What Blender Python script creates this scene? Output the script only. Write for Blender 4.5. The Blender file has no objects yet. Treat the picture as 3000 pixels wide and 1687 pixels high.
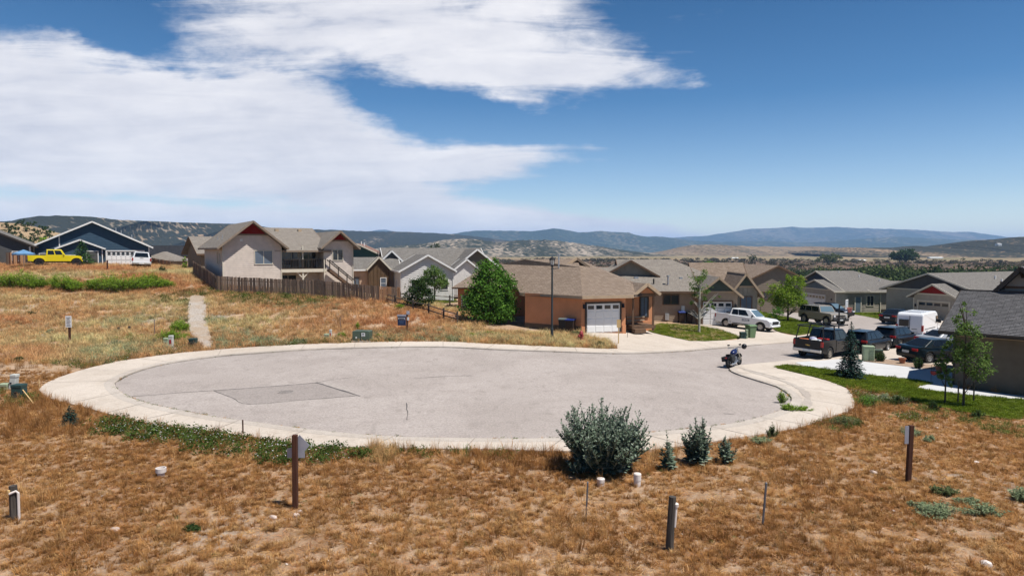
import bpy, bmesh, math, random
import numpy as np
from mathutils import Vector, Matrix
from mathutils.geometry import delaunay_2d_cdt

# ------------------------------------------------------------------ camera, sky, sun, exposure
SC = bpy.context.scene
COL = SC.collection
R = math.radians
CAM_Z = 6.2
HORIZON = 735.0                       # horizon row of the 3000 x 1687 photograph
PITCH = math.atan((843.5 - HORIZON) / 2000.0)
cam_data = bpy.data.cameras.new('camera')
cam_data.sensor_width = 36.0
cam_data.lens = 24.0
cam_data.clip_start = 0.1
cam_data.clip_end = 60000.0
cam = bpy.data.objects.new('camera', cam_data)
cam.location = (0, 0, CAM_Z)
cam.rotation_euler = (math.pi / 2 - PITCH, 0, 0)
COL.objects.link(cam)
SC.camera = cam

SUN = Vector((0.43, -0.24, 1.0)).normalized()      # direction towards the sun
SUN_EL = math.asin(SUN.z)
sun_data = bpy.data.lights.new('sun', 'SUN')
sun_data.energy = 5.0
sun_data.angle = R(0.53)
sun_data.color = (1.0, 0.955, 0.89)
sun = bpy.data.objects.new('sun', sun_data)
sun.rotation_euler = (-SUN).to_track_quat('-Z', 'Y').to_euler()
sun.location = (30, -12, 90)
COL.objects.link(sun)

SC.view_settings.view_transform = 'Standard'
SC.view_settings.look = 'None'
SC.view_settings.exposure = 0.42
SC.view_settings.gamma = 1.0
SC.view_settings.use_curve_mapping = False
SC.render.engine = 'CYCLES'
SC.cycles.use_denoising = True
SC.cycles.max_bounces = 6
SC.cycles.diffuse_bounces = 3
SC.cycles.glossy_bounces = 3
SC.cycles.transmission_bounces = 4
SC.cycles.transparent_max_bounces = 6
SC.cycles.volume_bounces = 1

CP, SP = math.cos(PITCH), math.sin(PITCH)
def ray(px, py):
    dx, dy = (px - 1500.0) / 2000.0, (843.5 - py) / 2000.0
    return Vector((dx, CP + dy * SP, -SP + dy * CP))
def P(px, py, D):
    """World point seen at a photograph pixel, D metres in front of the camera."""
    d = ray(px, py)
    return Vector((0, 0, CAM_Z)) + d * (D / d.y)

def rgba(c): return (c[0], c[1], c[2], 1.0)
def new_world():
    w = bpy.data.worlds.new('World'); SC.world = w; w.use_nodes = True
    nt = w.node_tree; N = nt.nodes; L = nt.links
    N.clear()
    out = N.new('ShaderNodeOutputWorld'); bg = N.new('ShaderNodeBackground')
    sky = N.new('ShaderNodeTexSky'); sky.sky_type = 'NISHITA'; sky.sun_disc = False
    sky.sun_elevation = SUN_EL
    sky.sun_rotation = math.atan2(SUN.x, SUN.y)
    sky.altitude = 1800; sky.air_density = 1.15; sky.dust_density = 0.35; sky.ozone_density = 2.2
    bg.inputs['Strength'].default_value = 0.074
    L.new(bg.outputs[0], out.inputs[0])
    def M(op, a, b=None, c=None, clamp=False):
        n = N.new('ShaderNodeMath'); n.operation = op; n.use_clamp = clamp
        for i, v in enumerate((a, b, c)):
            if v is None: continue
            if isinstance(v, (int, float)): n.inputs[i].default_value = v
            else: L.new(v, n.inputs[i])
        return n.outputs[0]
    tc = N.new('ShaderNodeTexCoord'); sep = N.new('ShaderNodeSeparateXYZ')
    L.new(tc.outputs['Generated'], sep.inputs[0])
    X, Y, Z = sep.outputs
    Yc = M('MAXIMUM', Y, 0.22)
    U = M('DIVIDE', X, Yc); V = M('DIVIDE', Z, Yc)
    comb = N.new('ShaderNodeCombineXYZ'); L.new(U, comb.inputs[0]); L.new(V, comb.inputs[1])
    L.new(M('MULTIPLY', Z, 0.6), comb.inputs[2])
    # stretched domain: cloud streaks lie flat and drift down to the right
    def noise(scale, detail, rough, sx, sy, off, dist=0.0, rot=0.0):
        mp = N.new('ShaderNodeMapping'); L.new(comb.outputs[0], mp.inputs[0])
        mp.inputs['Scale'].default_value = (sx, sy, 1); mp.inputs['Location'].default_value = off
        mp.inputs['Rotation'].default_value = (0, 0, rot)
        t = N.new('ShaderNodeTexNoise'); L.new(mp.outputs[0], t.inputs['Vector'])
        t.inputs['Scale'].default_value = scale; t.inputs['Detail'].default_value = detail
        t.inputs['Roughness'].default_value = rough; t.inputs['Distortion'].default_value = dist
        return t.outputs[0]
    warp1 = M('SUBTRACT', noise(3.2, 6, 0.62, 1.0, 1.6, (3.1, 1.2, 0)), 0.5)
    warp2 = M('SUBTRACT', noise(3.2, 6, 0.62, 1.0, 1.6, (9.4, 5.2, 2)), 0.5)
    Uw = M('MULTIPLY_ADD', warp1, 0.26, U); Vw = M('MULTIPLY_ADD', warp2, M('MULTIPLY', M('MULTIPLY', V, 3.4, clamp=True), 0.13), V)
    def blob(px, py, rx, ry, rot=0.0):
        d = ray(px, py); u0, v0 = d.x / d.y, d.z / d.y
        c, s = math.cos(R(rot)), math.sin(R(rot))
        du = M('SUBTRACT', Uw, u0); dv = M('SUBTRACT', Vw, v0)
        a = M('MULTIPLY_ADD', du, c * 2000 / rx, M('MULTIPLY', dv, -s * 2000 / rx))
        b = M('MULTIPLY_ADD', du, s * 2000 / ry, M('MULTIPLY', dv, c * 2000 / ry))
        r2 = M('ADD', M('MULTIPLY', a, a), M('MULTIPLY', b, b))
        return M('POWER', 2.7182818, M('MULTIPLY', r2, -0.9))
    # rot > 0 turns clockwise in the picture (falls to the right)
    pos = [(-150, 330, 620, 170, 6, 1.3), (420, 390, 620, 170, 8, 1.4), (620, 300, 420, 120, 5, .8), (820, 110, 420, 150, 4, 1.1),
           (1180, 70, 420, 150, 0, 1.3), (1520, 40, 170, 130, 0, .8), (1480, 215, 320, 95, 2, 1.25), (1830, 212, 250, 46, 3, 1.1),
           (1540, 300, 60, 60, 0, .6), (1000, 430, 330, 100, 20, 1.2), (1280, 490, 260, 52, 0, 1.1), (1500, 455, 130, 36, -10, .9),
           (400, 500, 900, 62, 3, 1.0), (1120, 560, 330, 70, 14, 1.0), (1330, 630, 460, 50, 9, 1.5), (1700, 668, 480, 30, 4, 1.5),
           (850, 655, 720, 34, 2, 1.5), (150, 615, 600, 46, 0, .8), (-700, 600, 700, 90, 0, .9), (140, 150, 120, 26, 14, .45), (-800, 200, 600, 200, 0, 1.0),
           (500, -420, 1000, 200, 0, .5), (-1500, 480, 700, 150, 0, .8), (2080, 240, 40, 22, 0, .45), (1690, 440, 60, 18, 0, .35)]
    neg = [(700, 185, 240, 15, 14, .42), (930, 245, 170, 13, 16, .3), (540, 262, 170, 13, 14, .35), (1180, 150, 90, 20, 40, .4), (300, 330, 330, 12, 8, .4), (760, 450, 260, 12, 10, .35), (2750, 200, 650, 330, 0, .55), (2300, 420, 420, 140, 0, .4), (1260, 300, 190, 62, 10, 1.5), (1440, 385, 220, 45, 4, 1.0), (1400, 330, 180, 50, 0, .7), (220, 60, 230, 70, 12, 1.3), (520, 190, 200, 34, 14, 1.0),
           (860, 195, 160, 26, 12, .5), (620, 592, 620, 20, 3, .55), (1400, 560, 240, 30, 0, .6), (1060, 190, 120, 30, 30, .35)]
    acc = 0.0
    for b in pos: acc = M('MULTIPLY_ADD', blob(*b[:5]), b[5], acc)
    for b in neg: acc = M('MULTIPLY_ADD', blob(*b[:5]), -b[5], acc)
    # thin general cloud cover for every other part of the sky
    away = M('MULTIPLY', M('SUBTRACT', noise(1.1, 3, 0.5, 1, 1.4, (7, 3, 0)), 0.60, clamp=True), 2.2)
    n1 = M('SUBTRACT', noise(5.0, 9, 0.60, 1.0, 2.6, (0.3, 1.7, 0), 0.4, R(-8)), 0.5)
    n2 = M('SUBTRACT', noise(16.0, 8, 0.68, 1.0, 2.0, (4.3, 2.7, 0), 0.3, R(-12)), 0.5)
    n3 = M('SUBTRACT', noise(7.0, 7, 0.62, 0.55, 4.2, (1.3, 6.7, 0), 0.9, R(-10)), 0.5)
    behind = M('SUBTRACT', 1.0, M('MULTIPLY', Y, 4.0, clamp=True), clamp=True)
    acc = M('ADD', acc, M('MULTIPLY', away, behind))
    dens = M('ADD', M('MULTIPLY', acc, 0.80), M('ADD', M('MULTIPLY_ADD', n3, 1.7, M('MULTIPLY', n1, 1.9)), M('MULTIPLY', n2, 0.9)))
    cover = N.new('ShaderNodeMapRange'); cover.interpolation_type = 'SMOOTHSTEP'
    L.new(dens, cover.inputs[0]); cover.inputs[1].default_value = 0.22; cover.inputs[2].default_value = 1.45
    cover.inputs[3].default_value = 0; cover.inputs[4].default_value = 0.95
    shade = M('ADD', 0.45, M('ADD', M('MULTIPLY_ADD', n3, 1.1, M('MULTIPLY', n1, 1.2)), M('MULTIPLY', warp1, 1.2)), clamp=True)
    ccol = N.new('ShaderNodeMix'); ccol.data_type = 'RGBA'; L.new(shade, ccol.inputs[0])
    ccol.inputs[6].default_value = CLOUD_A; ccol.inputs[7].default_value = CLOUD_B
    mix = N.new('ShaderNodeMix'); mix.data_type = 'RGBA'
    L.new(cover.outputs[0], mix.inputs[0])
    tint = N.new('ShaderNodeMix'); tint.data_type = 'RGBA'; tint.blend_type = 'MULTIPLY'; tint.inputs[0].default_value = 1.0
    L.new(sky.outputs[0], tint.inputs[6])
    cr = N.new('ShaderNodeValToRGB'); L.new(Z, cr.inputs[0]); el = cr.color_ramp.elements     # clear dry air: pale at the horizon, deep blue above
    el[0].position = 0.0; el[1].position = 1.0; el[1].color = rgba([v / 4 for v in (.13, .36, .56)])
    for pos_, c in ((.08, (1.10, 1.17, 1.25)), (.21, (.41, .735, .97)), (.39, (.20, .525, .75))): e = el.new(pos_); e.color = rgba([v / 4 for v in c])
    el[0].color = rgba([v / 4 for v in (1.75, 1.58, 1.46)])
    sc4 = N.new('ShaderNodeVectorMath'); sc4.operation = 'SCALE'; sc4.inputs['Scale'].default_value = 4.0; L.new(cr.outputs[0], sc4.inputs[0]); L.new(sc4.outputs[0], tint.inputs[7])
    L.new(tint.outputs[2], mix.inputs[6]); L.new(ccol.outputs[2], mix.inputs[7])
    L.new(mix.outputs[2], bg.inputs[0])
CLOUD_A = (6.5, 6.7, 7.6, 1)
CLOUD_B = (10.6, 10.4, 10.5, 1)
new_world()
SC.world.cycles.sampling_method = "MANUAL"; SC.world.cycles.sample_map_resolution = 512

# ------------------------------------------------------------------ materials
MATS = {}
def mat(name, c1, c2=None, scale=6.0, rough=0.8, bump=0.0, bscale=None, metal=0.0, spec=0.3, lo=0.35, hi=0.65, detail=6, coord='Object',
        stretch=None, coat=0.0, trans=0.0, c3=None, scale3=0.7, amt3=0.5):
    if name in MATS: return MATS[name]
    m = bpy.data.materials.new(name); m.use_nodes = True
    nt = m.node_tree; N = nt.nodes; L = nt.links
    b = N['Principled BSDF']
    b.inputs['Roughness'].default_value = rough; b.inputs['Metallic'].default_value = metal
    b.inputs['Specular IOR Level'].default_value = spec
    if coat: b.inputs['Coat Weight'].default_value = coat; b.inputs['Coat Roughness'].default_value = 0.06
    if trans: b.inputs['Transmission Weight'].default_value = trans
    b.inputs['Base Color'].default_value = rgba(c1)
    MATS[name] = m
    if c2 is None and not bump: return m
    tc = N.new('ShaderNodeTexCoord'); mp = N.new('ShaderNodeMapping')
    L.new(tc.outputs[coord], mp.inputs[0])
    if stretch: mp.inputs['Scale'].default_value = stretch
    def noise(s, d=detail):
        t = N.new('ShaderNodeTexNoise'); L.new(mp.outputs[0], t.inputs['Vector'])
        t.inputs['Scale'].default_value = s; t.inputs['Detail'].default_value = d; t.inputs['Roughness'].default_value = 0.6
        return t.outputs[0]
    def ramp(x, a, bb):
        r = N.new('ShaderNodeMapRange'); L.new(x, r.inputs[0]); r.inputs[1].default_value = a; r.inputs[2].default_value = bb
        return r.outputs[0]
    if c2 is not None:
        mx = N.new('ShaderNodeMix'); mx.data_type = 'RGBA'
        L.new(ramp(noise(scale), lo, hi), mx.inputs[0]); mx.inputs[6].default_value = rgba(c1); mx.inputs[7].default_value = rgba(c2)
        o = mx.outputs[2]
        if c3 is not None:
            m3 = N.new('ShaderNodeMix'); m3.data_type = 'RGBA'
            f = N.new('ShaderNodeMath'); f.operation = 'MULTIPLY'; L.new(ramp(noise(scale3), 0.45, 0.62), f.inputs[0]); f.inputs[1].default_value = amt3
            L.new(f.outputs[0], m3.inputs[0]); L.new(o, m3.inputs[6]); m3.inputs[7].default_value = rgba(c3); o = m3.outputs[2]
        L.new(o, b.inputs['Base Color'])
    if bump:
        bp = N.new('ShaderNodeBump'); bp.inputs['Strength'].default_value = bump; bp.inputs['Distance'].default_value = 0.02
        L.new(noise(bscale or scale * 4), bp.inputs['Height']); L.new(bp.outputs[0], b.inputs['Normal'])
    return m

def mat_shingle(name, c1, c2, c3, w=0.32, h=0.14):
    """Asphalt shingles on the roof's own metre UVs: tab colours, course lines, weathering."""
    if name in MATS: return MATS[name]
    m = bpy.data.materials.new(name); m.use_nodes = True; MATS[name] = m
    nt = m.node_tree; N = nt.nodes; L = nt.links; b = N['Principled BSDF']
    b.inputs['Roughness'].default_value = 0.93; b.inputs['Specular IOR Level'].default_value = 0.15
    tc = N.new('ShaderNodeTexCoord')
    br = N.new('ShaderNodeTexBrick'); L.new(tc.outputs['UV'], br.inputs['Vector'])
    br.inputs['Color1'].default_value = rgba(c1); br.inputs['Color2'].default_value = rgba(c2)
    br.inputs['Mortar'].default_value = rgba([x * 0.45 for x in c1]); br.inputs['Scale'].default_value = 1.0
    br.inputs['Mortar Size'].default_value = 0.012; br.inputs['Brick Width'].default_value = w; br.inputs['Row Height'].default_value = h
    br.inputs['Bias'].default_value = 0.0; br.offset = 0.37; br.squash = 1.0
    n = N.new('ShaderNodeTexNoise'); L.new(tc.outputs['UV'], n.inputs['Vector']); n.inputs['Scale'].default_value = 2.6; n.inputs['Detail'].default_value = 8
    n.inputs['Roughness'].default_value = 0.75
    r = N.new('ShaderNodeMapRange'); L.new(n.outputs[0], r.inputs[0]); r.inputs[1].default_value = 0.42; r.inputs[2].default_value = 0.66; r.inputs[4].default_value = 0.7
    mx = N.new('ShaderNodeMix'); mx.data_type = 'RGBA'; L.new(r.outputs[0], mx.inputs[0]); L.new(br.outputs[0], mx.inputs[6]); mx.inputs[7].default_value = rgba(c3)
    L.new(mx.outputs[2], b.inputs['Base Color'])
    bp = N.new('ShaderNodeBump'); bp.inputs['Strength'].default_value = 0.7; bp.inputs['Distance'].default_value = 0.012; bp.invert = True
    L.new(br.outputs['Fac'], bp.inputs['Height']); L.new(bp.outputs[0], b.inputs['Normal'])
    return m

def mat_glass(name='window_glass', c=(0.02, 0.028, 0.035), rough=0.06):
    if name in MATS: return MATS[name]
    m = mat(name, c, rough=rough, spec=0.8)
    return m

# ------------------------------------------------------------------ mesh helpers
def tag(o, label=None, cat=None, group=None, kind=None):
    if label: o['label'] = label
    if cat: o['category'] = cat
    if group: o['group'] = group
    if kind: o['kind'] = kind
    return o
def empty(name, loc, rz=0.0, label=None, cat=None, group=None):
    o = bpy.data.objects.new(name, None); COL.objects.link(o)
    o.location = loc; o.rotation_euler = (0, 0, rz); o.empty_display_size = 0.3
    return tag(o, label, cat, group)
def link(name, me, parent=None, m=None):
    if m is not None and not me.materials: me.materials.append(m)
    o = bpy.data.objects.new(name, me); COL.objects.link(o)
    if parent is not None: o.parent = parent
    return o

class MB:
    """Collects polygons (any n-gon) and links them as ONE mesh with metre UVs."""
    def __init__(s): s.v = []; s.f = []
    def poly(s, pts):
        i = len(s.v); s.v += [tuple(p) for p in pts]; s.f.append(tuple(range(i, i + len(pts)))); return s
    def box(s, x0, x1, y0, y1, z0, z1):
        i = len(s.v)
        s.v += [(x0, y0, z0), (x1, y0, z0), (x1, y1, z0), (x0, y1, z0), (x0, y0, z1), (x1, y0, z1), (x1, y1, z1), (x0, y1, z1)]
        s.f += [tuple(i + k for k in q) for q in ((0, 3, 2, 1), (4, 5, 6, 7), (0, 1, 5, 4), (1, 2, 6, 5), (2, 3, 7, 6), (3, 0, 4, 7))]
        return s
    def slab(s, pts, t):
        """Planar polygon (counter-clockwise seen from its outer side) thickened inwards by t."""
        pts = [Vector(p) for p in pts]; n = Vector((0, 0, 0))
        for a, b in zip(pts, pts[1:] + pts[:1]): n += a.cross(b)
        n.normalize(); k = len(pts); i = len(s.v)
        s.v += [tuple(p) for p in pts] + [tuple(p - n * t) for p in pts]
        s.f.append(tuple(range(i, i + k))); s.f.append(tuple(range(i + 2 * k - 1, i + k - 1, -1)))
        for a in range(k):
            b = (a + 1) % k; s.f.append((i + a, i + k + a, i + k + b, i + b))
        return s
    def beam(s, p0, p1, w, h, up=(0, 0, 1)):
        """Box from p0 to p1, w wide sideways, h along up."""
        p0, p1 = Vector(p0), Vector(p1); d = (p1 - p0).normalized(); u = Vector(up)
        side = d.cross(u)
        if side.length < 1e-4: side = d.cross(Vector((1, 0, 0)))
        side.normalize(); u = side.cross(d).normalized()
        a, b = side * (w / 2), u * (h / 2); i = len(s.v)
        for p in (p0, p1):
            for q in (-a - b, a - b, a + b, -a + b): s.v.append(tuple(p + q))
        s.f += [tuple(i + k for k in q) for q in ((0, 3, 2, 1), (4, 5, 6, 7), (0, 1, 5, 4), (1, 2, 6, 5), (2, 3, 7, 6), (3, 0, 4, 7))]
        return s
    def tube(s, path, radii, n=8, cap=True):
        path = [Vector(p) for p in path]
        if isinstance(radii, (int, float)): radii = [radii] * len(path)
        rings = []
        for k, p in enumerate(path):
            d = (path[min(k + 1, len(path) - 1)] - path[max(k - 1, 0)]).normalized()
            a = d.cross(Vector((0, 0, 1)) if abs(d.z) < 0.9 else Vector((1, 0, 0))).normalized(); b = d.cross(a)
            i = len(s.v); rings.append(i)
            for j in range(n):
                t = 2 * math.pi * j / n; s.v.append(tuple(p + (a * math.cos(t) + b * math.sin(t)) * radii[k]))
        for i0, i1 in zip(rings, rings[1:]):
            for j in range(n):
                k = (j + 1) % n; s.f.append((i0 + j, i0 + k, i1 + k, i1 + j))
        if cap:
            s.f.append(tuple(rings[0] + j for j in range(n - 1, -1, -1))); s.f.append(tuple(rings[-1] + j for j in range(n)))
        return s
    def lathe(s, prof, n=12, c=(0, 0, 0), cap=True):
        rings = []
        for r, z in prof:
            i = len(s.v); rings.append(i)
            for j in range(n):
                t = 2 * math.pi * j / n; s.v.append((c[0] + r * math.cos(t), c[1] + r * math.sin(t), c[2] + z))
        for i0, i1 in zip(rings, rings[1:]):
            for j in range(n):
                k = (j + 1) % n; s.f.append((i0 + j, i0 + k, i1 + k, i1 + j))
        if cap: s.f.append(tuple(rings[0] + j for j in range(n - 1, -1, -1))); s.f.append(tuple(rings[-1] + j for j in range(n)))
        return s
    def prism(s, prof, y0, y1):
        """Side profile of (x, z) points extruded from y0 to y1."""
        k = len(prof); i = len(s.v)
        s.v += [(x, y0, z) for x, z in prof] + [(x, y1, z) for x, z in prof]
        s.f.append(tuple(range(i, i + k))); s.f.append(tuple(range(i + 2 * k - 1, i + k - 1, -1)))
        for a in range(k):
            b = (a + 1) % k; s.f.append((i + a, i + k + a, i + k + b, i + b))
        return s
    def build(s, name, m, parent=None, bevel=0.0, seg=1, smooth=False, uv=True, weld=False):
        me = bpy.data.meshes.new(name); me.from_pydata(s.v, [], s.f); me.update()
        if m is not None: me.materials.append(m)
        bm = bmesh.new(); bm.from_mesh(me)
        if weld: bmesh.ops.remove_doubles(bm, verts=bm.verts, dist=1e-4)
        bmesh.ops.recalc_face_normals(bm, faces=bm.faces)
        if bevel > 0:
            ed = [e for e in bm.edges if len(e.link_faces) == 2 and e.calc_face_angle(0) > 0.5]
            bmesh.ops.bevel(bm, geom=ed, offset=bevel, segments=seg, affect='EDGES', profile=0.5, clamp_overlap=True)
        if uv:
            ul = bm.loops.layers.uv.new('UVMap')
            for f in bm.faces:
                n = f.normal
                u = Vector((-n.y, n.x, 0))
                u = u.normalized() if u.length > 1e-3 else Vector((1, 0, 0))
                w = n.cross(u)
                for l in f.loops: l[ul].uv = (l.vert.co.dot(u), l.vert.co.dot(w))
        if smooth:
            for f in bm.faces: f.smooth = True
        bm.to_mesh(me); bm.free()
        return link(name, me, parent)

def np_mesh(name, verts, faces, m, smooth=False, col=None):
    """Fast mesh from arrays: faces (n, 3) or (n, 4); optional per-vertex colour 'tint' float."""
    me = bpy.data.meshes.new(name); k = faces.shape[1]
    me.vertices.add(len(verts)); me.vertices.foreach_set('co', np.asarray(verts, dtype=np.float32).ravel())
    me.loops.add(faces.size); me.loops.foreach_set('vertex_index', np.asarray(faces, dtype=np.int32).ravel())
    me.polygons.add(len(faces)); me.polygons.foreach_set('loop_start', np.arange(0, faces.size, k, dtype=np.int32))
    me.polygons.foreach_set('loop_total', np.full(len(faces), k, dtype=np.int32))
    if smooth: me.polygons.foreach_set('use_smooth', np.ones(len(faces), dtype=bool))
    me.update(calc_edges=True)
    if col is not None:
        a = me.attributes.new('tint', 'FLOAT', 'POINT'); a.data.foreach_set('value', np.asarray(col, dtype=np.float32))
    if m is not None: me.materials.append(m)
    return me

# value noise for layout
_rng = np.random.RandomState(7)
_TAB = _rng.rand(256, 256)
def vnoise(x, y):
    x = np.asarray(x, dtype=float); y = np.asarray(y, dtype=float)
    xi, yi = np.floor(x).astype(int), np.floor(y).astype(int); fx, fy = x - xi, y - yi
    fx, fy = fx * fx * (3 - 2 * fx), fy * fy * (3 - 2 * fy)
    g = lambda a, b: _TAB[a & 255, b & 255]
    return (g(xi, yi) * (1 - fx) + g(xi + 1, yi) * fx) * (1 - fy) + (g(xi, yi + 1) * (1 - fx) + g(xi + 1, yi + 1) * fx) * fy
def fbm(x, y, o=4):
    s, a, t = 0, 1.0, 0
    for i in range(o): s = s + a * vnoise(x * 2 ** i + 17.3 * i, y * 2 ** i + 5.1 * i); t += a; a *= 0.5
    return s / t
def sstep(a, b, x):
    t = np.clip((np.asarray(x, dtype=float) - a) / (b - a), 0, 1); return t * t * (3 - 2 * t)
# ------------------------------------------------------------------ terrain: heights known at places of the photograph, joined by a thin-plate surface
CTRL = [(0, 4, 0), (-14, 8, .1), (14, 8, 0), (-22, 20, .05), (-10, 15, .1), (0, 20, 0), (9, 20, -.1), (20, 18, -.35), (20, 28, -.85), (32, 28, -1.1),
        (12.7, 31, -.4), (3, 31, -.05), (-8, 31, .05), (-18.5, 32, .05), (-28, 31, .3), (0, 43.6, .1), (-14, 42, .1), (-28, 43, .45), (-20, 43.5, .1),
        (-24, 51, 1.1), (-27.3, 59, 2.2), (-26.7, 61, 2.6), (-18, 60, 2.2), (-9.9, 59, 1.75), (-34, 72, 3.6), (-57, 80, 4.6), (-44.5, 84, 4.1), (-48, 72, 4.15),
        (-46.5, 62, 2.7), (-41, 55, 1.7), (-34, 45, .45), (-45, 40, .8), (-11, 74, 1.0), (-3, 76, .7), (-20, 72, 2.0), (-6, 62, 1.0), (-2, 52, .6), (1, 54, .45),
        (5, 49, .3), (2.7, 47, .12), (-7, 50, .8), (8.2, 43.3, -.25), (12, 52, -.2), (16, 65, -.5), (21, 60, -.83), (12.9, 39.5, -.45), (20, 45, -.9), (31, 69, -1.3),
        (43.7, 92, -2.1), (49, 76, -1.5), (35, 59, -1.2), (27, 44, -1.0), (24, 36, -1.0), (35, 33, -1.2), (45, 45, -1.4), (60, 60, -2),
        (-75, 110, 5), (-25, 110, 3), (10, 105, -1.2), (45, 120, -3), (95, 90, -3.5), (70, 20, -2), (-60, 20, 1.0), (-85, 60, 4), (0, -20, 0), (-40, -20, .3), (40, -20, -.8)]
_C = np.array(CTRL, dtype=float)
def _phi(r2): return np.where(r2 > 1e-9, 0.5 * r2 * np.log(np.maximum(r2, 1e-9)), 0)
def _solve():
    n = len(_C); d2 = ((_C[:, None, :2] - _C[None, :, :2]) ** 2).sum(-1)
    A = np.zeros((n + 3, n + 3)); A[:n, :n] = _phi(d2) + np.eye(n) * 6.0
    A[:n, n] = 1; A[:n, n + 1:] = _C[:, :2]; A[n, :n] = 1; A[n + 1:, :n] = _C[:, :2].T
    b = np.zeros(n + 3); b[:n] = _C[:, 2]
    return np.linalg.solve(A, b)
_W = _solve()
RP = np.array([0, 110, 150, 210, 330, 470, 600, 760, 1100, 3000, 30000.]); RZ = np.array([-1.5, -3, -5, -9, -13.5, -13.5, -12.5, -9, -8, -8, -8.])
LP = np.array([0, 110, 250, 450, 1000, 3000, 30000.]); LZ = np.array([3.5, 5, 4, 2, -4, -8, -8.])
def H(x, y):
    x = np.asarray(x, dtype=float); y = np.asarray(y, dtype=float); sh = x.shape
    X, Y = np.atleast_1d(x).ravel(), np.atleast_1d(y).ravel()
    d2 = (X[:, None] - _C[None, :, 0]) ** 2 + (Y[:, None] - _C[None, :, 1]) ** 2
    z = _phi(d2) @ _W[:len(_C)] + _W[len(_C)] + X * _W[len(_C) + 1] + Y * _W[len(_C) + 2]
    r = np.hypot(X, Y); side = sstep(-0.75, -0.1, X / np.maximum(r, 1))
    far = np.interp(r, LP, LZ) * (1 - side) + np.interp(r, RP, RZ) * side
    w = sstep(100, 150, np.hypot(X, Y - 30))
    z = np.clip(z, -6, 8) * (1 - w) + far * w
    return z.reshape(sh) if sh else float(z[0])
def G(px, py):
    """Point of the terrain seen at a photograph pixel."""
    d = ray(px, py); lo, hi = 3.0, None; t = 6.0
    while t < 900:
        p = d * t
        if CAM_Z + p.z < H(p.x, p.y): hi = t; break
        lo = t; t *= 1.03
    if hi is None: hi = 900
    for _ in range(22):
        m = (lo + hi) / 2; p = d * m
        if CAM_Z + p.z < H(p.x, p.y): hi = m
        else: lo = m
    p = d * hi
    return Vector((p.x, p.y, H(p.x, p.y)))
def Gxy(pts): return [tuple(G(a, b)[:2]) for a, b in pts]

def smooth_loop(pts, n=1, closed=True):
    """Catmull-Rom through plan points."""
    out = []; k = len(pts)
    for i in range(k if closed else k - 1):
        p0, p1, p2, p3 = (np.array(pts[(i + j) % k] if closed else pts[min(max(i + j, 0), k - 1)]) for j in (-1, 0, 1, 2))
        L = np.linalg.norm(p2 - p1); m = max(1, int(L / n))
        for t in np.arange(m) / m:
            out.append(tuple(0.5 * (2 * p1 + (p2 - p0) * t + (2 * p0 - 5 * p1 + 4 * p2 - p3) * t * t + (3 * p1 - p0 - 3 * p2 + p3) * t ** 3)))
    if not closed: out.append(tuple(pts[-1]))
    return out
def inside(poly, x, y):
    poly = np.asarray(poly); x = np.asarray(x); y = np.asarray(y); c = np.zeros(x.shape, bool); n = len(poly); j = n - 1
    for i in range(n):
        xi, yi, xj, yj = poly[i, 0], poly[i, 1], poly[j, 0], poly[j, 1]
        c ^= ((yi > y) != (yj > y)) & (x < (xj - xi) * (y - yi) / (yj - yi + 1e-12) + xi); j = i
    return c
def edge_dist(poly, x, y):
    poly = np.asarray(poly); x = np.asarray(x, float); y = np.asarray(y, float); d = np.full(x.shape, 1e9)
    for a, b in zip(poly, np.roll(poly, -1, 0)):
        e = b - a; L = e @ e + 1e-12; t = np.clip(((x - a[0]) * e[0] + (y - a[1]) * e[1]) / L, 0, 1)
        d = np.minimum(d, np.hypot(x - a[0] - t * e[0], y - a[1] - t * e[1]))
    return d
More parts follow.
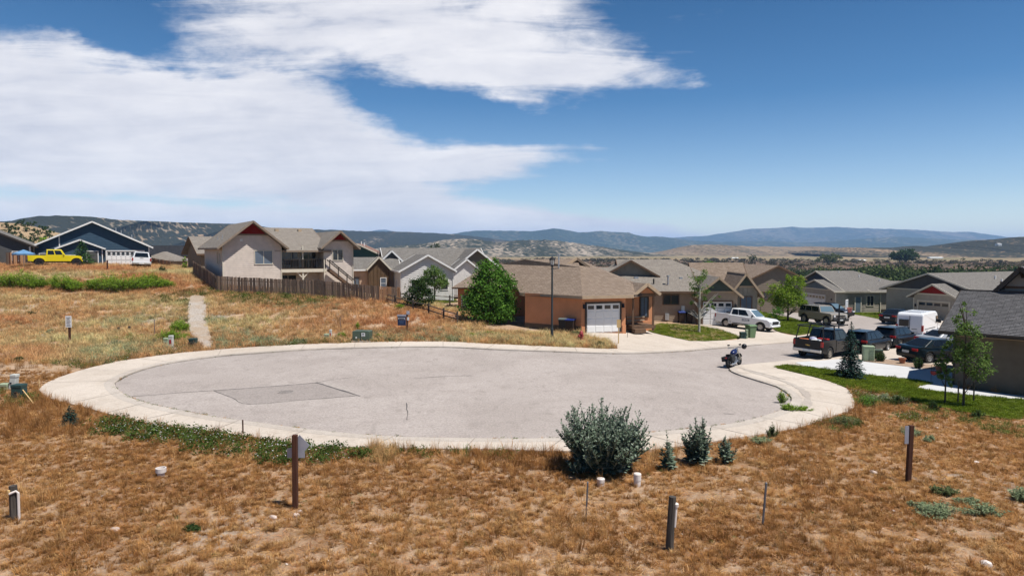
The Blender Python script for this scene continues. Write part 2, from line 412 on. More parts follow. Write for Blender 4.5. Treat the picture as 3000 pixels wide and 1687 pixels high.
def sheet(name, loop, lift, m, step=1.0, skirt=0.0, holes=(), jitter=0.0):
    """Ground sheet inside a plan loop that follows the terrain, lift metres above it, with an optional skirt at its rim."""
    P2 = np.array(loop); lo, hi = P2.min(0), P2.max(0)
    gx, gy = np.meshgrid(np.arange(lo[0], hi[0], step), np.arange(lo[1], hi[1], step)); gx, gy = gx.ravel(), gy.ravel()
    k = inside(P2, gx, gy); gx, gy = gx[k], gy[k]
    k = edge_dist(P2, gx, gy) > step * 0.35; gx, gy = gx[k], gy[k]
    for h in holes:
        k = ~inside(np.array(h), gx, gy); gx, gy = gx[k], gy[k]
        k = edge_dist(np.array(h), gx, gy) > step * 0.35; gx, gy = gx[k], gy[k]
    loops = [list(map(tuple, P2))] + [list(map(tuple, h)) for h in holes]
    vs, fs, n = [], [], 0
    for lp in loops:
        fs.append(list(range(n, n + len(lp)))); vs += [Vector(p[:2]) for p in lp]; n += len(lp)
    vs += [Vector((a, b)) for a, b in zip(gx, gy)]
    if holes:
        ed = [(f[i], f[(i + 1) % len(f)]) for f in fs for i in range(len(f))]
        ov, oe, of, *_ = delaunay_2d_cdt(vs, ed, [], 0, 1e-4)
        xy = np.array([(v.x, v.y) for v in ov])
        c = np.array([xy[list(f)].mean(0) for f in of]); keep = inside(P2, c[:, 0], c[:, 1])
        for h in holes: keep &= ~inside(np.array(h), c[:, 0], c[:, 1])
        of = [f for f, q in zip(of, keep) if q]
    else:
        ov, oe, of, *_ = delaunay_2d_cdt(vs, [], fs, 1, 1e-4)
        xy = np.array([(v.x, v.y) for v in ov])
    z = H(xy[:, 0], xy[:, 1]) + lift
    V = [(a, b, c) for (a, b), c in zip(xy, z)]; F = [tuple(f) for f in of]
    if skirt:
        for lp in loops:
            i = len(V); k = len(lp); zz = H(np.array(lp)[:, 0], np.array(lp)[:, 1]) + lift
            V += [(p[0], p[1], c) for p, c in zip(lp, zz)] + [(p[0], p[1], c - skirt) for p, c in zip(lp, zz)]
            F += [(i + a, i + (a + 1) % k, i + k + (a + 1) % k, i + k + a) for a in range(k)]
    me = bpy.data.meshes.new(name); me.from_pydata(V, [], F)
    bm = bmesh.new(); bm.from_mesh(me)
    for f in bm.faces:
        if f.normal.z < -0.2: f.normal_flip()
        f.smooth = f.normal.z > 0.5
    bm.to_mesh(me); bm.free(); me.update()
    o = link(name, me, None, m); tag(o, kind='structure'); return o

# plan outlines traced on the terrain
ASPHALT = [(335, 1125), (350, 1113), (389, 1094), (455, 1074), (533, 1059), (638, 1045), (723, 1038), (882, 1027), (1038, 1021), (1298, 1018), (1450, 1025), (1616, 1031),
           (1823, 1037), (2000, 1030), (2080, 1023), (2234, 1010), (2334, 1002), (2420, 993), (2474, 983), (2470, 972), (2398, 956), (2316, 936), (2210, 908), (2150, 894), (2230, 886), (2330, 903), (2480, 915),
           (2561, 930), (2640, 946), (2720, 958), (2790, 975), (2720, 1003), (2600, 1022), (2520, 1040), (2467, 1046), (2338, 1055), (2268, 1062), (2193, 1069), (2155, 1073), (2137, 1081),
           (2143, 1090), (2169, 1101), (2230, 1120), (2275, 1134), (2303, 1150), (2319, 1166), (2315, 1185), (2291, 1202), (2244, 1220), (2174, 1239), (2080, 1253), (1915, 1270), (1750, 1282), (1550, 1289),
           (1345, 1287), (1204, 1285), (1048, 1276), (900, 1261), (739, 1239), (638, 1226), (514, 1203), (428, 1183), (378, 1166), (347, 1146)]
CONC = [(115, 1145), (140, 1123), (202, 1098), (300, 1071), (404, 1052), (559, 1033), (750, 1018), (999, 1007), (1298, 1003), (1450, 1010), (1588, 1016), (1726, 1022), (1810, 1023), (1780, 1003), (1707, 974),
        (1868, 966), (1912, 977), (2021, 1000), (2100, 1000), (2170, 993), (2120, 968), (2060, 946), (2050, 941), (2128, 938), (2200, 940), (2280, 974), (2336, 985), (2390, 975), (2436, 966), (2398, 950), (2316, 930), (2200, 900), (2130, 884), (2225, 878), (2330, 893),
        (2480, 902), (2570, 915), (2640, 925), (2680, 939), (2790, 939), (2810, 955), (2860, 985), (2830, 1020), (2790, 1072), (2700, 1068), (2610, 1057), (2540, 1050), (2524, 1062), (2635, 1075), (2766, 1090), (2800, 1096), (2810, 1140), (2900, 1152), (3020, 1166),
        (3020, 1177), (2822, 1160), (2682, 1140), (2727, 1127), (2635, 1113), (2524, 1101), (2451, 1090), (2394, 1083), (2308, 1074), (2275, 1081), (2332, 1095), (2420, 1117), (2481, 1141), (2500, 1169), (2503, 1195), (2481, 1208), (2420, 1228), (2332, 1258), (2200, 1280),
        (2097, 1296), (1915, 1321), (1750, 1326), (1600, 1325), (1450, 1320), (1270, 1318), (1085, 1315), (900, 1310), (745, 1284), (621, 1267), (497, 1252), (404, 1236), (311, 1214), (248, 1196), (202, 1185), (130, 1164)]
ASPHALT_XY = smooth_loop(Gxy(ASPHALT), 0.8)
CONC_XY = []
_c = Gxy(CONC)
CONC_XY = smooth_loop(_c, 0.9)
LAWN_R = smooth_loop(Gxy([(2274, 1080), (2308, 1073), (2394, 1082), (2451, 1089), (2524, 1100), (2635, 1112), (2727, 1126), (2682, 1140), (2822, 1160), (2910, 1168), (3040, 1180), (3040, 1212), (2956, 1232), (2859, 1217),
                          (2749, 1195), (2640, 1169), (2574, 1153), (2486, 1140), (2420, 1116), (2332, 1094)]), 0.7)
LAWN_A = Gxy([(1890, 968), (1936, 950), (2046, 957), (2113, 970), (2170, 990), (2100, 1000), (2021, 1001), (1925, 980)])
LAWN_B = Gxy([(2205, 912), (2316, 934), (2398, 954), (2432, 966), (2336, 983), (2280, 973), (2240, 948), (2215, 935)])
LAWN_C = Gxy([(2480, 918), (2600, 912), (2640, 938), (2600, 941)])
LAWN_D = Gxy([(1230, 880), (1330, 876), (1345, 884), (1240, 890)])
PATH = smooth_loop(Gxy([(560, 868), (550, 914), (555, 971), (575, 1000), (600, 1024), (630, 1022), (612, 971), (604, 914), (597, 868)]), 1.0)
GRAVEL_A = Gxy([(2045, 957), (2058, 945), (2120, 968), (2170, 992), (2113, 970)])
BED = Gxy([(2545, 1052), (2610, 1058), (2700, 1069), (2800, 1076), (2800, 1095), (2766, 1090), (2635, 1075), (2530, 1061)])
HARD = [ASPHALT_XY, CONC_XY]

# ---- ground materials
def mat_ground():
    m = bpy.data.materials.new('dry_soil'); m.use_nodes = True; nt = m.node_tree; N = nt.nodes; L = nt.links; b = N['Principled BSDF']
    b.inputs['Roughness'].default_value = 0.95; b.inputs['Specular IOR Level'].default_value = 0.1
    g = N.new('ShaderNodeNewGeometry')
    def noise(s, d=6, r=0.6):
        t = N.new('ShaderNodeTexNoise'); L.new(g.outputs['Position'], t.inputs['Vector']); t.inputs['Scale'].default_value = s; t.inputs['Detail'].default_value = d; t.inputs['Roughness'].default_value = r; return t.outputs[0]
    def rng(x, a, c): 
        r = N.new('ShaderNodeMapRange'); L.new(x, r.inputs[0]); r.inputs[1].default_value = a; r.inputs[2].default_value = c; return r.outputs[0]
    def mix(f, a, c):
        x = N.new('ShaderNodeMix'); x.data_type = 'RGBA'; L.new(f, x.inputs[0])
        for i, v in ((6, a), (7, c)):
            if isinstance(v, tuple): x.inputs[i].default_value = rgba(v)
            else: L.new(v, x.inputs[i])
        return x.outputs[2]
    near = mix(rng(noise(1.3, 8, .7), .38, .62), (0.28, 0.175, 0.10), (0.43, 0.31, 0.21))
    near = mix(rng(noise(9, 6, .7), .5, .7), near, (0.20, 0.145, 0.105))
    near = mix(rng(noise(.25, 4), .55, .68), near, (0.33, 0.275, 0.225))
    far = mix(rng(noise(.012, 5), .42, .6), (0.25, 0.18, 0.11), (0.17, 0.15, 0.08))
    far = mix(rng(noise(.06, 6, .75), .55, .7), far, (0.055, 0.06, 0.032))
    ln = N.new('ShaderNodeVectorMath'); ln.operation = 'LENGTH'; L.new(g.outputs['Position'], ln.inputs[0])
    c = mix(rng(ln.outputs['Value'], 110, 200), near, far)
    # sage-brush bank below the far bench
    bank = mix(rng(noise(.09, 6, .8), .44, .56), (0.17, 0.10, 0.062), (0.055, 0.05, 0.036))
    sepp = N.new('ShaderNodeSeparateXYZ'); L.new(g.outputs['Position'], sepp.inputs[0])
    mm = N.new('ShaderNodeMath'); mm.operation = 'MULTIPLY'
    L.new(rng(ln.outputs['Value'], 440, 520), mm.inputs[0]); L.new(rng(ln.outputs['Value'], 1150, 1000), mm.inputs[1])
    c = mix(mm.outputs[0], c, bank)
    L.new(c, b.inputs['Base Color'])
    bp = N.new('ShaderNodeBump'); bp.inputs['Strength'].default_value = 0.7; bp.inputs['Distance'].default_value = 0.06; L.new(noise(7, 8, .7), bp.inputs['Height']); L.new(bp.outputs[0], b.inputs['Normal'])
    return m
M_SOIL = mat_ground()
def mat_paving(name, c, spots, stain, grain=.22, bump=.5):
    """Weathered paving: aggregate grain, mottling, drifted dirt stains, all on real ground coordinates."""
    m = bpy.data.materials.new(name); m.use_nodes = True; MATS[name] = m; nt = m.node_tree; N = nt.nodes; L = nt.links; b = N['Principled BSDF']
    b.inputs['Roughness'].default_value = .9; b.inputs['Specular IOR Level'].default_value = .2; g = N.new('ShaderNodeNewGeometry')
    def noise(s, d=4, r=.6, dist=0, sc=None):
        t = N.new('ShaderNodeTexNoise'); src = g.outputs['Position']
        if sc: mp = N.new('ShaderNodeMapping'); mp.inputs['Scale'].default_value = sc; L.new(src, mp.inputs[0]); src = mp.outputs[0]
        L.new(src, t.inputs['Vector']); t.inputs['Scale'].default_value = s; t.inputs['Detail'].default_value = d; t.inputs['Roughness'].default_value = r; t.inputs['Distortion'].default_value = dist; return t.outputs[0]
    def rng(x, a, c, lo=0., hi=1.): q = N.new('ShaderNodeMapRange'); L.new(x, q.inputs[0]); q.inputs[1].default_value = a; q.inputs[2].default_value = c; q.inputs[3].default_value = lo; q.inputs[4].default_value = hi; return q.outputs[0]
    def mix(f, a, c, bl='MIX'):
        x = N.new('ShaderNodeMix'); x.data_type = 'RGBA'; x.blend_type = bl
        for i, v in ((0, f), (6, a), (7, c)):
            if isinstance(v, tuple): x.inputs[i].default_value = rgba(v)
            elif isinstance(v, float): x.inputs[i].default_value = v
            else: L.new(v, x.inputs[i])
        return x.outputs[2]
    col = mix(rng(noise(.22, 5, .65, .6), .38, .62), c, spots); col = mix(rng(noise(1.7, 6, .7, .4, (1, .6, 1)), .52, .74, 0, .75), col, stain)
    hv = N.new('ShaderNodeHueSaturation'); L.new(col, hv.inputs['Color']); v = N.new('ShaderNodeMath'); v.operation = 'MULTIPLY'; L.new(rng(noise(13, 2, .8), .25, .75, 1 - grain, 1 + grain), v.inputs[0]); L.new(rng(noise(45, 2, .8), .25, .75, 1 - grain * .8, 1 + grain * .8), v.inputs[1]); L.new(v.outputs[0], hv.inputs['Value']); L.new(hv.outputs[0], b.inputs['Base Color'])
    bp = N.new('ShaderNodeBump'); bp.inputs['Strength'].default_value = bump; bp.inputs['Distance'].default_value = .01; L.new(noise(30, 3), bp.inputs['Height']); L.new(bp.outputs[0], b.inputs['Normal']); return m
M_ASPH = mat_paving('worn_asphalt', (0.300, 0.262, 0.238), (0.345, 0.304, 0.278), (0.225, 0.195, 0.175), .26)
M_CONC = mat_paving('sidewalk_concrete', (0.43, 0.372, 0.312), (0.49, 0.43, 0.368), (0.345, 0.285, 0.23), .15, .3)
M_CONCW = mat('new_white_concrete', (0.44, 0.44, 0.44), (0.49, 0.49, 0.485), scale=1.5, rough=0.88, bump=0.1, bscale=60, spec=0.2)
M_LAWN = mat('lawn_soil', (0.075, 0.10, 0.018), (0.10, 0.125, 0.025), scale=3, rough=0.95, spec=0.05)
M_GRAV = mat('path_gravel', (0.25, 0.215, 0.18), (0.45, 0.40, 0.35), scale=9, rough=0.95, bump=0.9, bscale=22, c3=(0.30, 0.21, 0.13), scale3=0.6, amt3=.6)
M_MULCH = mat('mulch', (0.22, 0.15, 0.10), (0.36, 0.27, 0.20), scale=7, rough=0.95, bump=0.8, bscale=20)

def ground_sheet():
    """One polar sheet from under the camera to beyond the horizon; lowered where the pavement lies."""
    rr = np.concatenate([np.arange(2, 100, 0.5), 100 * 1.045 ** np.arange(0, 129)]); rr = rr[rr < 26000]; rr = np.append(rr, 26000)
    aa = np.radians(np.concatenate([np.arange(-180, -50, 3.0), np.arange(-50, 50, 0.35), np.arange(50, 180, 3.0)]))
    Rr, Aa = np.meshgrid(rr, aa, indexing='ij'); X, Y = Rr * np.sin(Aa), Rr * np.cos(Aa)
    Z = H(X.ravel(), Y.ravel()).reshape(X.shape)
    k = inside(CONC_XY, X, Y) | inside(ASPHALT_XY, X, Y)
    Z = Z - 0.06 * k + (fbm(X * .9, Y * .9, 3) - .5) * 0.05 * (~k) * (Rr < 110)
    Z += (fbm(X / 60, Y / 60, 4) - .5) * np.interp(Rr, [150, 500, 30000], [0, 3.5, 3.5])
    n, k = X.shape; idx = np.arange(n * k).reshape(n, k)
    q = np.stack([idx[:-1, :], idx[1:, :], np.roll(idx, -1, 1)[1:, :], np.roll(idx, -1, 1)[:-1, :]], -1).reshape(-1, 4)
    V = np.stack([X.ravel(), Y.ravel(), Z.ravel()], -1)
    # close the middle
    V = np.vstack([V, [[0, 0, H(0., 0.)]]]); c = len(V) - 1
    t = np.stack([np.full(k, c), idx[0], np.roll(idx[0], -1), np.roll(idx[0], -1)], -1)
    q = np.vstack([q, t[:0]])
    me = np_mesh('ground', V, q, M_SOIL, smooth=True)
    bm = bmesh.new(); bm.from_mesh(me); bm.verts.ensure_lookup_table()
    for a, b_ in zip(idx[0], np.roll(idx[0], -1)): bm.faces.new((bm.verts[c], bm.verts[a], bm.verts[b_]))
    bmesh.ops.recalc_face_normals(bm, faces=bm.faces)
    if sum(f.normal.z for f in list(bm.faces)[:500]) < 0: bmesh.ops.reverse_faces(bm, faces=bm.faces)
    for f in bm.faces: f.smooth = True
    bm.to_mesh(me); bm.free()
    tag(link('ground', me), kind='structure')
ground_sheet()
sheet('road', ASPHALT_XY, 0.0, M_ASPH, 1.2)
sheet('sidewalk', CONC_XY, 0.06, M_CONC, 1.2, skirt=0.28, holes=[ASPHALT_XY])
sheet('white_driveway', smooth_loop(Gxy([(2330, 1066), (2400, 1060), (2468, 1055), (2530, 1062), (2635, 1075), (2766, 1090), (2800, 1096), (2810, 1139), (2900, 1152), (3020, 1167), (3020, 1176), (2822, 1159), (2690, 1139), (2727, 1125), (2635, 1111), (2524, 1099), (2451, 1088), (2394, 1081)]), .6), 0.082, M_CONCW, 0.9, skirt=0.1)
sheet('lawn', LAWN_R, 0.086, M_LAWN, 0.8, skirt=0.1)
sheet('lawn', LAWN_A, 0.088, M_LAWN, 0.8, skirt=0.1)
sheet('lawn', LAWN_B, 0.090, M_LAWN, 0.8, skirt=0.1)
sheet('lawn', LAWN_C, 0.092, M_LAWN, 0.8, skirt=0.1)
sheet('lawn', LAWN_D, 0.05, M_LAWN, 0.8, skirt=0.1)
sheet('gravel_path', PATH, 0.07, M_GRAV, 0.6, skirt=0.2)
sheet('gravel_bed', GRAVEL_A, 0.094, M_GRAV, 0.8, skirt=0.1)
sheet('mulch_bed', BED, 0.096, M_MULCH, 0.8, skirt=0.1)

# ---- patch and cracks in the asphalt
M_CRACK = mat('crack_tar', (0.075, 0.068, 0.064), (0.11, 0.10, 0.095), scale=8, rough=0.8)
M_PATCH = mat_paving('patched_asphalt', (0.245, 0.213, 0.194), (0.275, 0.242, 0.222), (0.20, 0.172, 0.155), .26)
sheet('asphalt_patch', Gxy([(625, 1143), (930, 1122), (1050, 1159), (730, 1184)]), 0.004, M_PATCH, 1.0)
def crack(px, w, seed=0, m=None, lift=.009):
    rs = random.Random(seed); pts = smooth_loop(Gxy(px), 0.35, closed=False)
    L, Rr = [], []
    for i, p in enumerate(pts):
        a, b = np.array(pts[max(i - 1, 0)]), np.array(pts[min(i + 1, len(pts) - 1)]); d = (b - a) / (np.linalg.norm(b - a) + 1e-9); n = np.array((-d[1], d[0]))
        j = rs.uniform(-.02, .02); ww = w * rs.uniform(.4, 1.2) / 2
        L.append(np.array(p) + n * (j + ww)); Rr.append(np.array(p) + n * (j - ww))
    V = [(q[0], q[1], H(q[0], q[1]) + lift) for q in L] + [(q[0], q[1], H(q[0], q[1]) + lift) for q in Rr]; k = len(L)
    me = bpy.data.meshes.new('road_crack'); me.from_pydata(V, [], [(i, i + k, i + k + 1, i + 1) for i in range(k - 1)])
    tag(link('road_crack' if m is None else 'tyre_scuff', me, None, m or M_CRACK), kind='structure')
for i, (c, w) in enumerate([([(385, 1161), (430, 1158), (530, 1150), (625, 1144)], .05), ([(625, 1144), (780, 1133), (930, 1121)], .10), ([(925, 1120), (990, 1140), (1055, 1160)], .12),
                            ([(930, 1121), (960, 1114), (1050, 1103)], .035), ([(1210, 1109), (1290, 1103), (1380, 1100)], .05), ([(1190, 1180), (1193, 1205), (1192, 1230)], .04), ([(625, 1144), (680, 1165), (730, 1184), (880, 1172), (1040, 1160)], .03),
                            ([(2040, 1215), (2090, 1219)], .03), ([(2120, 1211), (2150, 1213)], .03)]):
    crack(c, w, i)
# open joint between asphalt and gutter, and the tyre-scuffed band on the right sidewalk
JOINTS = ([(2155, 1072), (2137, 1081), (2143, 1090), (2169, 1101), (2230, 1120), (2275, 1134), (2303, 1150), (2319, 1166), (2315, 1185), (2291, 1202), (2244, 1220), (2174, 1239), (2080, 1253), (1915, 1270), (1750, 1282), (1550, 1289), (1345, 1287), (1204, 1285), (1048, 1276), (900, 1261), (739, 1239), (638, 1226), (514, 1203), (428, 1183), (378, 1166), (347, 1146), (335, 1125), (350, 1113), (389, 1094), (455, 1074), (533, 1059), (638, 1045), (723, 1038)],
                        [(723, 1038), (882, 1027), (1038, 1021), (1298, 1018), (1450, 1025), (1616, 1031), (1823, 1037), (2000, 1030), (2080, 1023), (2234, 1010)], [(2155, 1072), (2193, 1069), (2268, 1062), (2338, 1055), (2467, 1046)])
for i, jp in enumerate(JOINTS): crack(jp, (.11, .05, .05)[i], 20 + i)
def ribbon(px, o0, o1, m, lift, name):
    """Strip along the asphalt edge between two outward offsets."""
    pts = smooth_loop(Gxy(px), .5, closed=False); V = []
    for i, p in enumerate(pts):
        a, b = np.array(pts[max(i - 1, 0)]), np.array(pts[min(i + 1, len(pts) - 1)]); d = (b - a) / (np.linalg.norm(b - a) + 1e-9); n = np.array((-d[1], d[0])); q = np.array(p) + n * .3
        if inside(ASPHALT_XY, q[:1], q[1:])[0]: n = -n
        for o in (o0, o1): w = np.array(p) + n * o; V.append((w[0], w[1], H(w[0], w[1]) + lift))
    me = bpy.data.meshes.new(name); me.from_pydata(V, [], [(2 * i, 2 * i + 1, 2 * i + 3, 2 * i + 2) for i in range(len(pts) - 1)]); tag(link(name, me, None, m), kind='structure'); return pts
M_PAN = mat_paving('gutter_concrete', (0.375, 0.328, 0.283), (0.435, 0.388, 0.34), (0.29, 0.245, 0.205), .16)
M_JOINT = mat('sidewalk_joint', (0.20, 0.165, 0.135), (0.26, 0.22, 0.185), scale=4, rough=.9)
for jp in JOINTS[:2]:
    pts = ribbon(jp, .02, .42, M_PAN, .0645, 'gutter_pan'); cx = np.array(CONC_XY); acc = 0.0
    for a, b in zip(pts, pts[1:]):
        acc += math.dist(a, b)
        if acc > 2.6:
            acc = 0.0; k = np.argmin(np.hypot(cx[:, 0] - b[0], cx[:, 1] - b[1])); e_ = cx[k]; L_ = math.dist(b, e_)
            if L_ > 4.2 or L_ < .4: continue
            d = (e_ - np.array(b)) / L_; n = np.array((-d[1], d[0])) * .014; V = []
            for t in np.linspace(.03, .98, 5):
                for sg in (-1, 1): q = np.array(b) + d * L_ * t + n * sg; V.append((q[0], q[1], H(q[0], q[1]) + .068))
            me = bpy.data.meshes.new('sidewalk_joint'); me.from_pydata(V, [], [(2 * i, 2 * i + 1, 2 * i + 3, 2 * i + 2) for i in range(4)]); tag(link('sidewalk_joint', me, None, M_JOINT), kind='structure')
M_SCUFF = mat_paving('scuffed_concrete', (0.335, 0.29, 0.25), (0.40, 0.355, 0.31), (0.28, 0.24, 0.20), .16)
crack([(2180, 1085), (2240, 1103), (2310, 1125), (2355, 1150), (2366, 1178), (2345, 1205)], .40, 31, M_SCUFF, .071); crack([(2165, 1079), (2230, 1096), (2300, 1115)], .16, 32, M_SCUFF, .071)
# manhole ring of short strokes in the patch
mh = G(838, 1148)
mb = MB(); mb.lathe([(0.36, 0.0), (0.36, 0.012), (0.33, 0.014), (0.33, 0.006), (0.02, 0.006)], 20)
e = empty('manhole_cover', (mh.x, mh.y, H(mh.x, mh.y) + .004), R(20), 'round iron manhole cover in the square asphalt patch', 'manhole cover')
mb.build('frame', mat('cast_iron', (0.24, 0.21, 0.19), (0.30, 0.27, 0.25), scale=10, rough=.7), e)
for k in range(9):
    y = -0.29 + k * 0.0725; w = math.sqrt(max(.33 ** 2 - y * y, .01)) - .03
    MB().box(-w, w, y - .014, y + .014, .004, .016).build('rib', MATS['cast_iron'], e)

# ------------------------------------------------------------------ hills and mountains, each a ridge with its own distance, height and back slope
def mat_hill(name, veg, soil, soil2, vscale, thr, fine=0.02, soilband=0.0):
    m = bpy.data.materials.new(name); m.use_nodes = True; nt = m.node_tree; N = nt.nodes; L = nt.links; b = N['Principled BSDF']
    b.inputs['Roughness'].default_value = 0.95; b.inputs['Specular IOR Level'].default_value = 0.05
    g = N.new('ShaderNodeNewGeometry'); mp = N.new('ShaderNodeMapping'); L.new(g.outputs['Position'], mp.inputs[0]); mp.inputs['Scale'].default_value = (1.6, .16, 1.0)
    def noise(s, d=6, r=0.6):
        t = N.new('ShaderNodeTexNoise'); L.new(mp.outputs[0], t.inputs['Vector']); t.inputs['Scale'].default_value = s; t.inputs['Detail'].default_value = d; t.inputs['Roughness'].default_value = r; return t.outputs[0]
    def rng(x, a, c):
        r = N.new('ShaderNodeMapRange'); L.new(x, r.inputs[0]); r.inputs[1].default_value = a; r.inputs[2].default_value = c; return r.outputs[0]
    def mix(f, a, c):
        x = N.new('ShaderNodeMix'); x.data_type = 'RGBA'; L.new(f, x.inputs[0])
        for i, v in ((6, a), (7, c)):
            if isinstance(v, tuple): x.inputs[i].default_value = rgba(v)
            else: L.new(v, x.inputs[i])
        return x.outputs[2]
    s = mix(rng(noise(fine * .35, 5), .42, .6), soil, soil2)
    vo = N.new('ShaderNodeTexVoronoi'); L.new(g.outputs['Position'], vo.inputs['Vector']); vo.inputs['Scale'].default_value = vscale; vo.inputs['Randomness'].default_value = 1.0
    a = N.new('ShaderNodeMath'); a.operation = 'SUBTRACT'; L.new(vo.outputs['Distance'], a.inputs[0])
    pm = N.new('ShaderNodeMath'); pm.operation = 'MULTIPLY_ADD'; L.new(noise(fine * .25, 6, .65), pm.inputs[0]); pm.inputs[1].default_value = 2.4; pm.inputs[2].default_value = thr - 1.2
    L.new(pm.outputs[0], a.inputs[1])
    c = mix(rng(a.outputs[0], -.12, .12), veg, s)
    L.new(c, b.inputs['Base Color'])
    bp = N.new('ShaderNodeBump'); bp.inputs['Strength'].default_value = .6; bp.inputs['Distance'].default_value = 0.35 / vscale; bp.invert = True
    L.new(vo.outputs['Distance'], bp.inputs['Height']); L.new(bp.outputs[0], b.inputs['Normal'])
    return m
from mathutils.bvhtree import BVHTree
HILL_BVH = {}
def on_hill(name, px, py):
    return HILL_BVH[name].ray_cast(Vector((0, 0, CAM_Z)), ray(px, py).normalized())[0]
def hill(name, crest, zbase, m, front=0.22, back=0.25, nx=420, nv=34, rough=0.0, ero=0.0, seed=0, ext=1.0, prof=1.0, trees=0.0):
    c = np.array([(a, b, d) for a, b, d in crest], float)
    px = np.linspace(c[0, 0], c[-1, 0], nx); py = np.interp(px, c[:, 0], c[:, 1]); D = np.interp(px, c[:, 0], c[:, 2])
    k = np.array([.25, .5, .25]); 
    for _ in range(3): py[1:-1] = np.convolve(py, k, 'valid')
    dz = np.array([ray(a, b) for a, b in zip(px, py)])
    Xc = dz[:, 0] / dz[:, 1] * D; Zc = CAM_Z + dz[:, 2] / dz[:, 1] * D
    Zc = Zc + (fbm(Xc / (D * .012) + seed, np.zeros(nx) + seed, 5) - .5) * rough
    Zc = Zc + (np.array([vnoise(q, seed + .5) for q in Xc / 7.0]) - .35) * trees
    vv = np.concatenate([np.linspace(0, 1, nv), 1 + np.linspace(.1, 1, 8)]); rows = []
    for v in vv:
        if v <= 1:
            Y = D * (1 - front * (1 - v)); f = v ** prof
            amp = ero * (4 * v * (1 - v)) ** .7
            gul = (fbm(Xc / (ero * 4.5 + 1) + seed, np.full(nx, v * 2.2 + seed), 4) - .62) + .35 * (fbm(Xc / (ero * 1.3 + 1), np.full(nx, v * 5.0 + seed), 3) - .5)
            Z = zbase + (Zc - zbase) * f + gul * amp * np.clip((Zc - zbase) / (abs(Zc - zbase).max() + 1e-6), 0, 1)
            Y = Y + (fbm(Xc / (ero * 5 + 1) + seed + 9, np.full(nx, seed), 3) - .5) * front * D * .5 * (1 - v) * v
        else:
            t = v - 1; Y = D * (1 + back * t); Z = Zc + (zbase - Zc) * t ** 1.3
        rows.append(np.stack([Xc * (1 + 0 * Y), Y, Z], -1))
    V = np.array(rows); n, kx = V.shape[:2]; idx = np.arange(n * kx).reshape(n, kx)
    q = np.stack([idx[:-1, :-1], idx[:-1, 1:], idx[1:, 1:], idx[1:, :-1]], -1).reshape(-1, 4)
    me = np_mesh(name, V.reshape(-1, 3), q, m, smooth=True)
    tag(link(name, me), kind='structure'); HILL_BVH[name] = BVHTree.FromPolygons([tuple(v) for v in V.reshape(-1, 3)], [tuple(f) for f in q])
VEG = (0.030, 0.038, 0.024)
hm_a = mat_hill('juniper_mesa', (0.026, 0.030, 0.024), (0.20, 0.165, 0.125), (0.31, 0.215, 0.14), 1 / 11., .97, .016)
hm_c = mat_hill('grey_cliff_hill', (0.030, 0.036, 0.026), (0.26, 0.215, 0.165), (0.36, 0.30, 0.235), 1 / 12., .66, .016)
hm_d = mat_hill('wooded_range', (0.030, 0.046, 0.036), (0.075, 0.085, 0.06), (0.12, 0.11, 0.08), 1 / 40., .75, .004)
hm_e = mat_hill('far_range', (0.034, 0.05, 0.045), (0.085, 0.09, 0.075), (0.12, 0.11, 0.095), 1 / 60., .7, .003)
hm_g = mat_hill('sage_hill', (0.038, 0.038, 0.026), (0.235, 0.16, 0.10), (0.29, 0.21, 0.135), 1 / 9., .72, .02)
hm_h = mat_hill('dry_hill', (0.085, 0.075, 0.05), (0.20, 0.145, 0.095), (0.25, 0.185, 0.12), 1 / 12., .42, .012)
hm_b = mat_hill('tan_slope', (0.07, 0.07, 0.04), (0.25, 0.175, 0.105), (0.31, 0.225, 0.14), 1 / 2.5, .18, .06)
hill('mesa_hill', [(-1500, 640, 1300), (-500, 652, 1300), (-150, 655, 1300), (0, 648, 1350), (55, 651, 1350), (100, 636, 1400), (170, 632, 1400), (240, 634, 1450), (300, 640, 1500), (420, 648, 1600), (540, 652, 1800), (720, 657, 2100), (790, 668, 2300), (870, 671, 2500), (1050, 677, 3000),
                   (1200, 680, 3300), (1330, 686, 3600), (1450, 700, 3900), (1600, 720, 4200), (1800, 745, 4400)], -8, hm_a, ero=26, seed=3, rough=2, front=.30, trees=3.5)
hill('near_hill', [(-700, 610, 330), (-300, 628, 320), (0, 652, 300), (60, 655, 300), (95, 665, 300), (130, 683, 300), (160, 697, 300), (215, 716, 300), (300, 738, 300), (420, 752, 300)], 2, hm_b, ero=3.5, seed=5, nx=200, front=.35)
hill('cliff_hill', [(950, 760, 1900), (1050, 735, 1900), (1150, 722, 1900), (1240, 714, 2000), (1310, 703, 2000), (1350, 701, 2000), (1400, 702, 2050), (1450, 710, 2100), (1500, 706, 2100), (1560, 703, 2200), (1640, 705, 2200), (1700, 714, 2300), (1760, 723, 2300), (1850, 736, 2400), (1930, 752, 2400)], -8, hm_c, ero=22, seed=11, rough=4, front=.25, trees=3)
hill('blue_range', [(1100, 720, 6500), (1250, 700, 6500), (1330, 684, 6500), (1400, 675, 6500), (1500, 677, 6500), (1570, 676, 6500), (1625, 669, 6500), (1680, 678, 6500), (1720, 682, 6500), (1760, 676, 6500), (1800, 681, 6500), (1843, 682, 6500), (1862, 690, 6500), (1900, 694, 6500), (1930, 692, 6500),
                    (1980, 700, 6500), (2080, 708, 6500), (2200, 716, 6500), (2350, 735, 6500)], -10, hm_d, ero=170, seed=17, rough=14)
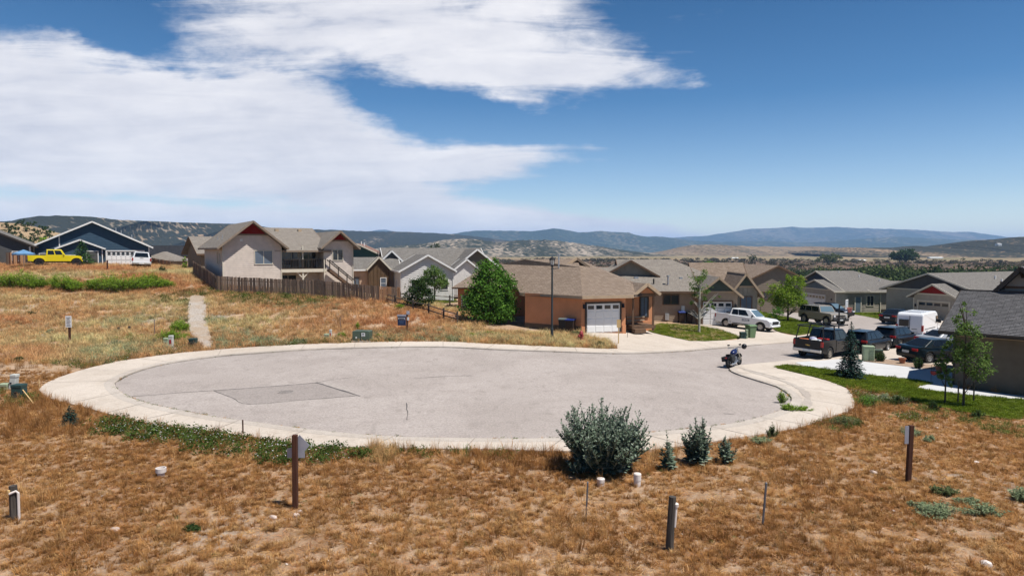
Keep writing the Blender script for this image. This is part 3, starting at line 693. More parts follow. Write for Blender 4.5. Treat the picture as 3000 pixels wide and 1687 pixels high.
hill('far_mountain', [(1750, 720, 10000), (1900, 703, 10000), (1960, 697, 10000), (2060, 692, 10000), (2130, 682, 10000), (2200, 671, 10000), (2240, 669, 10000), (2290, 668, 10000), (2322, 663, 10000), (2350, 667, 10000), (2390, 668, 10000), (2450, 665, 10000), (2510, 668, 10000), (2600, 671, 10000), (2700, 674, 10000), (2770, 679, 10000),
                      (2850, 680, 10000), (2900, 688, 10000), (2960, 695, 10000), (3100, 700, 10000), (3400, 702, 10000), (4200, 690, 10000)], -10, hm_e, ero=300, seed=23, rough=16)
hill('foothill_range', [(1900, 735, 7000), (2060, 716, 7000), (2150, 707, 7000), (2250, 706, 7000), (2350, 710, 7000), (2450, 707, 7000), (2560, 697, 7000), (2620, 694, 7000), (2700, 697, 7000), (2800, 702, 7000), (2900, 703, 7000), (3100, 700, 7000), (3500, 706, 7000), (4200, 700, 7000)], -10, hm_d, ero=140, seed=29, rough=12)
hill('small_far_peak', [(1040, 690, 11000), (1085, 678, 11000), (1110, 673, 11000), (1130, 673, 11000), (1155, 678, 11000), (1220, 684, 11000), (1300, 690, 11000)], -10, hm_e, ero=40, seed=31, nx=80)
hill('sage_hill', [(2330, 742, 1900), (2440, 727, 1900), (2500, 726, 1900), (2600, 727, 1900), (2680, 722, 1850), (2740, 722, 1850), (2790, 716, 1800), (2870, 705, 1750), (2960, 697, 1700), (3030, 692, 1650), (3200, 690, 1600), (3600, 680, 1600), (4300, 690, 1600)], -8, hm_g, ero=16, seed=37, rough=3, front=.25, trees=3)
hill('dry_hill', [(1880, 757, 2300), (1930, 748, 2300), (1970, 735, 2300), (2020, 719, 2300), (2060, 717, 2300), (2110, 717, 2300), (2200, 722, 2350), (2320, 723, 2400), (2400, 723, 2400), (2480, 727, 2400), (2560, 735, 2400), (2680, 750, 2400)], -8, hm_h, ero=14, seed=41, rough=3, front=.2, trees=2)

# ------------------------------------------------------------------ haze: the air between the camera and the far ranges
hz = MB().box(-24000, 24000, -9000, 24000, -22, 395).build('haze', None, None, uv=False)
hm = bpy.data.materials.new('valley_air'); hm.use_nodes = True; nt = hm.node_tree; nt.nodes.remove(nt.nodes['Principled BSDF'])
pv = nt.nodes.new('ShaderNodeVolumePrincipled'); pv.inputs['Color'].default_value = (0.36, 0.60, 1.0, 1); pv.inputs['Density'].default_value = HAZE = 7.2e-5
pv.inputs['Anisotropy'].default_value = 0.0
nt.links.new(pv.outputs[0], nt.nodes['Material Output'].inputs['Volume'])
hz.data.materials.append(hm); tag(hz, kind='stuff')
# ------------------------------------------------------------------ houses
SH_GREY = mat_shingle('grey_shingle', (0.148, 0.136, 0.124), (0.204, 0.192, 0.176), (0.12, 0.112, 0.104))
SH_TAN = mat_shingle('tan_shingle', (0.196, 0.172, 0.148), (0.264, 0.236, 0.204), (0.16, 0.14, 0.12))
SH_BRN = mat_shingle('brown_shingle', (0.184, 0.14, 0.108), (0.272, 0.212, 0.164), (0.148, 0.108, 0.08))
SH_DRK = mat_shingle('charcoal_shingle', (0.0224, 0.024, 0.0288), (0.04, 0.0416, 0.048), (0.016, 0.0176, 0.0216))
SH_RED = mat_shingle('red_brown_shingle', (0.2, 0.116, 0.092), (0.256, 0.16, 0.128), (0.152, 0.088, 0.072))
SH_SLT = mat_shingle('slate_shingle', (0.098, 0.095, 0.098), (0.15, 0.146, 0.15), (0.065, 0.065, 0.068), .33, .145)
def wallmat(n, c, d=.86, b=.25): return mat(n, c, tuple(x * d for x in c), scale=2.2, rough=.85, bump=b, bscale=30, spec=.2)
W_BLUE = wallmat('navy_siding', (0.042, 0.078, 0.118)); W_BEIGE = wallmat('beige_siding', (0.60, 0.52, 0.45)); W_ORG = wallmat('orange_stucco', (0.56, 0.25, 0.125), .9, .5)
W_TAN = wallmat('tan_stucco', (0.33, 0.255, 0.185)); W_GRY = wallmat('pale_grey_siding', (0.62, 0.60, 0.57)); W_BRN = wallmat('brown_boards', (0.12, 0.075, 0.042)); W_PEACH = wallmat('peach_stucco', (0.50, 0.35, 0.25))
W_GRN = wallmat('green_siding', (0.035, 0.085, 0.080)); W_DTAN = wallmat('dark_tan_siding', (0.21, 0.17, 0.13)); W_LGRY = wallmat('greige_siding', (0.36, 0.325, 0.27)); W_DARK = wallmat('taupe_siding', (0.165, 0.13, 0.092)); W_CHAR = wallmat('charcoal_siding', (0.085, 0.085, 0.085))
W_RED = wallmat('dark_red_siding', (0.23, 0.016, 0.015)); W_NAVY = wallmat('dusk_blue_siding', (0.045, 0.065, 0.105)); W_BATT = wallmat('khaki_batten', (0.27, 0.245, 0.20)); W_SAGE = wallmat('sage_shakes', (0.065, 0.085, 0.075))
W_TEAL = wallmat('dusty_blue_siding', (0.12, 0.16, 0.20)); W_PLINTH = wallmat('umber_plinth', (0.13, 0.09, 0.06))
T_WHT = mat('white_trim', (0.72, 0.71, 0.69), (0.66, 0.65, 0.63), scale=3, rough=.6); T_TAN = mat('tan_trim', (0.40, 0.30, 0.20), (0.34, 0.25, 0.17), scale=3, rough=.7); T_BRN = mat('brown_trim', (0.14, 0.085, 0.05), (0.11, 0.065, 0.04), scale=3, rough=.7)
T_BEI = mat('taupe_trim', (0.24, 0.185, 0.14), (0.20, 0.155, 0.115), scale=3, rough=.7)
T_DRK = mat('dark_trim', (0.035, 0.027, 0.022), (0.05, 0.04, 0.032), scale=3, rough=.6); T_CRM = mat('cream_trim', (0.58, 0.53, 0.43), (0.53, 0.48, 0.39), scale=3, rough=.7); T_GRY = mat('grey_trim', (0.28, 0.26, 0.235), (0.25, 0.23, 0.21), scale=3, rough=.7)
DOOR_W = mat('white_garage_paint', (0.74, 0.735, 0.72), (0.70, 0.695, 0.68), scale=1.5, rough=.5); DOOR_T = mat('greige_garage_paint', (0.33, 0.29, 0.235), (0.30, 0.265, 0.215), scale=1.5, rough=.55)
GLASS = mat_glass(); GLASS_B = mat_glass('curtained_glass', (0.10, 0.13, 0.17), .12); CURT = mat('curtain', (0.42, 0.48, 0.55), (0.30, 0.36, 0.44), scale=9, rough=.9, stretch=(1, 1, .05))
METAL = mat('galvanised_metal', (0.55, 0.56, 0.57), (0.45, 0.46, 0.47), scale=5, rough=.4, metal=.8); BLACKM = mat('black_metal', (0.012, 0.012, 0.013), rough=.45, spec=.4)

class House:
    def __init__(s, name, loc, rz, label):
        s.o = empty(name, loc, rz, label, 'house')
    def roofs(s, planes, rm, fm, th=.16, fascia=True, edges=None):
        """planes: polygons counter-clockwise from above; fascia boards follow the given edges."""
        mb = MB()
        for p in planes: mb.slab(p, th)
        r = mb.build('roof', rm, s.o)
        if fascia and edges:
            for a, b in edges:
                f = MB(); f.beam(Vector(a) + Vector((0, 0, -.075)), Vector(b) + Vector((0, 0, -.075)), .05, .18); f.build('fascia_board', fm, r)
        return r
    def block(s, x0, y0, w, d, zb, zt, pitch, axis='y', ov=.5, og=.45, wm=None, rm=None, fm=None, hip=(0, 0), gm=None, gz=None, lap=None, side_m=None, ridge_x=.5, faces='FRBL', batten=False):
        """Walls + pitched roof. axis 'y': ridge runs away from the front (gable in front); 'x': ridge along the front."""
        Lc = []
        if axis == 'y': T = lambda a, b, z: (x0 + a, y0 + b, z); W_, D_ = w, d
        else: T = lambda a, b, z: (x0 + w - b, y0 + a, z) ; W_, D_ = d, w       # a runs from front to back, b from right to left
        rc = W_ * ridge_x; zr = zt + pitch * min(rc, W_ - rc)
        pl, pr = (zr - zt) / rc, (zr - zt) / (W_ - rc)
        h0, h1 = hip
        # walls
        wl = MB(); faces_ = {}
        f = [T(0, 0, zb), T(W_, 0, zb), T(W_, 0, zt)] + ([T(rc, 0, zr)] if not h0 else []) + [T(0, 0, zt)]
        b = [T(W_, D_, zb), T(0, D_, zb), T(0, D_, zt)] + ([T(rc, D_, zr)] if not h1 else []) + [T(W_, D_, zt)]
        r = [T(W_, 0, zb), T(W_, D_, zb), T(W_, D_, zt), T(W_, 0, zt)]
        l = [T(0, D_, zb), T(0, 0, zb), T(0, 0, zt), T(0, D_, zt)]
        for p in (f, b, r, l): wl.poly(p)
        wall = wl.build('wall', wm, s.o)
        if lap:
            for p in (f, r, l): s.siding(p, lap, wm, wall)
        if batten:
            for p in (f,): s.battens(p, .4, wm, wall)
        # gable infill panel of another colour, 3 cm proud
        if gm is not None and not h0:
            z0 = gz if gz is not None else zt
            k = (zr - z0) / (zr - zt) if zr > zt else 0; a0, a1 = rc - rc * k, rc + (W_ - rc) * k
            g = MB(); g.slab([T(a0, -.065, z0), T(a1, -.065, z0), T(rc, -.065, zr)], .06)
            gp = g.build('gable_panel', gm, s.o)
            g = MB(); g.beam(T(a0, -.09, z0), T(a1, -.09, z0), .06, .14); g.build('gable_trim', fm, gp)
        # roof planes
        e0, e1 = -og if not h0 else -ov, D_ + (og if not h1 else ov)
        zl, zrr = zt - pl * ov, zt - pr * ov; up = .17
        rb, re = (e0 if not h0 else h0), (e1 if not h1 else D_ - h1)
        A, B_ = T(-ov, e0, zl + up), T(-ov, e1, zl + up); C_, D2 = T(W_ + ov, e0, zrr + up), T(W_ + ov, e1, zrr + up)
        R0, R1 = T(rc, rb, zr + up), T(rc, re, zr + up)
        planes = [[A, R0, R1, B_], [C_, D2, R1, R0]]
        if h0: planes.append([A, C_, R0])
        if h1: planes.append([B_, R1, D2])
        ed = [(A, B_), (C_, D2)]
        ed += [(A, C_)] if h0 else [(A, R0), (R0, C_)]
        ed += [(B_, D2)] if h1 else [(B_, R1), (R1, D2)]
        planes = [fixup(p) for p in planes]
        s.roofs(planes, rm, fm, edges=ed)
        return wall
    def siding(s, poly, exp, m, parent, proud=.035, lip=.02):
        """Horizontal lap boards as real geometry on a vertical wall polygon."""
        p = [Vector(q) for q in poly]; u = (p[1] - p[0]).normalized(); n = u.cross(Vector((0, 0, 1))).normalized()
        zmin, zmax = min(q.z for q in p), max(q.z for q in p); mb = MB(); z = zmin
        def ext(z):
            xs = []
            for a, b in zip(p, p[1:] + p[:1]):
                if (a.z - z) * (b.z - z) <= 0 and abs(a.z - b.z) > 1e-6:
                    t = (z - a.z) / (b.z - a.z); xs.append((a + (b - a) * t - p[0]).dot(u))
            return (min(xs), max(xs)) if len(xs) >= 2 else None
        while z < zmax - .02:
            z1 = min(z + exp, zmax - .005); e0, e1 = ext(z + .002), ext(z1 - .002)
            if e0 and e1:
                q = lambda t, zz, o: p[0] + u * t + n * o + Vector((0, 0, zz - p[0].z))
                mb.poly([q(e0[0], z, proud), q(e0[1], z, proud), q(e1[1], z1, proud - lip), q(e1[0], z1, proud - lip)])
                mb.poly([q(e0[0], z, 0), q(e0[1], z, 0), q(e0[1], z, proud), q(e0[0], z, proud)])
            z += exp
        o = mb.build('lap_siding', m, parent); tag(o, kind='stuff')
    def battens(s, poly, step, m, parent):
        p = [Vector(q) for q in poly]; u = (p[1] - p[0]).normalized(); n = u.cross(Vector((0, 0, 1))).normalized(); L = (p[1] - p[0]).length; t = step / 2
        while t < L:
            zs = []
            for a, b in zip(p, p[1:] + p[:1]):
                ta, tb = (a - p[0]).dot(u), (b - p[0]).dot(u)
                if (ta - t) * (tb - t) < 0: zs.append(a.z + (b.z - a.z) * (t - ta) / (tb - ta))
            if len(zs) >= 2:
                c = p[0] + u * t + n * .015; MB().beam(Vector((c.x, c.y, min(zs) + .01)), Vector((c.x, c.y, max(zs) - .02)), .045, .05, n).build('batten', m, parent)
            t += step
    def face(s, o, ang):
        """Frame on a wall: origin o, ang = direction of its run in the house plan (deg); returns f(u, v, out)."""
        c, d = math.cos(R(ang)), math.sin(R(ang))
        return lambda u, v, w: (o[0] + c * u + d * w, o[1] + d * u - c * w, o[2] + v)
    def window(s, F, u, v, w, h, fm, glass=None, mull=1, bar=None, fr=.07, name='window'):
        """Window with frame, panes and mullions; u, v its lower left corner on the wall frame F."""
        glass = glass or GLASS; base = .045
        q = lambda a, b, c, d, o0, o1: [F(a, b, o0), F(c, b, o0), F(c, d, o0), F(a, d, o0), F(a, b, o1), F(c, b, o1), F(c, d, o1), F(a, d, o1)]
        fb = MB()
        for a, b, c, d in ((u - fr, v - fr, u + w + fr, v), (u - fr, v + h, u + w + fr, v + h + fr), (u - fr, v, u, v + h), (u + w, v, u + w + fr, v + h)): hexa(fb, q(a, b, c, d, base - .05, base + .04))
        f = fb.build(name, fm, s.o)
        k = mull + 1; pw = w / k
        for i in range(k):
            g = MB(); hexa(g, q(u + i * pw, v, u + (i + 1) * pw, v + h, base - .045, base)); g.build('pane', glass, f)
        for i in range(1, k):
            g = MB(); hexa(g, q(u + i * pw - .025, v, u + i * pw + .025, v + h, base - .04, base + .02)); g.build('mullion', fm, f)
        if bar:
            for bb in range(1, bar + 1):
                g = MB(); z = v + h * bb / (bar + 1); hexa(g, q(u, z - .02, u + w, z + .02, base - .04, base + .012)); g.build('glazing_bar', fm, f)
        return f
    def garage(s, F, u, v, w, h, fm, dm, cols=4, rows=4, lights=True):
        q = lambda a, b, c, d, o0, o1: [F(a, b, o0), F(c, b, o0), F(c, d, o0), F(a, d, o0), F(a, b, o1), F(c, b, o1), F(c, d, o1), F(a, d, o1)]
        g = MB(); hexa(g, q(u, v, u + w, v + h, 0, .03)); door = g.build('garage_door', dm, s.o)
        fr = .12
        for a, b, c, d in ((u - fr, v, u, v + h + fr), (u + w, v, u + w + fr, v + h + fr), (u, v + h, u + w, v + h + fr)):
            t = MB(); hexa(t, q(a, b, c, d, 0, .09)); t.build('door_trim', fm, door)
        rh, cw = h / rows, w / cols
        for r_ in range(rows):
            for c in range(cols):
                a, b = u + c * cw, v + r_ * rh
                if r_ == rows - 1 and lights:
                    t = MB(); hexa(t, q(a + .10, b + .13, a + cw - .10, b + rh - .13, .028, .05)); t.build('pane', GLASS, door)
                else:
                    t = MB(); hexa(t, q(a + .05, b + .045, a + cw - .05, b + rh - .045, .02, .05)); t.build('panel', dm, door, bevel=.012)
        return door
    def pipe(s, p, h=.5, r=.05, m=None, cap=False):
        mb = MB(); mb.tube([p, (p[0], p[1], p[2] + h)], r, 8)
        if cap: mb.tube([(p[0], p[1], p[2] + h), (p[0], p[1], p[2] + h + .12)], r * 1.9, 8)
        mb.build('vent_pipe', m or METAL, s.o)
    def boxpart(s, name, m, *b, parent=None): return MB().box(*b).build(name, m, parent or s.o)
def hexa(mb, c):
    i = len(mb.v); mb.v += [tuple(p) for p in c]
    mb.f += [tuple(i + k for k in q) for q in ((0, 3, 2, 1), (4, 5, 6, 7), (0, 1, 5, 4), (1, 2, 6, 5), (2, 3, 7, 6), (3, 0, 4, 7))]
def fixup(p):
    """Order a roof polygon so that its outer side looks up."""
    n = Vector((0, 0, 0)); v = [Vector(q) for q in p]
    for a, b in zip(v, v[1:] + v[:1]): n += a.cross(b)
    return p if n.z > 0 else p[::-1]
def at_house(px, py, D, theta):
    """Corner point and yaw for a house whose front runs at theta degrees from the picture plane."""
    p = P(px, py, D); return p

# --- beige two-storey house with deck
def beige_house():
    p = P(652, 800, 64.5); hs = House('beige_deck_house', (p.x, p.y, 2.1), R(32), 'beige lap-sided house with dark red gables and a raised rear deck'); z = lambda a: a - 2.1
    hs.block(0, 0, 5.4, 11, 0, z(6.75), .80, 'y', wm=W_BEIGE, rm=SH_TAN, fm=T_BEI, gm=W_RED, gz=z(7.75), lap=.19, ov=.55, og=.9)
    hs.block(9.7, .2, 3.1, 9, 0, z(6.75), .86, 'y', wm=W_BEIGE, rm=SH_TAN, fm=T_BEI, gm=W_RED, gz=z(7.25), lap=.19, ov=.5, og=.85)
    hs.block(5.0, 2.3, 5.2, 9, 0, z(6.9), .36, 'x', wm=W_BEIGE, rm=SH_TAN, fm=T_BEI, lap=.19, ov=2.3, og=.2)
    F = hs.face((0, 0, 0), 0)
    hs.window(F, 2.95, z(4.95), 1.6, 1.25, T_CRM, GLASS_B, 1)
    Fr = hs.face((9.7, .2, 0), 0); hs.window(Fr, .95, z(5.25), 1.0, 1.05, T_CRM, GLASS, 1)
    Fm = hs.face((5.4, 2.3, 0), 0); hs.window(Fm, .3, z(4.75), 1.9, 1.6, T_CRM, GLASS_B, 2)
    d = hs.window(Fm, 2.55, z(4.40), 1.5, 1.95, T_CRM, GLASS, 1, name='patio_door')
    hs.window(Fm, .4, z(2.6), 1.6, 1.1, T_CRM, GLASS, 1)
    Fl = hs.face((0, 3.0, 0), -90); hs.window(Fl, .4, z(5.0), .5, 1.0, T_CRM); hs.window(Fl, 1.9, z(5.0), .5, 1.0, T_CRM)
    # deck
    dz = z(4.38); dk = hs.boxpart('deck', T_CRM, 5.43, 9.95, .15, 2.26, dz - .32, dz)
    for k in range(15): MB().box(5.44, 9.94, .16 + k * .14, .16 + k * .14 + .125, dz + .002, dz + .035).build('plank', T_BRN, dk)
    for x in (7.6, 9.8): hs.boxpart('post', T_CRM, x - .08, x + .08, .22, .38, 0, dz - .32)
    for x in (7.6,):
        MB().beam((x - .55, .3, dz - .35), (x - .02, .3, dz - .9), .1, .1).build('brace', T_CRM, hs.o); MB().beam((x + .55, .3, dz - .35), (x + .02, .3, dz - .9), .1, .1).build('brace', T_CRM, hs.o)
    for x in (7.6, 9.8): hs.boxpart('porch_post', T_CRM, x - .06, x + .06, .24, .36, dz + .03, z(6.72))
    rl = hs.boxpart('railing', T_DRK, 5.45, 9.9, .17, .23, dz + .92, dz + 1.0)
    MB().box(5.45, 9.9, .18, .22, dz + .10, dz + .15).build('bottom_rail', T_DRK, rl)
    for k in range(28): x = 5.52 + k * .16; MB().box(x, x + .035, .185, .215, dz + .15, dz + .92).build('baluster', T_DRK, rl)
    for x in (5.5, 7.6, 9.85): MB().box(x - .05, x + .05, .16, .25, dz, dz + 1.0).build('rail_post', T_DRK, rl)
    hs.boxpart('barbecue', BLACKM, 6.6, 7.3, .6, 1.1, dz + .04, dz + .95)
    # stairs to the right along the front
    n = 12; x0, x1 = 9.95, 12.6
    st = MB(); st.beam((x0, -.10, dz - .1), (x1, -.10, .1), .06, .25); stair = st.build('stair', T_BRN, hs.o)
    MB().beam((x0, -.95, dz - .1), (x1, -.95, .1), .06, .25).build('stringer', T_BRN, stair)
    for k in range(n):
        t = (k + .5) / n; x = x0 + (x1 - x0) * t; zz = dz + (.1 - dz) * t; MB().box(x - .13, x + .13, -.92, -.12, zz - .02, zz + .03).build('tread', T_BRN, stair)
    MB().beam((x0, -.98, dz + .9), (x1, -.98, 1.0), .07, .10).build('handrail', T_DRK, stair); MB().beam((x0, -.06, dz + .9), (x1, -.06, 1.0), .07, .10).build('handrail', T_DRK, stair)
    for k in range(4):
        t = k / 3; x = x0 + (x1 - x0) * t; zz = dz + (.1 - dz) * t
        for y in (-.98,): MB().box(x - .04, x + .04, y - .04, y + .04, zz - .1, zz + .92).build('stair_post', T_DRK, stair)
    for x, y in ((.55, 6.0), (.75, 4.2), (.5, 2.8)): hs.pipe((x, y, z(6.75) + .8 * x + .1), .35, .05)
    for x in (6.2, 8.6): hs.boxpart('roof_vent', T_TAN, x, x + .35, 5.6, 6.0, z(6.9) + .36 * 3.3 + .15, z(6.9) + .36 * 3.3 + .42)
    MB().box(1.6, 1.85, -.06, 0, z(7.1), z(7.35)).build('gable_vent', T_WHT, hs.o)
    for x in (5.42, 0.03, 9.72, 12.72): MB().box(x - .04, x + .04, -.09 if x < 6 else .1, -.03 if x < 6 else .17, .1, z(6.6)).build('downspout', T_CRM, hs.o)
beige_house()

# --- navy gable house with white garage door
def blue_house():
    p = P(100, 780, 83.0); zb = 4.0; hs = House('navy_house', (p.x, p.y, zb), R(28), 'navy blue gabled house with white trim and white double garage door')
    w = 12.4; zt = 6.72 - zb
    hs.block(0, 0, w, 12, -.6, zt, .485, 'y', wm=W_BLUE, rm=SH_GREY, fm=T_WHT, ov=.45, og=.5, lap=.22)
    F = hs.face((0, 0, 0), 0)
    hs.garage(F, 7.65, -.15, 4.1, 2.3, T_WHT, DOOR_W, 8, 4)
    hs.block(2.7, -1.7, 4.5, 2.0, -.6, 6.5 - zb, .42, 'y', wm=W_BLUE, rm=SH_GREY, fm=T_WHT, ov=.35, og=.35)
    F2 = hs.face((2.7, -1.7, 0), 0); hs.window(F2, .5, .55, 1.2, 1.1, T_WHT, GLASS, 1)
    hs.boxpart('front_door', W_CHAR, 5.7, 6.7, -1.78, -1.6, 0, 2.05)
    for x in (5.6, 6.8): hs.boxpart('door_trim', T_WHT, x - .05, x + .05, -1.80, -1.7, 0, 2.12)
    hs.boxpart('door_trim', T_WHT, 5.55, 6.85, -1.81, -1.7, 2.12, 2.22)
    hs.window(F, .6, .95, 1.6, .9, T_WHT, GLASS_B, 1)
    hs.boxpart('corner_trim', T_WHT, 2.6, 2.72, -.07, .05, 2.3, zt + .485 * 2.6)
    hs.boxpart('corner_trim', T_WHT, 12.3, 12.45, -.06, .02, 0, zt)
    hs.boxpart('corner_trim', T_WHT, -.05, .08, -.06, .02, 0, zt)
    hs.boxpart('downspout', T_WHT, 7.2, 7.3, -1.8, -1.7, -.5, 2.4)
    hs.boxpart('brick_plinth', wallmat('brick_red', (0.22, 0.09, 0.06)), 7.3, 7.5, -.1, 0, -.4, .55)
    for x in (7.35, 12.1):
        hs.boxpart('wall_lamp', BLACKM, x - .08, x + .08, -.18, 0, 1.55, 1.85)
    for x in (8.6, 9.2, 10.4): hs.pipe((x, 3.5, zt + .485 * (w - x) + .1), .55, .06)
blue_house()

def left_edge_house():
    c = P(90, 760, 80); w = 13.5; d = Vector((math.cos(R(30)), math.sin(R(30)), 0)); p = c - d * w
    hs = House('charcoal_house', (p.x, p.y, 4.6), R(30), 'dark charcoal house cut by the left picture edge')
    hs.block(0, 0, w, 10, -1.6, 2.2, .47, 'y', wm=W_CHAR, rm=SH_GREY, fm=T_DRK, ov=.5, og=.5, lap=.22)
    F = hs.face((0, 0, 0), 0); hs.window(F, w - 4.6, .4, 1.2, 1.3, T_WHT, GLASS_B, 1); hs.window(F, w - 1.7, .5, .7, 1.0, T_WHT, GLASS_B, 0)
    hs.boxpart('corner_trim', T_WHT, w - .12, w + .04, -.06, .02, -.4, 2.1)
    hs.block(w - 7.5, -2.0, 4.2, 2.4, -.8, 1.8, .3, 'y', wm=W_CHAR, rm=SH_GREY, fm=T_DRK, ov=.4, og=.4)
left_edge_house()

def back_left_houses():
    p = P(408, 770, 100); hs = House('black_roof_house', (p.x, p.y, 3.4), R(0), 'low tan brick house with a black shingle roof behind the wooden fence')
    hs.block(0, 0, 7.0, 8, -.5, 2.0, .36, 'x', wm=wallmat('tan_brick', (0.33, 0.23, 0.15)), rm=SH_DRK, fm=T_DRK, ov=.4, og=.3)
    F = hs.face((0, 0, 0), 0); hs.window(F, 4.9, .35, .8, 1.5, T_WHT, GLASS, 0, 1)
    p = P(440, 770, 92); h2 = House('tan_hip_house', (p.x, p.y, 3.6), R(4), 'small tan house with pale hip roof between the navy and beige houses')
    h2.block(-1.0, 0, 3.9, 5, -.3, 1.35, .50, 'y', wm=W_DTAN, rm=SH_TAN, fm=T_GRY, ov=.35, hip=(1.9, 1.9)); F = h2.face((-1, 0, 0), 0); h2.window(F, 1.4, .3, .8, .8, T_WHT)
    p = P(560, 780, 86); h3 = House('tan_gable_house', (p.x, p.y, 3.2), R(-48), 'tan roofed house with a shaded gable end left of the beige house')
    h3.block(-1.2, 0, 4.8, 8.5, -.3, 2.9, .72, 'y', wm=W_DTAN, rm=SH_TAN, fm=T_BRN, ov=.6, og=.6)
    F = h3.face((3.6, 0, 0), 90); h3.window(F, 1.2, .9, 1.1, 1.0, T_WHT, GLASS_B, 1); h3.window(F, 4.2, .9, 1.0, 1.0, T_WHT, GLASS_B, 1)
    h3.pipe((1.9, 3.5, 2.9 + .72 * 1.5), .5, .05, T_WHT)
back_left_houses()

def green_house():
    p = P(1040, 790, 98); hs = House('green_house', (p.x, p.y, .8), R(6), 'dark green house with red-brown roof behind the beige house')
    hs.block(-3.2, 0, 7.0, 8, -.3, 4.7, .46, 'y', wm=W_GRN, rm=SH_RED, fm=T_CRM, ov=.5, og=.5)
    hs.block(-4.0, -2.5, 4.8, 3, -.3, 3.4, .46, 'y', wm=wallmat('grey_green_siding', (0.20, 0.26, 0.24)), rm=SH_RED, fm=T_CRM, ov=.4, og=.4)
    F = hs.face((-3.2, 0, 0), 0); hs.window(F, 5.2, 1.6, .9, 1.1, T_CRM)
    hs.pipe((.6, 3, 6.2), .6, .08, T_WHT); hs.pipe((1.0, 3, 6.1), .5, .08, T_WHT)
green_house()

def grey_house():
    p = P(1177, 874, 71.5); hs = House('grey_gable_house', (p.x, p.y, 1.1), R(17), 'pale grey house with slate roof and three gables beside the split-rail fence')
    hs.block(0, 0, 5.5, 7.5, -.5, 3.0, .56, 'y', wm=W_GRY, rm=SH_GREY, fm=T_WHT, ov=.35, og=.35, lap=.2)
    F = hs.face((0, 0, 0), 0); hs.window(F, 1.05, 1.0, 1.5, 1.05, T_WHT, GLASS, 1); hs.window(F, 4.15, 1.0, .75, 1.05, T_WHT, GLASS, 0)
    # left wing with peach stucco and brown boarded bump
    hs.block(-5.6, 6.4, 6.0, 4.2, -.2, 3.05, .55, 'x', wm=W_PEACH, rm=SH_GREY, fm=T_WHT, ov=.35, og=.4)
    hs.block(-2.9, 5.6, 2.3, 1.2, -.2, 3.1, 1.05, 'y', wm=W_BRN, rm=SH_GREY, fm=T_CRM, ov=.2, og=.25, batten=True)
    Fb = hs.face((-2.9, 5.6, 0), 0); hs.window(Fb, 1.35, .9, .55, 1.15, T_WHT, GLASS_B, 0, 1)
    Fp = hs.face((-5.6, 6.4, 0), 0); hs.window(Fp, .9, 1.0, .8, 1.1, T_BRN, GLASS_B, 1)
    Fs = hs.face((0, 5.5, 0), -90); hs.window(Fs, 1.5, 1.0, .5, .9, T_WHT, GLASS_B, 0)
    # main roof behind and its gables
    hs.block(-.6, 7.2, 11.6, 7.6, -.2, 3.2, .55, 'x', wm=W_GRY, rm=SH_GREY, fm=T_WHT, ov=.45, og=.4)
    hs.block(-1.1, 8.3, 2.2, 3.0, 2.9, 3.95, .95, 'y', wm=W_CHAR, rm=SH_GREY, fm=T_WHT, ov=.2, og=.25)
    hs.block(7.2, 5.2, 4.4, 6, -.2, 3.45, .78, 'y', wm=wallmat('olive_siding', (0.16, 0.14, 0.11)), rm=SH_GREY, fm=T_WHT, ov=.45, og=.4)
    hs.block(6.2, 4.0, 3.4, 3, -.2, 2.7, .78, 'y', wm=W_GRY, rm=SH_GREY, fm=T_WHT, ov=.4, og=.3)
    Fd = hs.face((5.5, 7.2, 0), 0); hs.boxpart('porch_door', T_WHT, 5.75, 6.15, 7.05, 7.2, .3, 2.4)
    pr = hs.boxpart('porch_railing', T_DRK, 5.55, 8.2, 3.4, 3.46, .95, 1.03)
    for k in range(18): MB().box(5.6 + k * .145, 5.63 + k * .145, 3.41, 3.45, .15, .95).build('baluster', T_DRK, pr)
    hs.boxpart('porch_floor', T_GRY, 5.52, 8.2, 3.4, 7.1, -.1, .15)
    hs.pipe((-1.6, 8.0, 4.3), .7, .05, BLACKM); hs.boxpart('downspout', T_WHT, -.1, -.02, -.02, .06, -.2, 2.8); hs.boxpart('downspout', T_WHT, 5.44, 5.54, -.1, -.02, -.2, 2.8)
grey_house()

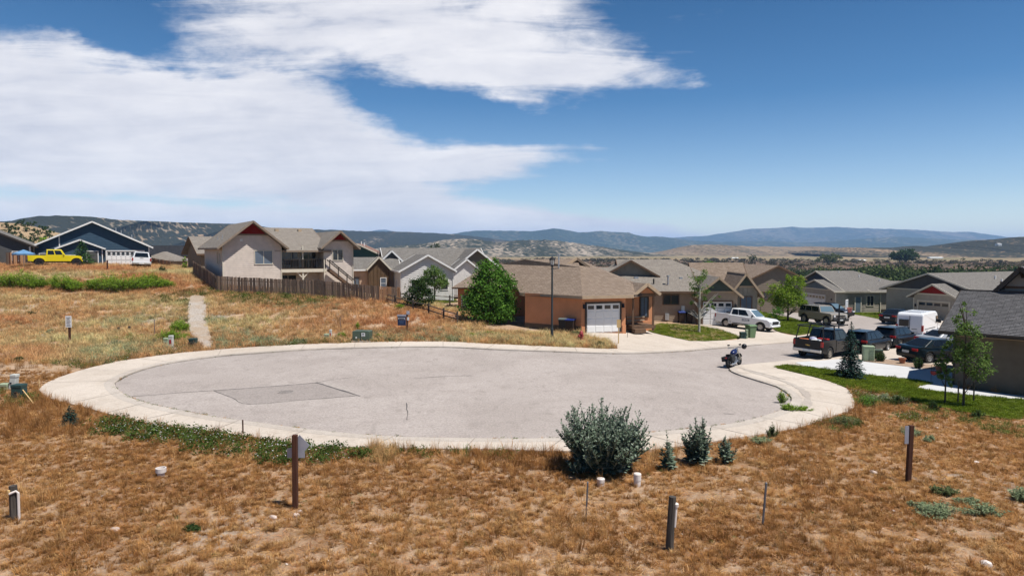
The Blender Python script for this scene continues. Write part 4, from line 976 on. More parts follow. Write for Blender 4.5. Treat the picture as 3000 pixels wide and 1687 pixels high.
# --- orange stucco house with angled garage, brown shingle roof
def orange_house():
    c0 = P(1703, 973, 49); hs = House('orange_stucco_house', (c0.x, c0.y, .30), 0, 'orange stucco house with brown hip roof, white garage door and timber porch')
    o = hs.o.location
    def Q(px, py, D): return P(px, py, D) - o
    # plan corners
    A = Vector((0, 0)); L_ = (Q(1538, 952, 51.6)).xy
    gd = (Q(1842, 900, 50.2)).xy; g_dir = gd.normalized()
    B = g_dir * 3.55; ent_dir = Vector((g_dir.x, g_dir.y))
    back_n = Vector((-g_dir.y, g_dir.x))
    L2 = L_ + Vector((.3, 1)).normalized() * 9.0
    B1 = B + back_n * 2.1; C1 = B1 + g_dir * 3.45; C2 = C1 + back_n * 7
    loop = [L_, A, B, B1, C1, C2, L2]; zt = 2.72
    mb = MB()
    for a, b in zip(loop, loop[1:] + loop[:1]): mb.poly([(a.x, a.y, -.4), (b.x, b.y, -.4), (b.x, b.y, zt), (a.x, a.y, zt)])
    wall = mb.build('wall', W_ORG, hs.o)
    # plinth band
    for i, (a, b) in enumerate(((L_, A), (A, A + g_dir * .33), (B - g_dir * .28, B), (B, B1), (B1, C1))):
        d = (b - a).normalized(); n = Vector((d.y, -d.x)); pl = MB(); 
        p0, p1 = a + n * .03, b + n * .03
        pl.beam((p0.x, p0.y, .05), (p1.x, p1.y, .05), .06, .8); pl.build('plinth', W_PLINTH if i in (0, 3) else W_ORG, wall)
    # roof
    ez = zt - .02; e_l = Q(1523, 859, 52.3); e_l.z = ez; e_a = Vector((-.02, -.75, ez)); eb = B + g_dir * .25 - back_n * .75; e_b = Vector((eb.x, eb.y, ez))
    hipt = Q(1700, 783, 53.6); rL = Q(1538, 760, 57); rR = Q(1690, 758, 57.2)
    lf = Q(1468, 775, 62); low = Q(1478, 795, 60)
    rg = Q(1845, 829, 52.0); far = Q(1800, 795, 60); e_c = Vector((C1.x + .4, C1.y - .2, ez)); back_z = ez
    l2 = Vector((L2.x - .5, L2.y + .3, ez)); c2 = Vector((C2.x + .5, C2.y + .5, ez))
    lfp = Q(1468, 774, 58.5)
    planes = [[hipt, rR, rL, lfp, e_l, e_a], [e_a, e_b, rg, rR, hipt], [e_b, e_c, rg], [e_c, c2, rR, rg], [c2, l2, rL, rR], [l2, lfp, rL]]
    r = MB()
    for p in planes: tri_slab(r, fixup(p), .15)
    roof = r.build('roof', SH_BRN, hs.o)
    for a, b in ((e_l, e_a), (e_a, e_b), (e_l, l2)):
        MB().beam(Vector(a) - Vector((0, 0, .10)), Vector(b) - Vector((0, 0, .10)), .05, .22).build('fascia_board', T_TAN, roof)
    for a, b, sf in ((e_l, e_a, 0), (e_a, e_b, 0)):
        pass
    # soffit
    s = MB(); s.poly([(e_l.x, e_l.y, ez - .19), (e_a.x, e_a.y, ez - .19), (A.x, A.y, ez - .19), (L_.x, L_.y, ez - .19)]); s.poly([(e_a.x, e_a.y, ez - .19), (e_b.x, e_b.y, ez - .19), (B.x, B.y, ez - .19), (A.x, A.y, ez - .19)]); s.build('soffit', T_TAN, hs.o)
    # small gable on the roof
    g = Q(1690, 757, 55.5); gl, gr = Q(1658, 779, 55.0), Q(1727, 783, 55.2); bk = Vector((.15, 3.2, -.05))
    m = MB(); m.slab(fixup([gl, g, g + bk, gl + bk]), .12); m.slab(fixup([gr, gr + bk, g + bk, g]), .12); gb = m.build('dormer', SH_BRN, hs.o)
    MB().beam(gl, g, .06, .2).build('barge_board', T_TAN, gb); MB().beam(g, gr, .06, .2).build('barge_board', T_TAN, gb)
    m = MB(); d = Vector((0, .25, -.1)); m.slab([gl + d, gr + d, g + d], .06); m.build('gable_panel', T_BRN, gb)
    # garage door on the A-B wall
    ang = math.degrees(math.atan2(g_dir.y, g_dir.x)); F = hs.face((0, 0, 0), ang)
    hs.garage(F, .40, -.02, 2.66, 2.1, T_DRK, DOOR_W, 4, 4)
    for u in (.18, 3.3):
        lm = MB(); q = [F(u - .07, 1.75, .02), F(u + .07, 1.75, .02), F(u + .07, 2.05, .02), F(u - .07, 2.05, .02), F(u - .07, 1.75, .2), F(u + .07, 1.75, .2), F(u + .07, 2.05, .12), F(u - .07, 2.05, .12)]; hexa(lm, q); lm.build('wall_lamp', BLACKM, hs.o)
    Fe = hs.face((B1.x, B1.y, 0), ang); hs.window(Fe, 2.42, .85, .55, 1.45, T_DRK, GLASS_B, 1, 0, fr=.12)
    Fs = hs.face((L_.x, L_.y, 0), math.degrees(math.atan2(-L_.y, -L_.x)))
    # porch: deck, posts, gable roof
    po = B + g_dir * .62; px_, py_ = g_dir, back_n
    def PT(u, v, z): q = po + px_ * u + py_ * v; return Vector((q.x, q.y, z))
    dk = MB(); hexa(dk, [PT(0, .1, .12), PT(1.95, .1, .12), PT(1.95, 2.0, .12), PT(0, 2.0, .12), PT(0, .1, .34), PT(1.95, .1, .34), PT(1.95, 2.0, .34), PT(0, 2.0, .34)]); deck = dk.build('porch_deck', T_BRN, hs.o)
    st = MB(); hexa(st, [PT(0, -.35, -.15), PT(.9, -.35, -.15), PT(.9, .08, -.15), PT(0, .08, -.15), PT(0, -.35, .14), PT(.9, -.35, .14), PT(.9, .08, .14), PT(0, .08, .14)]); st.build('step', T_BRN, deck)
    for u in (.1, 1.8): MB().beam(PT(u, .2, -.1), PT(u, .2, 2.55), .14, .14, (0, 1, 0)).build('porch_post', T_BRN, hs.o)
    MB().beam(PT(-.02, .2, 2.6), PT(1.95, .2, 2.6), .14, .2).build('porch_beam', T_BRN, hs.o)
    for v, z in ((1.95, .55), (1.95, .8)): MB().beam(PT(.5, v, z), PT(2.05, v, z), .06, .1).build('bench_slat', T_TAN, deck)
    pk, el, er = PT(1.0, -.35, 3.5), PT(-.1, -.35, 2.72), PT(2.1, -.35, 2.72)
    bk = Vector((py_.x, py_.y, 0)) * 4.2
    m = MB(); m.slab(fixup([el, pk, pk + bk, el + bk]), .12); m.slab(fixup([er, er + bk, pk + bk, pk]), .12); pr = m.build('porch_roof', SH_BRN, hs.o)
    for a, b in ((el, pk), (pk, er)): MB().beam(a - Vector((0, 0, .06)), b - Vector((0, 0, .06)), .06, .22).build('barge_board', T_TAN, pr)
    fb = Vector((py_.x, py_.y, 0)) * .55
    m = MB(); m.slab([PT(.05, .2, 2.72), PT(1.95, .2, 2.72), PT(1.0, .2, 3.38)], .06); m.build('gable_panel', W_ORG, pr)
    for px_v, py_v, h, cap in ((1637, 774, .9, True),):
        p = Q(px_v, py_v, 54.5); hs.pipe((p.x, p.y, p.z - .3), 1.0, .06, METAL, cap)
    # left rear wing seen beside the tree
    p0 = Q(1342, 935, 60); w = MB(); w.box(p0.x, p0.x + 6.0, p0.y, p0.y + 6, -.2, 2.75); w.build('rear_wing', W_ORG, hs.o)
    m = MB(); m.slab(fixup([Vector((p0.x - .5, p0.y - .6, 2.72)), Vector((p0.x + 7.2, p0.y - .6, 2.72)), Vector((p0.x + 7.2, p0.y + 3, 4.3)), Vector((p0.x + 2, p0.y + 3, 4.3))]), .14)
    m.slab(fixup([Vector((p0.x - .5, p0.y - .6, 2.72)), Vector((p0.x + 2, p0.y + 3, 4.3)), Vector((p0.x - .5, p0.y + 6.5, 2.72))]), .14); m.build('rear_roof', SH_BRN, hs.o)
    Fw = hs.face((p0.x, p0.y, 0), 0); hs.window(Fw, .35, .7, .9, 1.2, T_WHT, GLASS_B, 1, 1)
def tri_slab(mb, poly, t):
    """Roof plane as slab; non-planar corners are fanned from the first point."""
    for i in range(1, len(poly) - 1):
        q = [poly[0], poly[i], poly[i + 1]]; mb.poly(q); mb.poly([v - Vector((0, 0, t)) for v in q][::-1])
orange_house()

# --- tan house with green gables
def tan_house():
    p = P(1928, 950, 63.5); hs = House('tan_green_gable_house', (p.x, p.y, -.5), R(-4), 'tan house with sage green gables and white garage door behind the white pickup')
    zt = 2.62
    hs.block(-5.5, 0, 9.0, 9.5, -.4, zt + .35, .40, 'x', wm=W_TAN, rm=SH_TAN, fm=T_BRN, ov=.45, og=.3, lap=.2)
    F = hs.face((-5.5, 0, 0), 0); hs.window(F, 5.95, 1.75, 1.4, .85, T_BRN, GLASS, 1)
    hs.block(-4.6, 3.0, 4.6, 8, 2.6, 4.35, .56, 'y', wm=W_BATT, rm=SH_TAN, fm=T_BRN, ov=.5, og=.5, batten=True)
    hs.block(-3.0, 4.0, 8.4, 8, 1, 4.2, .36, 'x', wm=W_TAN, rm=SH_TAN, fm=T_BRN, ov=.4, og=.3, hip=(3.0, 0))
    # garage wing
    hs.block(3.5, -.9, 3.5, 7, -.5, zt + .1, .82, 'y', wm=W_TAN, rm=SH_TAN, fm=T_TAN, ov=.4, og=.5, gm=W_SAGE, gz=zt + .35, lap=.2)
    F = hs.face((3.5, -.9, 0), 0); hs.garage(F, .4, -.1, 2.6, 2.15, T_BRN, DOOR_W, 4, 4)
    hs.boxpart('wall_lamp', BLACKM, 6.75, 6.9, -1.02, -.9, 1.6, 1.85)
    # entry wing
    hs.block(6.95, .8, 2.3, 7, -.5, zt + .3, 1.35, 'y', wm=W_BATT, rm=SH_BRN, fm=T_TAN, ov=.45, og=.5, gm=W_SAGE, gz=zt + .75, batten=True)
    F = hs.face((7.0, .8, 0), 0); hs.window(F, .75, 1.05, .95, 1.35, T_BRN, GLASS_B, 1, 0, fr=.08)
    hs.boxpart('front_door', T_DRK, 7.02, 7.35, .6, .75, .2, 2.2)
    hs.boxpart('brick_plinth', wallmat('brick_dark_red', (0.14, 0.05, 0.04)), 8.3, 9.65, .68, .8, -.6, .25)
    hs.block(4.6, 5.5, 5.0, 6, 1, zt + .45, .75, 'x', wm=W_TAN, rm=SH_BRN, fm=T_BRN, ov=.4, og=.3)
    hs.pipe((-.3, 1.1, zt + .9), .55, .07, BLACKM); hs.pipe((1.0, .9, zt + .8), .85, .08, METAL, True)
    hs.boxpart('roof_vent', METAL, -2.0, -1.6, 2.2, 2.5, zt + 1.35, zt + 1.6); hs.boxpart('roof_vent', METAL, 2.3, 2.6, 2.2, 2.5, zt + 1.35, zt + 1.55)
    hs.boxpart('gas_meter', METAL, .6, .95, -.35, -.05, .3, .9); hs.boxpart('electric_meter', METAL, 2.1, 2.4, -.12, 0, .9, 1.6)
tan_house()

def brown_back_house():
    p = P(2207, 880, 88); hs = House('brown_gable_house', (p.x, p.y, -1.6), R(6), 'dark taupe gable house behind the round green tree')
    hs.block(-.3, 0, 6.8, 9, -.5, 4.2, .46, 'y', wm=W_DTAN, rm=SH_BRN, fm=T_BRN, ov=.5, og=.45, lap=.22)
    F = hs.face((-.3, 0, 0), 0); hs.window(F, 1.6, 1.6, 1.2, .9, T_BRN, GLASS, 1)
    hs.block(-6.5, 3, 7, 6, 0, 4.2, .5, 'x', wm=W_DTAN, rm=SH_BRN, fm=T_BRN, ov=.4, og=.3)
    hs.pipe((-2, 5, 5.6), .5, .05, METAL)
brown_back_house()

def navy_gable_house():
    # the garage wall faces left down the street, the long side wall faces the camera
    c = P(2447, 915, 90); hs = House('grey_navy_gable_house', (c.x, c.y, -2.0), R(-86), 'greige house with dusk blue gables, white garage door and grey roof')
    hs.block(-9.4, 0, 9.4, 4, -.4, 2.85, .26, 'y', wm=W_LGRY, rm=SH_GREY, fm=T_CRM, ov=.45, og=.5, gm=W_TEAL, gz=2.95, lap=.22)
    F = hs.face((-9.4, 0, 0), 0); hs.garage(F, 1.6, -.05, 5.2, 2.15, T_WHT, DOOR_W, 6, 4)
    hs.boxpart('wall_lamp', BLACKM, -1.0, -.85, -.12, 0, 1.6, 1.85)
    hs.block(-14.5, 1.6, 14.5, 10.5, -.4, 2.85, .325, 'y', wm=W_LGRY, rm=SH_GREY, fm=T_CRM, ov=.45, og=.6, gm=W_NAVY, gz=3.2, lap=.22, hip=(0, 5.5))
    hs.boxpart('corner_trim', T_CRM, -.06, .06, -.06, .06, -.3, 2.6)
    Fs = hs.face((0, 0, 0), 90)
    hs.boxpart('side_door', W_TEAL, .045, .10, 2.7, 3.4, 0, 2.05)
    for y in (2.64, 3.46): hs.boxpart('door_trim', T_CRM, .045, .12, y - .06, y + .06, 0, 2.12)
    hs.window(Fs, 4.3, .95, .9, 1.3, T_CRM, GLASS, 1)
    hs.boxpart('downspout', T_CRM, .04, .12, 6.1, 6.2, -.2, 2.6)
    hs.block(-9.0, 11.0, 8.6, 6.5, -.4, 2.55, .30, 'y', wm=W_LGRY, rm=SH_GREY, fm=T_CRM, ov=.45, og=.3, lap=.22)
    Fw = hs.face((0, 0, 0), 90); hs.window(Fw, 7.7, .75, 1.1, 1.5, T_CRM, GLASS, 1)
    hs.boxpart('plinth', T_DRK, .045, .12, 6.3, 11.5, -.4, .45)
    for x, y, z in ((-6.5, 4, 4.9), (-4.8, 6, 4.4), (-3.2, 8, 3.9)): hs.pipe((x, y, z), .45, .07, T_WHT)
navy_gable_house()

def red_gable_house():
    c = P(2676, 938, 78.3); hs = House('grey_red_gable_house', (c.x, c.y, -1.7), R(-65), 'greige house with a dark red gable over its closed garage door')
    hs.block(0, 0, 4.7, 6, -.4, 2.85, .52, 'y', wm=W_LGRY, rm=SH_GREY, fm=T_CRM, ov=.6, og=.5, gm=W_RED, gz=3.05, lap=.22)
    F = hs.face((0, 0, 0), 0); hs.garage(F, .55, -.05, 3.5, 2.25, T_CRM, DOOR_T, 4, 4)
    for u in (.22, 4.4): hs.boxpart('wall_lamp', BLACKM, u - .07, u + .07, -.14, 0, 1.55, 1.85)
    hs.block(-5.3, 2.5, 11, 19, -.4, 3.3, .34, 'y', wm=W_LGRY, rm=SH_GREY, fm=T_CRM, ov=.6, og=.6, gm=W_CHAR, gz=3.35)
    hs.boxpart('corner_trim', T_CRM, -.06, .06, -.06, .04, -.3, 2.6); hs.boxpart('corner_trim', T_CRM, 4.64, 4.76, -.06, .04, -.3, 2.6)
    for x, y in ((2.4, 11.0), (3.4, 10.5), (4.6, 10.3)): hs.pipe((x, y, 3.3 + .34 * (5.7 - x) + .1), .45, .1, T_WHT)
    hs.boxpart('entry_shade_panel', T_DRK, -1.3, -.1, 2.3, 2.45, -.3, 2.4)  # dark panel before the wall, painted shade of the entry recess
    hs.boxpart('stone_column', T_DRK, 5.0, 5.6, -.8, -.2, -.4, 1.6)
red_gable_house()

# --- near house at the right edge: eave side turned to the camera
def right_house():
    c = P(2794, 1133, 36.0); th = R(-46); zb = H(c.x, c.y); hs = House('taupe_right_house', (c.x, c.y, zb), th, 'taupe house with slate shingle roof cut by the right picture edge')
    w, d, zt, pitch = 13.0, 7.4, 3.05, .47
    hs.block(0, 0, w, d, -.5, zt, pitch, 'x', wm=W_DARK, rm=SH_SLT, fm=T_DRK, ov=.55, og=.65, lap=.2)
    # shingle courses as real steps on the roof plane towards the camera
    up = .17; zl = zt - pitch * .55 + up; run = d / 2 + .55; L = math.hypot(run, pitch * run); n = int(L / .145); mb = MB()
    dirv = Vector((0, run, pitch * run)).normalized(); nn = Vector((0, -pitch, 1)).normalized()
    x0, x1 = -.65, w + .65; rs = random.Random(4)
    for k in range(n):
        a = Vector((0, -.55, zl)) + dirv * (k * .145); b = a + dirv * .15; x = x0 + rs.uniform(-.2, 0)
        while x < x1:
            ww = rs.uniform(.18, .42); xa, xb = max(x, x0), min(x + ww - .006, x1); t = rs.choice((.008, .010, .014))
            if xb - xa > .03:
                lo = a + nn * (t + .012); hi = b + nn * .004
                mb.poly([(xa, lo.y, lo.z), (xb, lo.y, lo.z), (xb, hi.y, hi.z), (xa, hi.y, hi.z)])
                mb.poly([(xa, a.y, a.z + .002), (xb, a.y, a.z + .002), (xb, lo.y, lo.z), (xa, lo.y, lo.z)])
            x += ww
    o = mb.build('shingles', SH_SLT, hs.o); tag(o, kind='stuff')
    hs.boxpart('gutter', T_DRK, -.6, w + .6, -.68, -.56, zl - .16, zl - .02)
    hs.boxpart('ridge_cap', T_DRK, -.66, w + .66, d / 2 - .1, d / 2 + .1, zt + pitch * d / 2 + .155, zt + pitch * d / 2 + .205)
    hs.boxpart('frieze_board', T_TAN, 0, w, -.06, -.037, zt - .35, zt - .1)
    # upper gable with brackets behind the ridge
    hs.block(.6, 4.3, 3.0, 5, 3, 4.45, 1.15, 'y', wm=wallmat('pale_gable_siding', (0.36, 0.345, 0.32)), rm=SH_SLT, fm=T_DRK, ov=.4, og=.7)
    MB().beam((1.25, 4.25, 5.1), (1.25, 3.65, 5.45), .12, .12).build('bracket', T_DRK, hs.o); MB().beam((2.1, 4.25, 5.75), (2.1, 3.62, 6.1), .12, .12).build('bracket', T_DRK, hs.o)
    MB().box(.95, 3.3, 4.2, 4.29, 5.12, 5.24).build('gable_beam', T_BRN, hs.o)
    hs.boxpart('corner_trim', T_DRK, -.07, .03, -.08, .03, -.4, zt - .3)
right_house()
# ------------------------------------------------------------------ fences, signs, utility boxes and other street things
WOOD_G = mat('weathered_fence_wood', (0.17, 0.115, 0.08), (0.27, 0.19, 0.135), scale=2.0, rough=.9, bump=.4, bscale=14, stretch=(6, 6, .6))
WOOD_G2 = mat('dark_fence_wood', (0.085, 0.06, 0.045), (0.14, 0.10, 0.075), scale=2.0, rough=.9, bump=.4, bscale=14, stretch=(6, 6, .6))
WOOD_O = mat('cedar_wood', (0.30, 0.155, 0.075), (0.38, 0.22, 0.12), scale=2.0, rough=.85, bump=.3, bscale=14, stretch=(6, 6, .6))
WOOD_B = mat('red_brown_post', (0.05, 0.018, 0.010), (0.085, 0.033, 0.018), scale=3, rough=.85, bump=.5, bscale=10, stretch=(8, 8, .7))
WOOD_K = mat('grey_black_timber', (0.035, 0.03, 0.027), (0.09, 0.075, 0.062), scale=4, rough=.9, bump=.6, bscale=9, stretch=(9, 9, .5))
WOOD_Y = mat('survey_lath', (0.50, 0.33, 0.14), (0.58, 0.40, 0.19), scale=4, rough=.8)
PVC = mat('white_pvc', (0.66, 0.60, 0.56), (0.58, 0.52, 0.48), scale=5, rough=.5); SIGN_G = mat('sign_back_metal', (0.36, 0.37, 0.43), (0.31, 0.32, 0.38), scale=4, rough=.45, metal=.3)
SIGN_W = mat('white_sign', (0.74, 0.73, 0.71), rough=.5); INK = mat('sign_ink', (0.05, 0.06, 0.08), rough=.6); NAVY_S = mat('navy_sign', (0.022, 0.035, 0.085), rough=.45)
BOX_G = mat('utility_green', (0.075, 0.10, 0.072), (0.06, 0.085, 0.06), scale=3, rough=.55); BOX_DG = mat('utility_dark_green', (0.018, 0.045, 0.042), (0.025, 0.055, 0.05), scale=3, rough=.5)
BOX_LG = mat('utility_pale_green', (0.30, 0.36, 0.24), (0.26, 0.32, 0.21), scale=3, rough=.6); BOX_W = mat('utility_grey_white', (0.50, 0.51, 0.47), (0.42, 0.43, 0.40), scale=3, rough=.6)
RED = mat('hydrant_red', (0.33, 0.045, 0.05), (0.27, 0.035, 0.04), scale=4, rough=.45); STEEL = mat('steel_stake', (0.17, 0.18, 0.21), (0.12, 0.13, 0.15), scale=8, rough=.5, metal=.5)
BIN_B = mat('brown_bin', (0.035, 0.022, 0.016), rough=.5); BIN_K = mat('black_bin', (0.02, 0.022, 0.024), rough=.5); LID_BL = mat('blue_lid', (0.012, 0.03, 0.16), rough=.45); LID_G = mat('grey_green_lid', (0.11, 0.13, 0.12), rough=.5)
ROCK = mat('pink_grey_rock', (0.40, 0.31, 0.26), (0.53, 0.44, 0.38), scale=6, rough=.9, bump=.6, bscale=12)

def base(px, py, lift=0.0):
    p = G(px, py); return (p.x, p.y, p.z + lift)

# --- board fence round the beige house
def board_fence(name, label, pts, h, step, mats, seed=1, rails=True, group=None):
    """pts: plan points with base heights; every board a part of its own."""
    rs = random.Random(seed); p0 = Vector(pts[0]); e = empty(name, p0, 0, label, 'fence', group)
    me = MB().box(-.066, .066, -.011, .011, 0, 1).build('tmp', None); mesh = me.data; bpy.data.objects.remove(me)
    meshes = {}
    for m in set(mats): k = mesh.copy(); k.materials.clear(); k.materials.append(m); meshes[m] = k
    for a, b in zip(pts, pts[1:]):
        a, b = Vector(a), Vector(b); d = b - a; L = d.xy.length; ang = math.atan2(d.y, d.x); n = int(L / step)
        for k in range(n):
            t = (k + .5) / n; q = a + d * t - p0; z0 = H(*(a + d * t).xy) - p0.z
            o = bpy.data.objects.new('board', meshes[rs.choice(mats)]); COL.objects.link(o); o.parent = e
            o.location = (q.x, q.y, min(z0, q.z) - .05); o.rotation_euler = (rs.uniform(-.02, .02), rs.uniform(-.012, .012), ang + rs.uniform(-.03, .03))
            o.scale = (step / .14 * rs.uniform(.90, .97), 1, q.z + h - o.location.z + rs.uniform(-.03, .03))
        nrm = Vector((-d.y, d.x, 0)).normalized() * .06
        for k in range(int(L / 2.4) + 1):
            q = a + d * min(k * 2.4 / L, 1) - p0 + nrm; MB().box(q.x - .045, q.x + .045, q.y - .045, q.y + .045, q.z - .3, q.z + h - .05).build('post', WOOD_G2, e)
        for z in (.35, h - .3): MB().beam(a - p0 + nrm * .6 + Vector((0, 0, z)), b - p0 + nrm * .6 + Vector((0, 0, z)), .04, .09).build('rail', WOOD_G2, e)
    return e
def top_pt(px, py, D, h): p = P(px, py, D); return (p.x, p.y, p.z - h)
fence_h = 1.5
board_fence('board_fence', 'weathered wooden board fence in front of the beige house', [top_pt(565, 764, 73, fence_h), top_pt(600, 786, 66, fence_h), top_pt(634, 809, 60.5, fence_h), top_pt(760, 815, 60, fence_h), top_pt(920, 820, 59.5, fence_h), top_pt(1060, 834, 58.5, fence_h), top_pt(1110, 838, 58.2, fence_h)],
            fence_h, .155, [WOOD_G, WOOD_G, WOOD_G2, WOOD_G2, WOOD_G2], 3)
board_fence('cedar_fence', 'newer orange-brown cedar fence end beside the grey house', [top_pt(1110, 839, 58.2, 1.45), top_pt(1173, 841, 58.0, 1.45)], 1.45, .15, [WOOD_O, WOOD_G, WOOD_O], 5)
board_fence('side_fence', 'brown board fence right of the navy house garage', [top_pt(443, 755, 92, 1.7), top_pt(500, 765, 88, 1.7)], 1.7, .18, [WOOD_O, WOOD_G], 6)
board_fence('yard_fence', 'red-brown yard fence behind the blue parasol', [top_pt(20, 739, 76, 1.7), top_pt(100, 742, 79, 1.7)], 1.7, .18, [WOOD_O, WOOD_G2, WOOD_B], 7)

# --- split-rail fence
def split_rail():
    px = [(1118, 886), (1160, 899), (1174, 884), (1256, 907), (1325, 901)]
    pts = [G(1120, 882), G(1158, 898), G(1210, 912), G(1256, 922), G(1300, 938), G(1340, 950)]
    e = empty('split_rail_fence', pts[0], 0, 'dark split-rail fence sloping down to the green tree', 'fence'); o = pts[0]
    for p in pts: q = p - o; MB().tube([q - Vector((0, 0, .2)), q + Vector((0, 0, .95))], .075, 7).build('post', WOOD_K, e)
    for a, b in zip(pts, pts[1:]):
        for z in (.38, .75): MB().tube([a - o + Vector((0, 0, z)), b - o + Vector((0, 0, z + .03))], [.05, .04], 6).build('rail', WOOD_K, e)
    pts = [G(1173, 886), G(1226, 886), G(1318, 893), G(1345, 894)]; o = pts[0]
    e = empty('split_rail_fence', o, 0, 'dark split-rail fence along the lawn edge under the grey house', 'fence')
    for p in pts: q = p - o; MB().tube([q - Vector((0, 0, .2)), q + Vector((0, 0, .95))], .075, 7).build('post', WOOD_K, e)
    for a, b in zip(pts, pts[1:]):
        for z in (.38, .75): MB().tube([a - o + Vector((0, 0, z)), b - o + Vector((0, 0, z + .03))], [.05, .04], 6).build('rail', WOOD_K, e)
split_rail()

# --- street lamps
def street_lamp(loc, h, label):
    e = empty('street_lamp', loc, R(10), label, 'street lamp', 'street lamps')
    MB().lathe([(.13, -.1), (.13, .08), (.105, .12), (.10, .75), (.075, .85), (.062, h - 1.0), (.058, h - .62)], 12).build('pole', mat('lamp_paint', (0.03, 0.04, 0.045), rough=.45), e, smooth=False)
    hd = MB().lathe([(.05, h - .66), (.10, h - .62), (.06, h - .56), (.13, h - .53)], 12).build('collar', BLACKM, e)
    gl = MB().lathe([(.115, h - .53), (.185, h - .20)], 8).build('lantern_glass', mat('frosted_lamp_glass', (0.55, 0.56, 0.54), rough=.25, spec=.5), e)
    for k in range(8):
        a = math.pi * k / 4; MB().beam((.12 * math.cos(a), .12 * math.sin(a), h - .53), (.19 * math.cos(a), .19 * math.sin(a), h - .19), .022, .022, (math.cos(a), math.sin(a), 0)).build('lantern_bar', BLACKM, gl)
    MB().lathe([(.215, h - .20), (.215, h - .17), (.17, h - .06), (.06, h - .01), (.045, h + .03), (.02, h + .07)], 12).build('cap', BLACKM, e)
street_lamp(base(1617, 995), 5.65, 'tall dark street lamp with lantern beside the orange house')
p = P(1737, 800, 96); street_lamp((p.x, p.y, H(p.x, p.y)), P(1737, 762, 96).z - H(p.x, p.y), 'distant street lamp just showing above the orange roof')

# --- hydrant
def hydrant(loc, label):
    e = empty('fire_hydrant', loc, R(25), label, 'fire hydrant')
    MB().lathe([(.17, -.1), (.17, .05), (.12, .07), (.115, .5), (.15, .51), (.15, .55), (.125, .57), (.11, .66), (.06, .72), (.035, .73), (.035, .79)], 12).build('barrel', RED, e)
    for s in (-1, 1):
        c = MB(); c.tube([(0, s * .1, .42), (0, s * .2, .42)], .055, 10); c.tube([(0, s * .2, .42), (0, s * .235, .42)], .068, 6); c.build('hose_cap', RED, e)
    c = MB(); c.tube([(-.1, 0, .38), (-.2, 0, .38)], .075, 10); c.tube([(-.2, 0, .38), (-.24, 0, .38)], .088, 6); c.build('pumper_cap', RED, e)
hydrant(base(1703, 1000), 'red fire hydrant in the grass before the orange house')

# --- signs and posts
def post(px, py, top, D=None, w=.09, m=WOOD_B, label='', name='timber_post', lean=0.0, round_=False, parts=None):
    p = G(px, py); h = (py - top) / 2000 * p.y * 1.0; e = empty(name, p, 0, label, 'post' if 'post' in name else name.split('_')[-1])
    mb = MB()
    if round_: mb.tube([(0, 0, -.3), (lean * .5, 0, h * .5), (lean, 0, h)], [w * .55, w * .5, w * .48], 8)
    else: mb.beam((0, 0, -.3), (lean, 0, h), w, w, (0, 1, 0))
    mb.build('post' if parts else 'shaft', m, e, bevel=.006 if not round_ else 0); return e, h
e, h = post(865, 1490, 1266, w=.115, label='red-brown timber post with a grey arrow sign plate, near the flowers', name='sign_post', parts=1, lean=.02)
mb = MB(); mb.slab([(.10, .085, h - .02), (.34, .085, h - .28), (.22, .085, h - .42), (.22, .085, h - .58), (-.20, .085, h - .58), (-.20, .085, h - .36), (-.08, .085, h - .33)][::-1], .012); mb.build('sign_plate', SIGN_G, e)
e, h = post(2660, 1412, 1240, w=.115, label='red-brown timber post with a narrow grey plate on its left edge', name='sign_post', parts=1, lean=.04)
mb = MB(); mb.box(-.15, -.045, -.05, -.035, h - .50, h - .01); mb.build('sign_plate', SIGN_G, e)
e, h = post(205, 1006, 925, w=.11, label='brown post carrying a small white notice in the dry field', name='sign_post', parts=1)
sp = MB().box(-.19, .19, -.075, -.06, h - .70, h + .02).build('sign_plate', SIGN_W, e)
for k in range(7): MB().box(-.13 + .02 * (k % 2), .13 - .03 * (k % 3), -.080, -.0755, h - .62 + k * .085, h - .59 + k * .085).build('text_line', INK, sp)
e, h = post(1960, 1612, 1447, w=.16, m=WOOD_K, label='short blackened timber post in the near dry grass', name='timber_post', round_=True, parts=1, lean=.06)
MB().tube([(.10, -.02, h * .45), (.12, -.02, h * .72), (.12, -.02, h * .83)], .035, 8).build('conduit', PVC, e); MB().tube([(-.02, -.02, h * .60), (.10, -.02, h * .62)], .012, 6).build('wire_tie', STEEL, e)
MB().lathe([(.05, 0), (.055, .06), (.03, .08)], 10, (.13, -.02, h * .82)).build('conduit_cap', PVC, e)
e, h = post(42, 1522, 1418, w=.17, m=WOOD_K, label='dark timber post with a white pipe at the left edge', name='timber_post', round_=True, parts=1)
MB().tube([(.13, -.03, -.2), (.135, -.03, h * .80), (.10, -.05, h * .86), (-.02, -.10, h * .80)], .028, 8).build('pipe', PVC, e)
MB().lathe([(.03, 0), (.03, .05), (.012, .06)], 8, (-.03, -.10, h * .84)).build('valve', WOOD_Y, e)
e, h = post(315, 792, 762, w=.12, label='lone brown post in front of the navy house', name='timber_post')
e, h = post(1812, 1008, 935, w=.06, m=WOOD_Y, label='thin yellow wooden marker stake beside the orange house driveway', name='marker_stake', parts=1)
MB().box(-.13, .13, -.045, -.03, h - .55, h).build('marker_board', WOOD_Y, e)
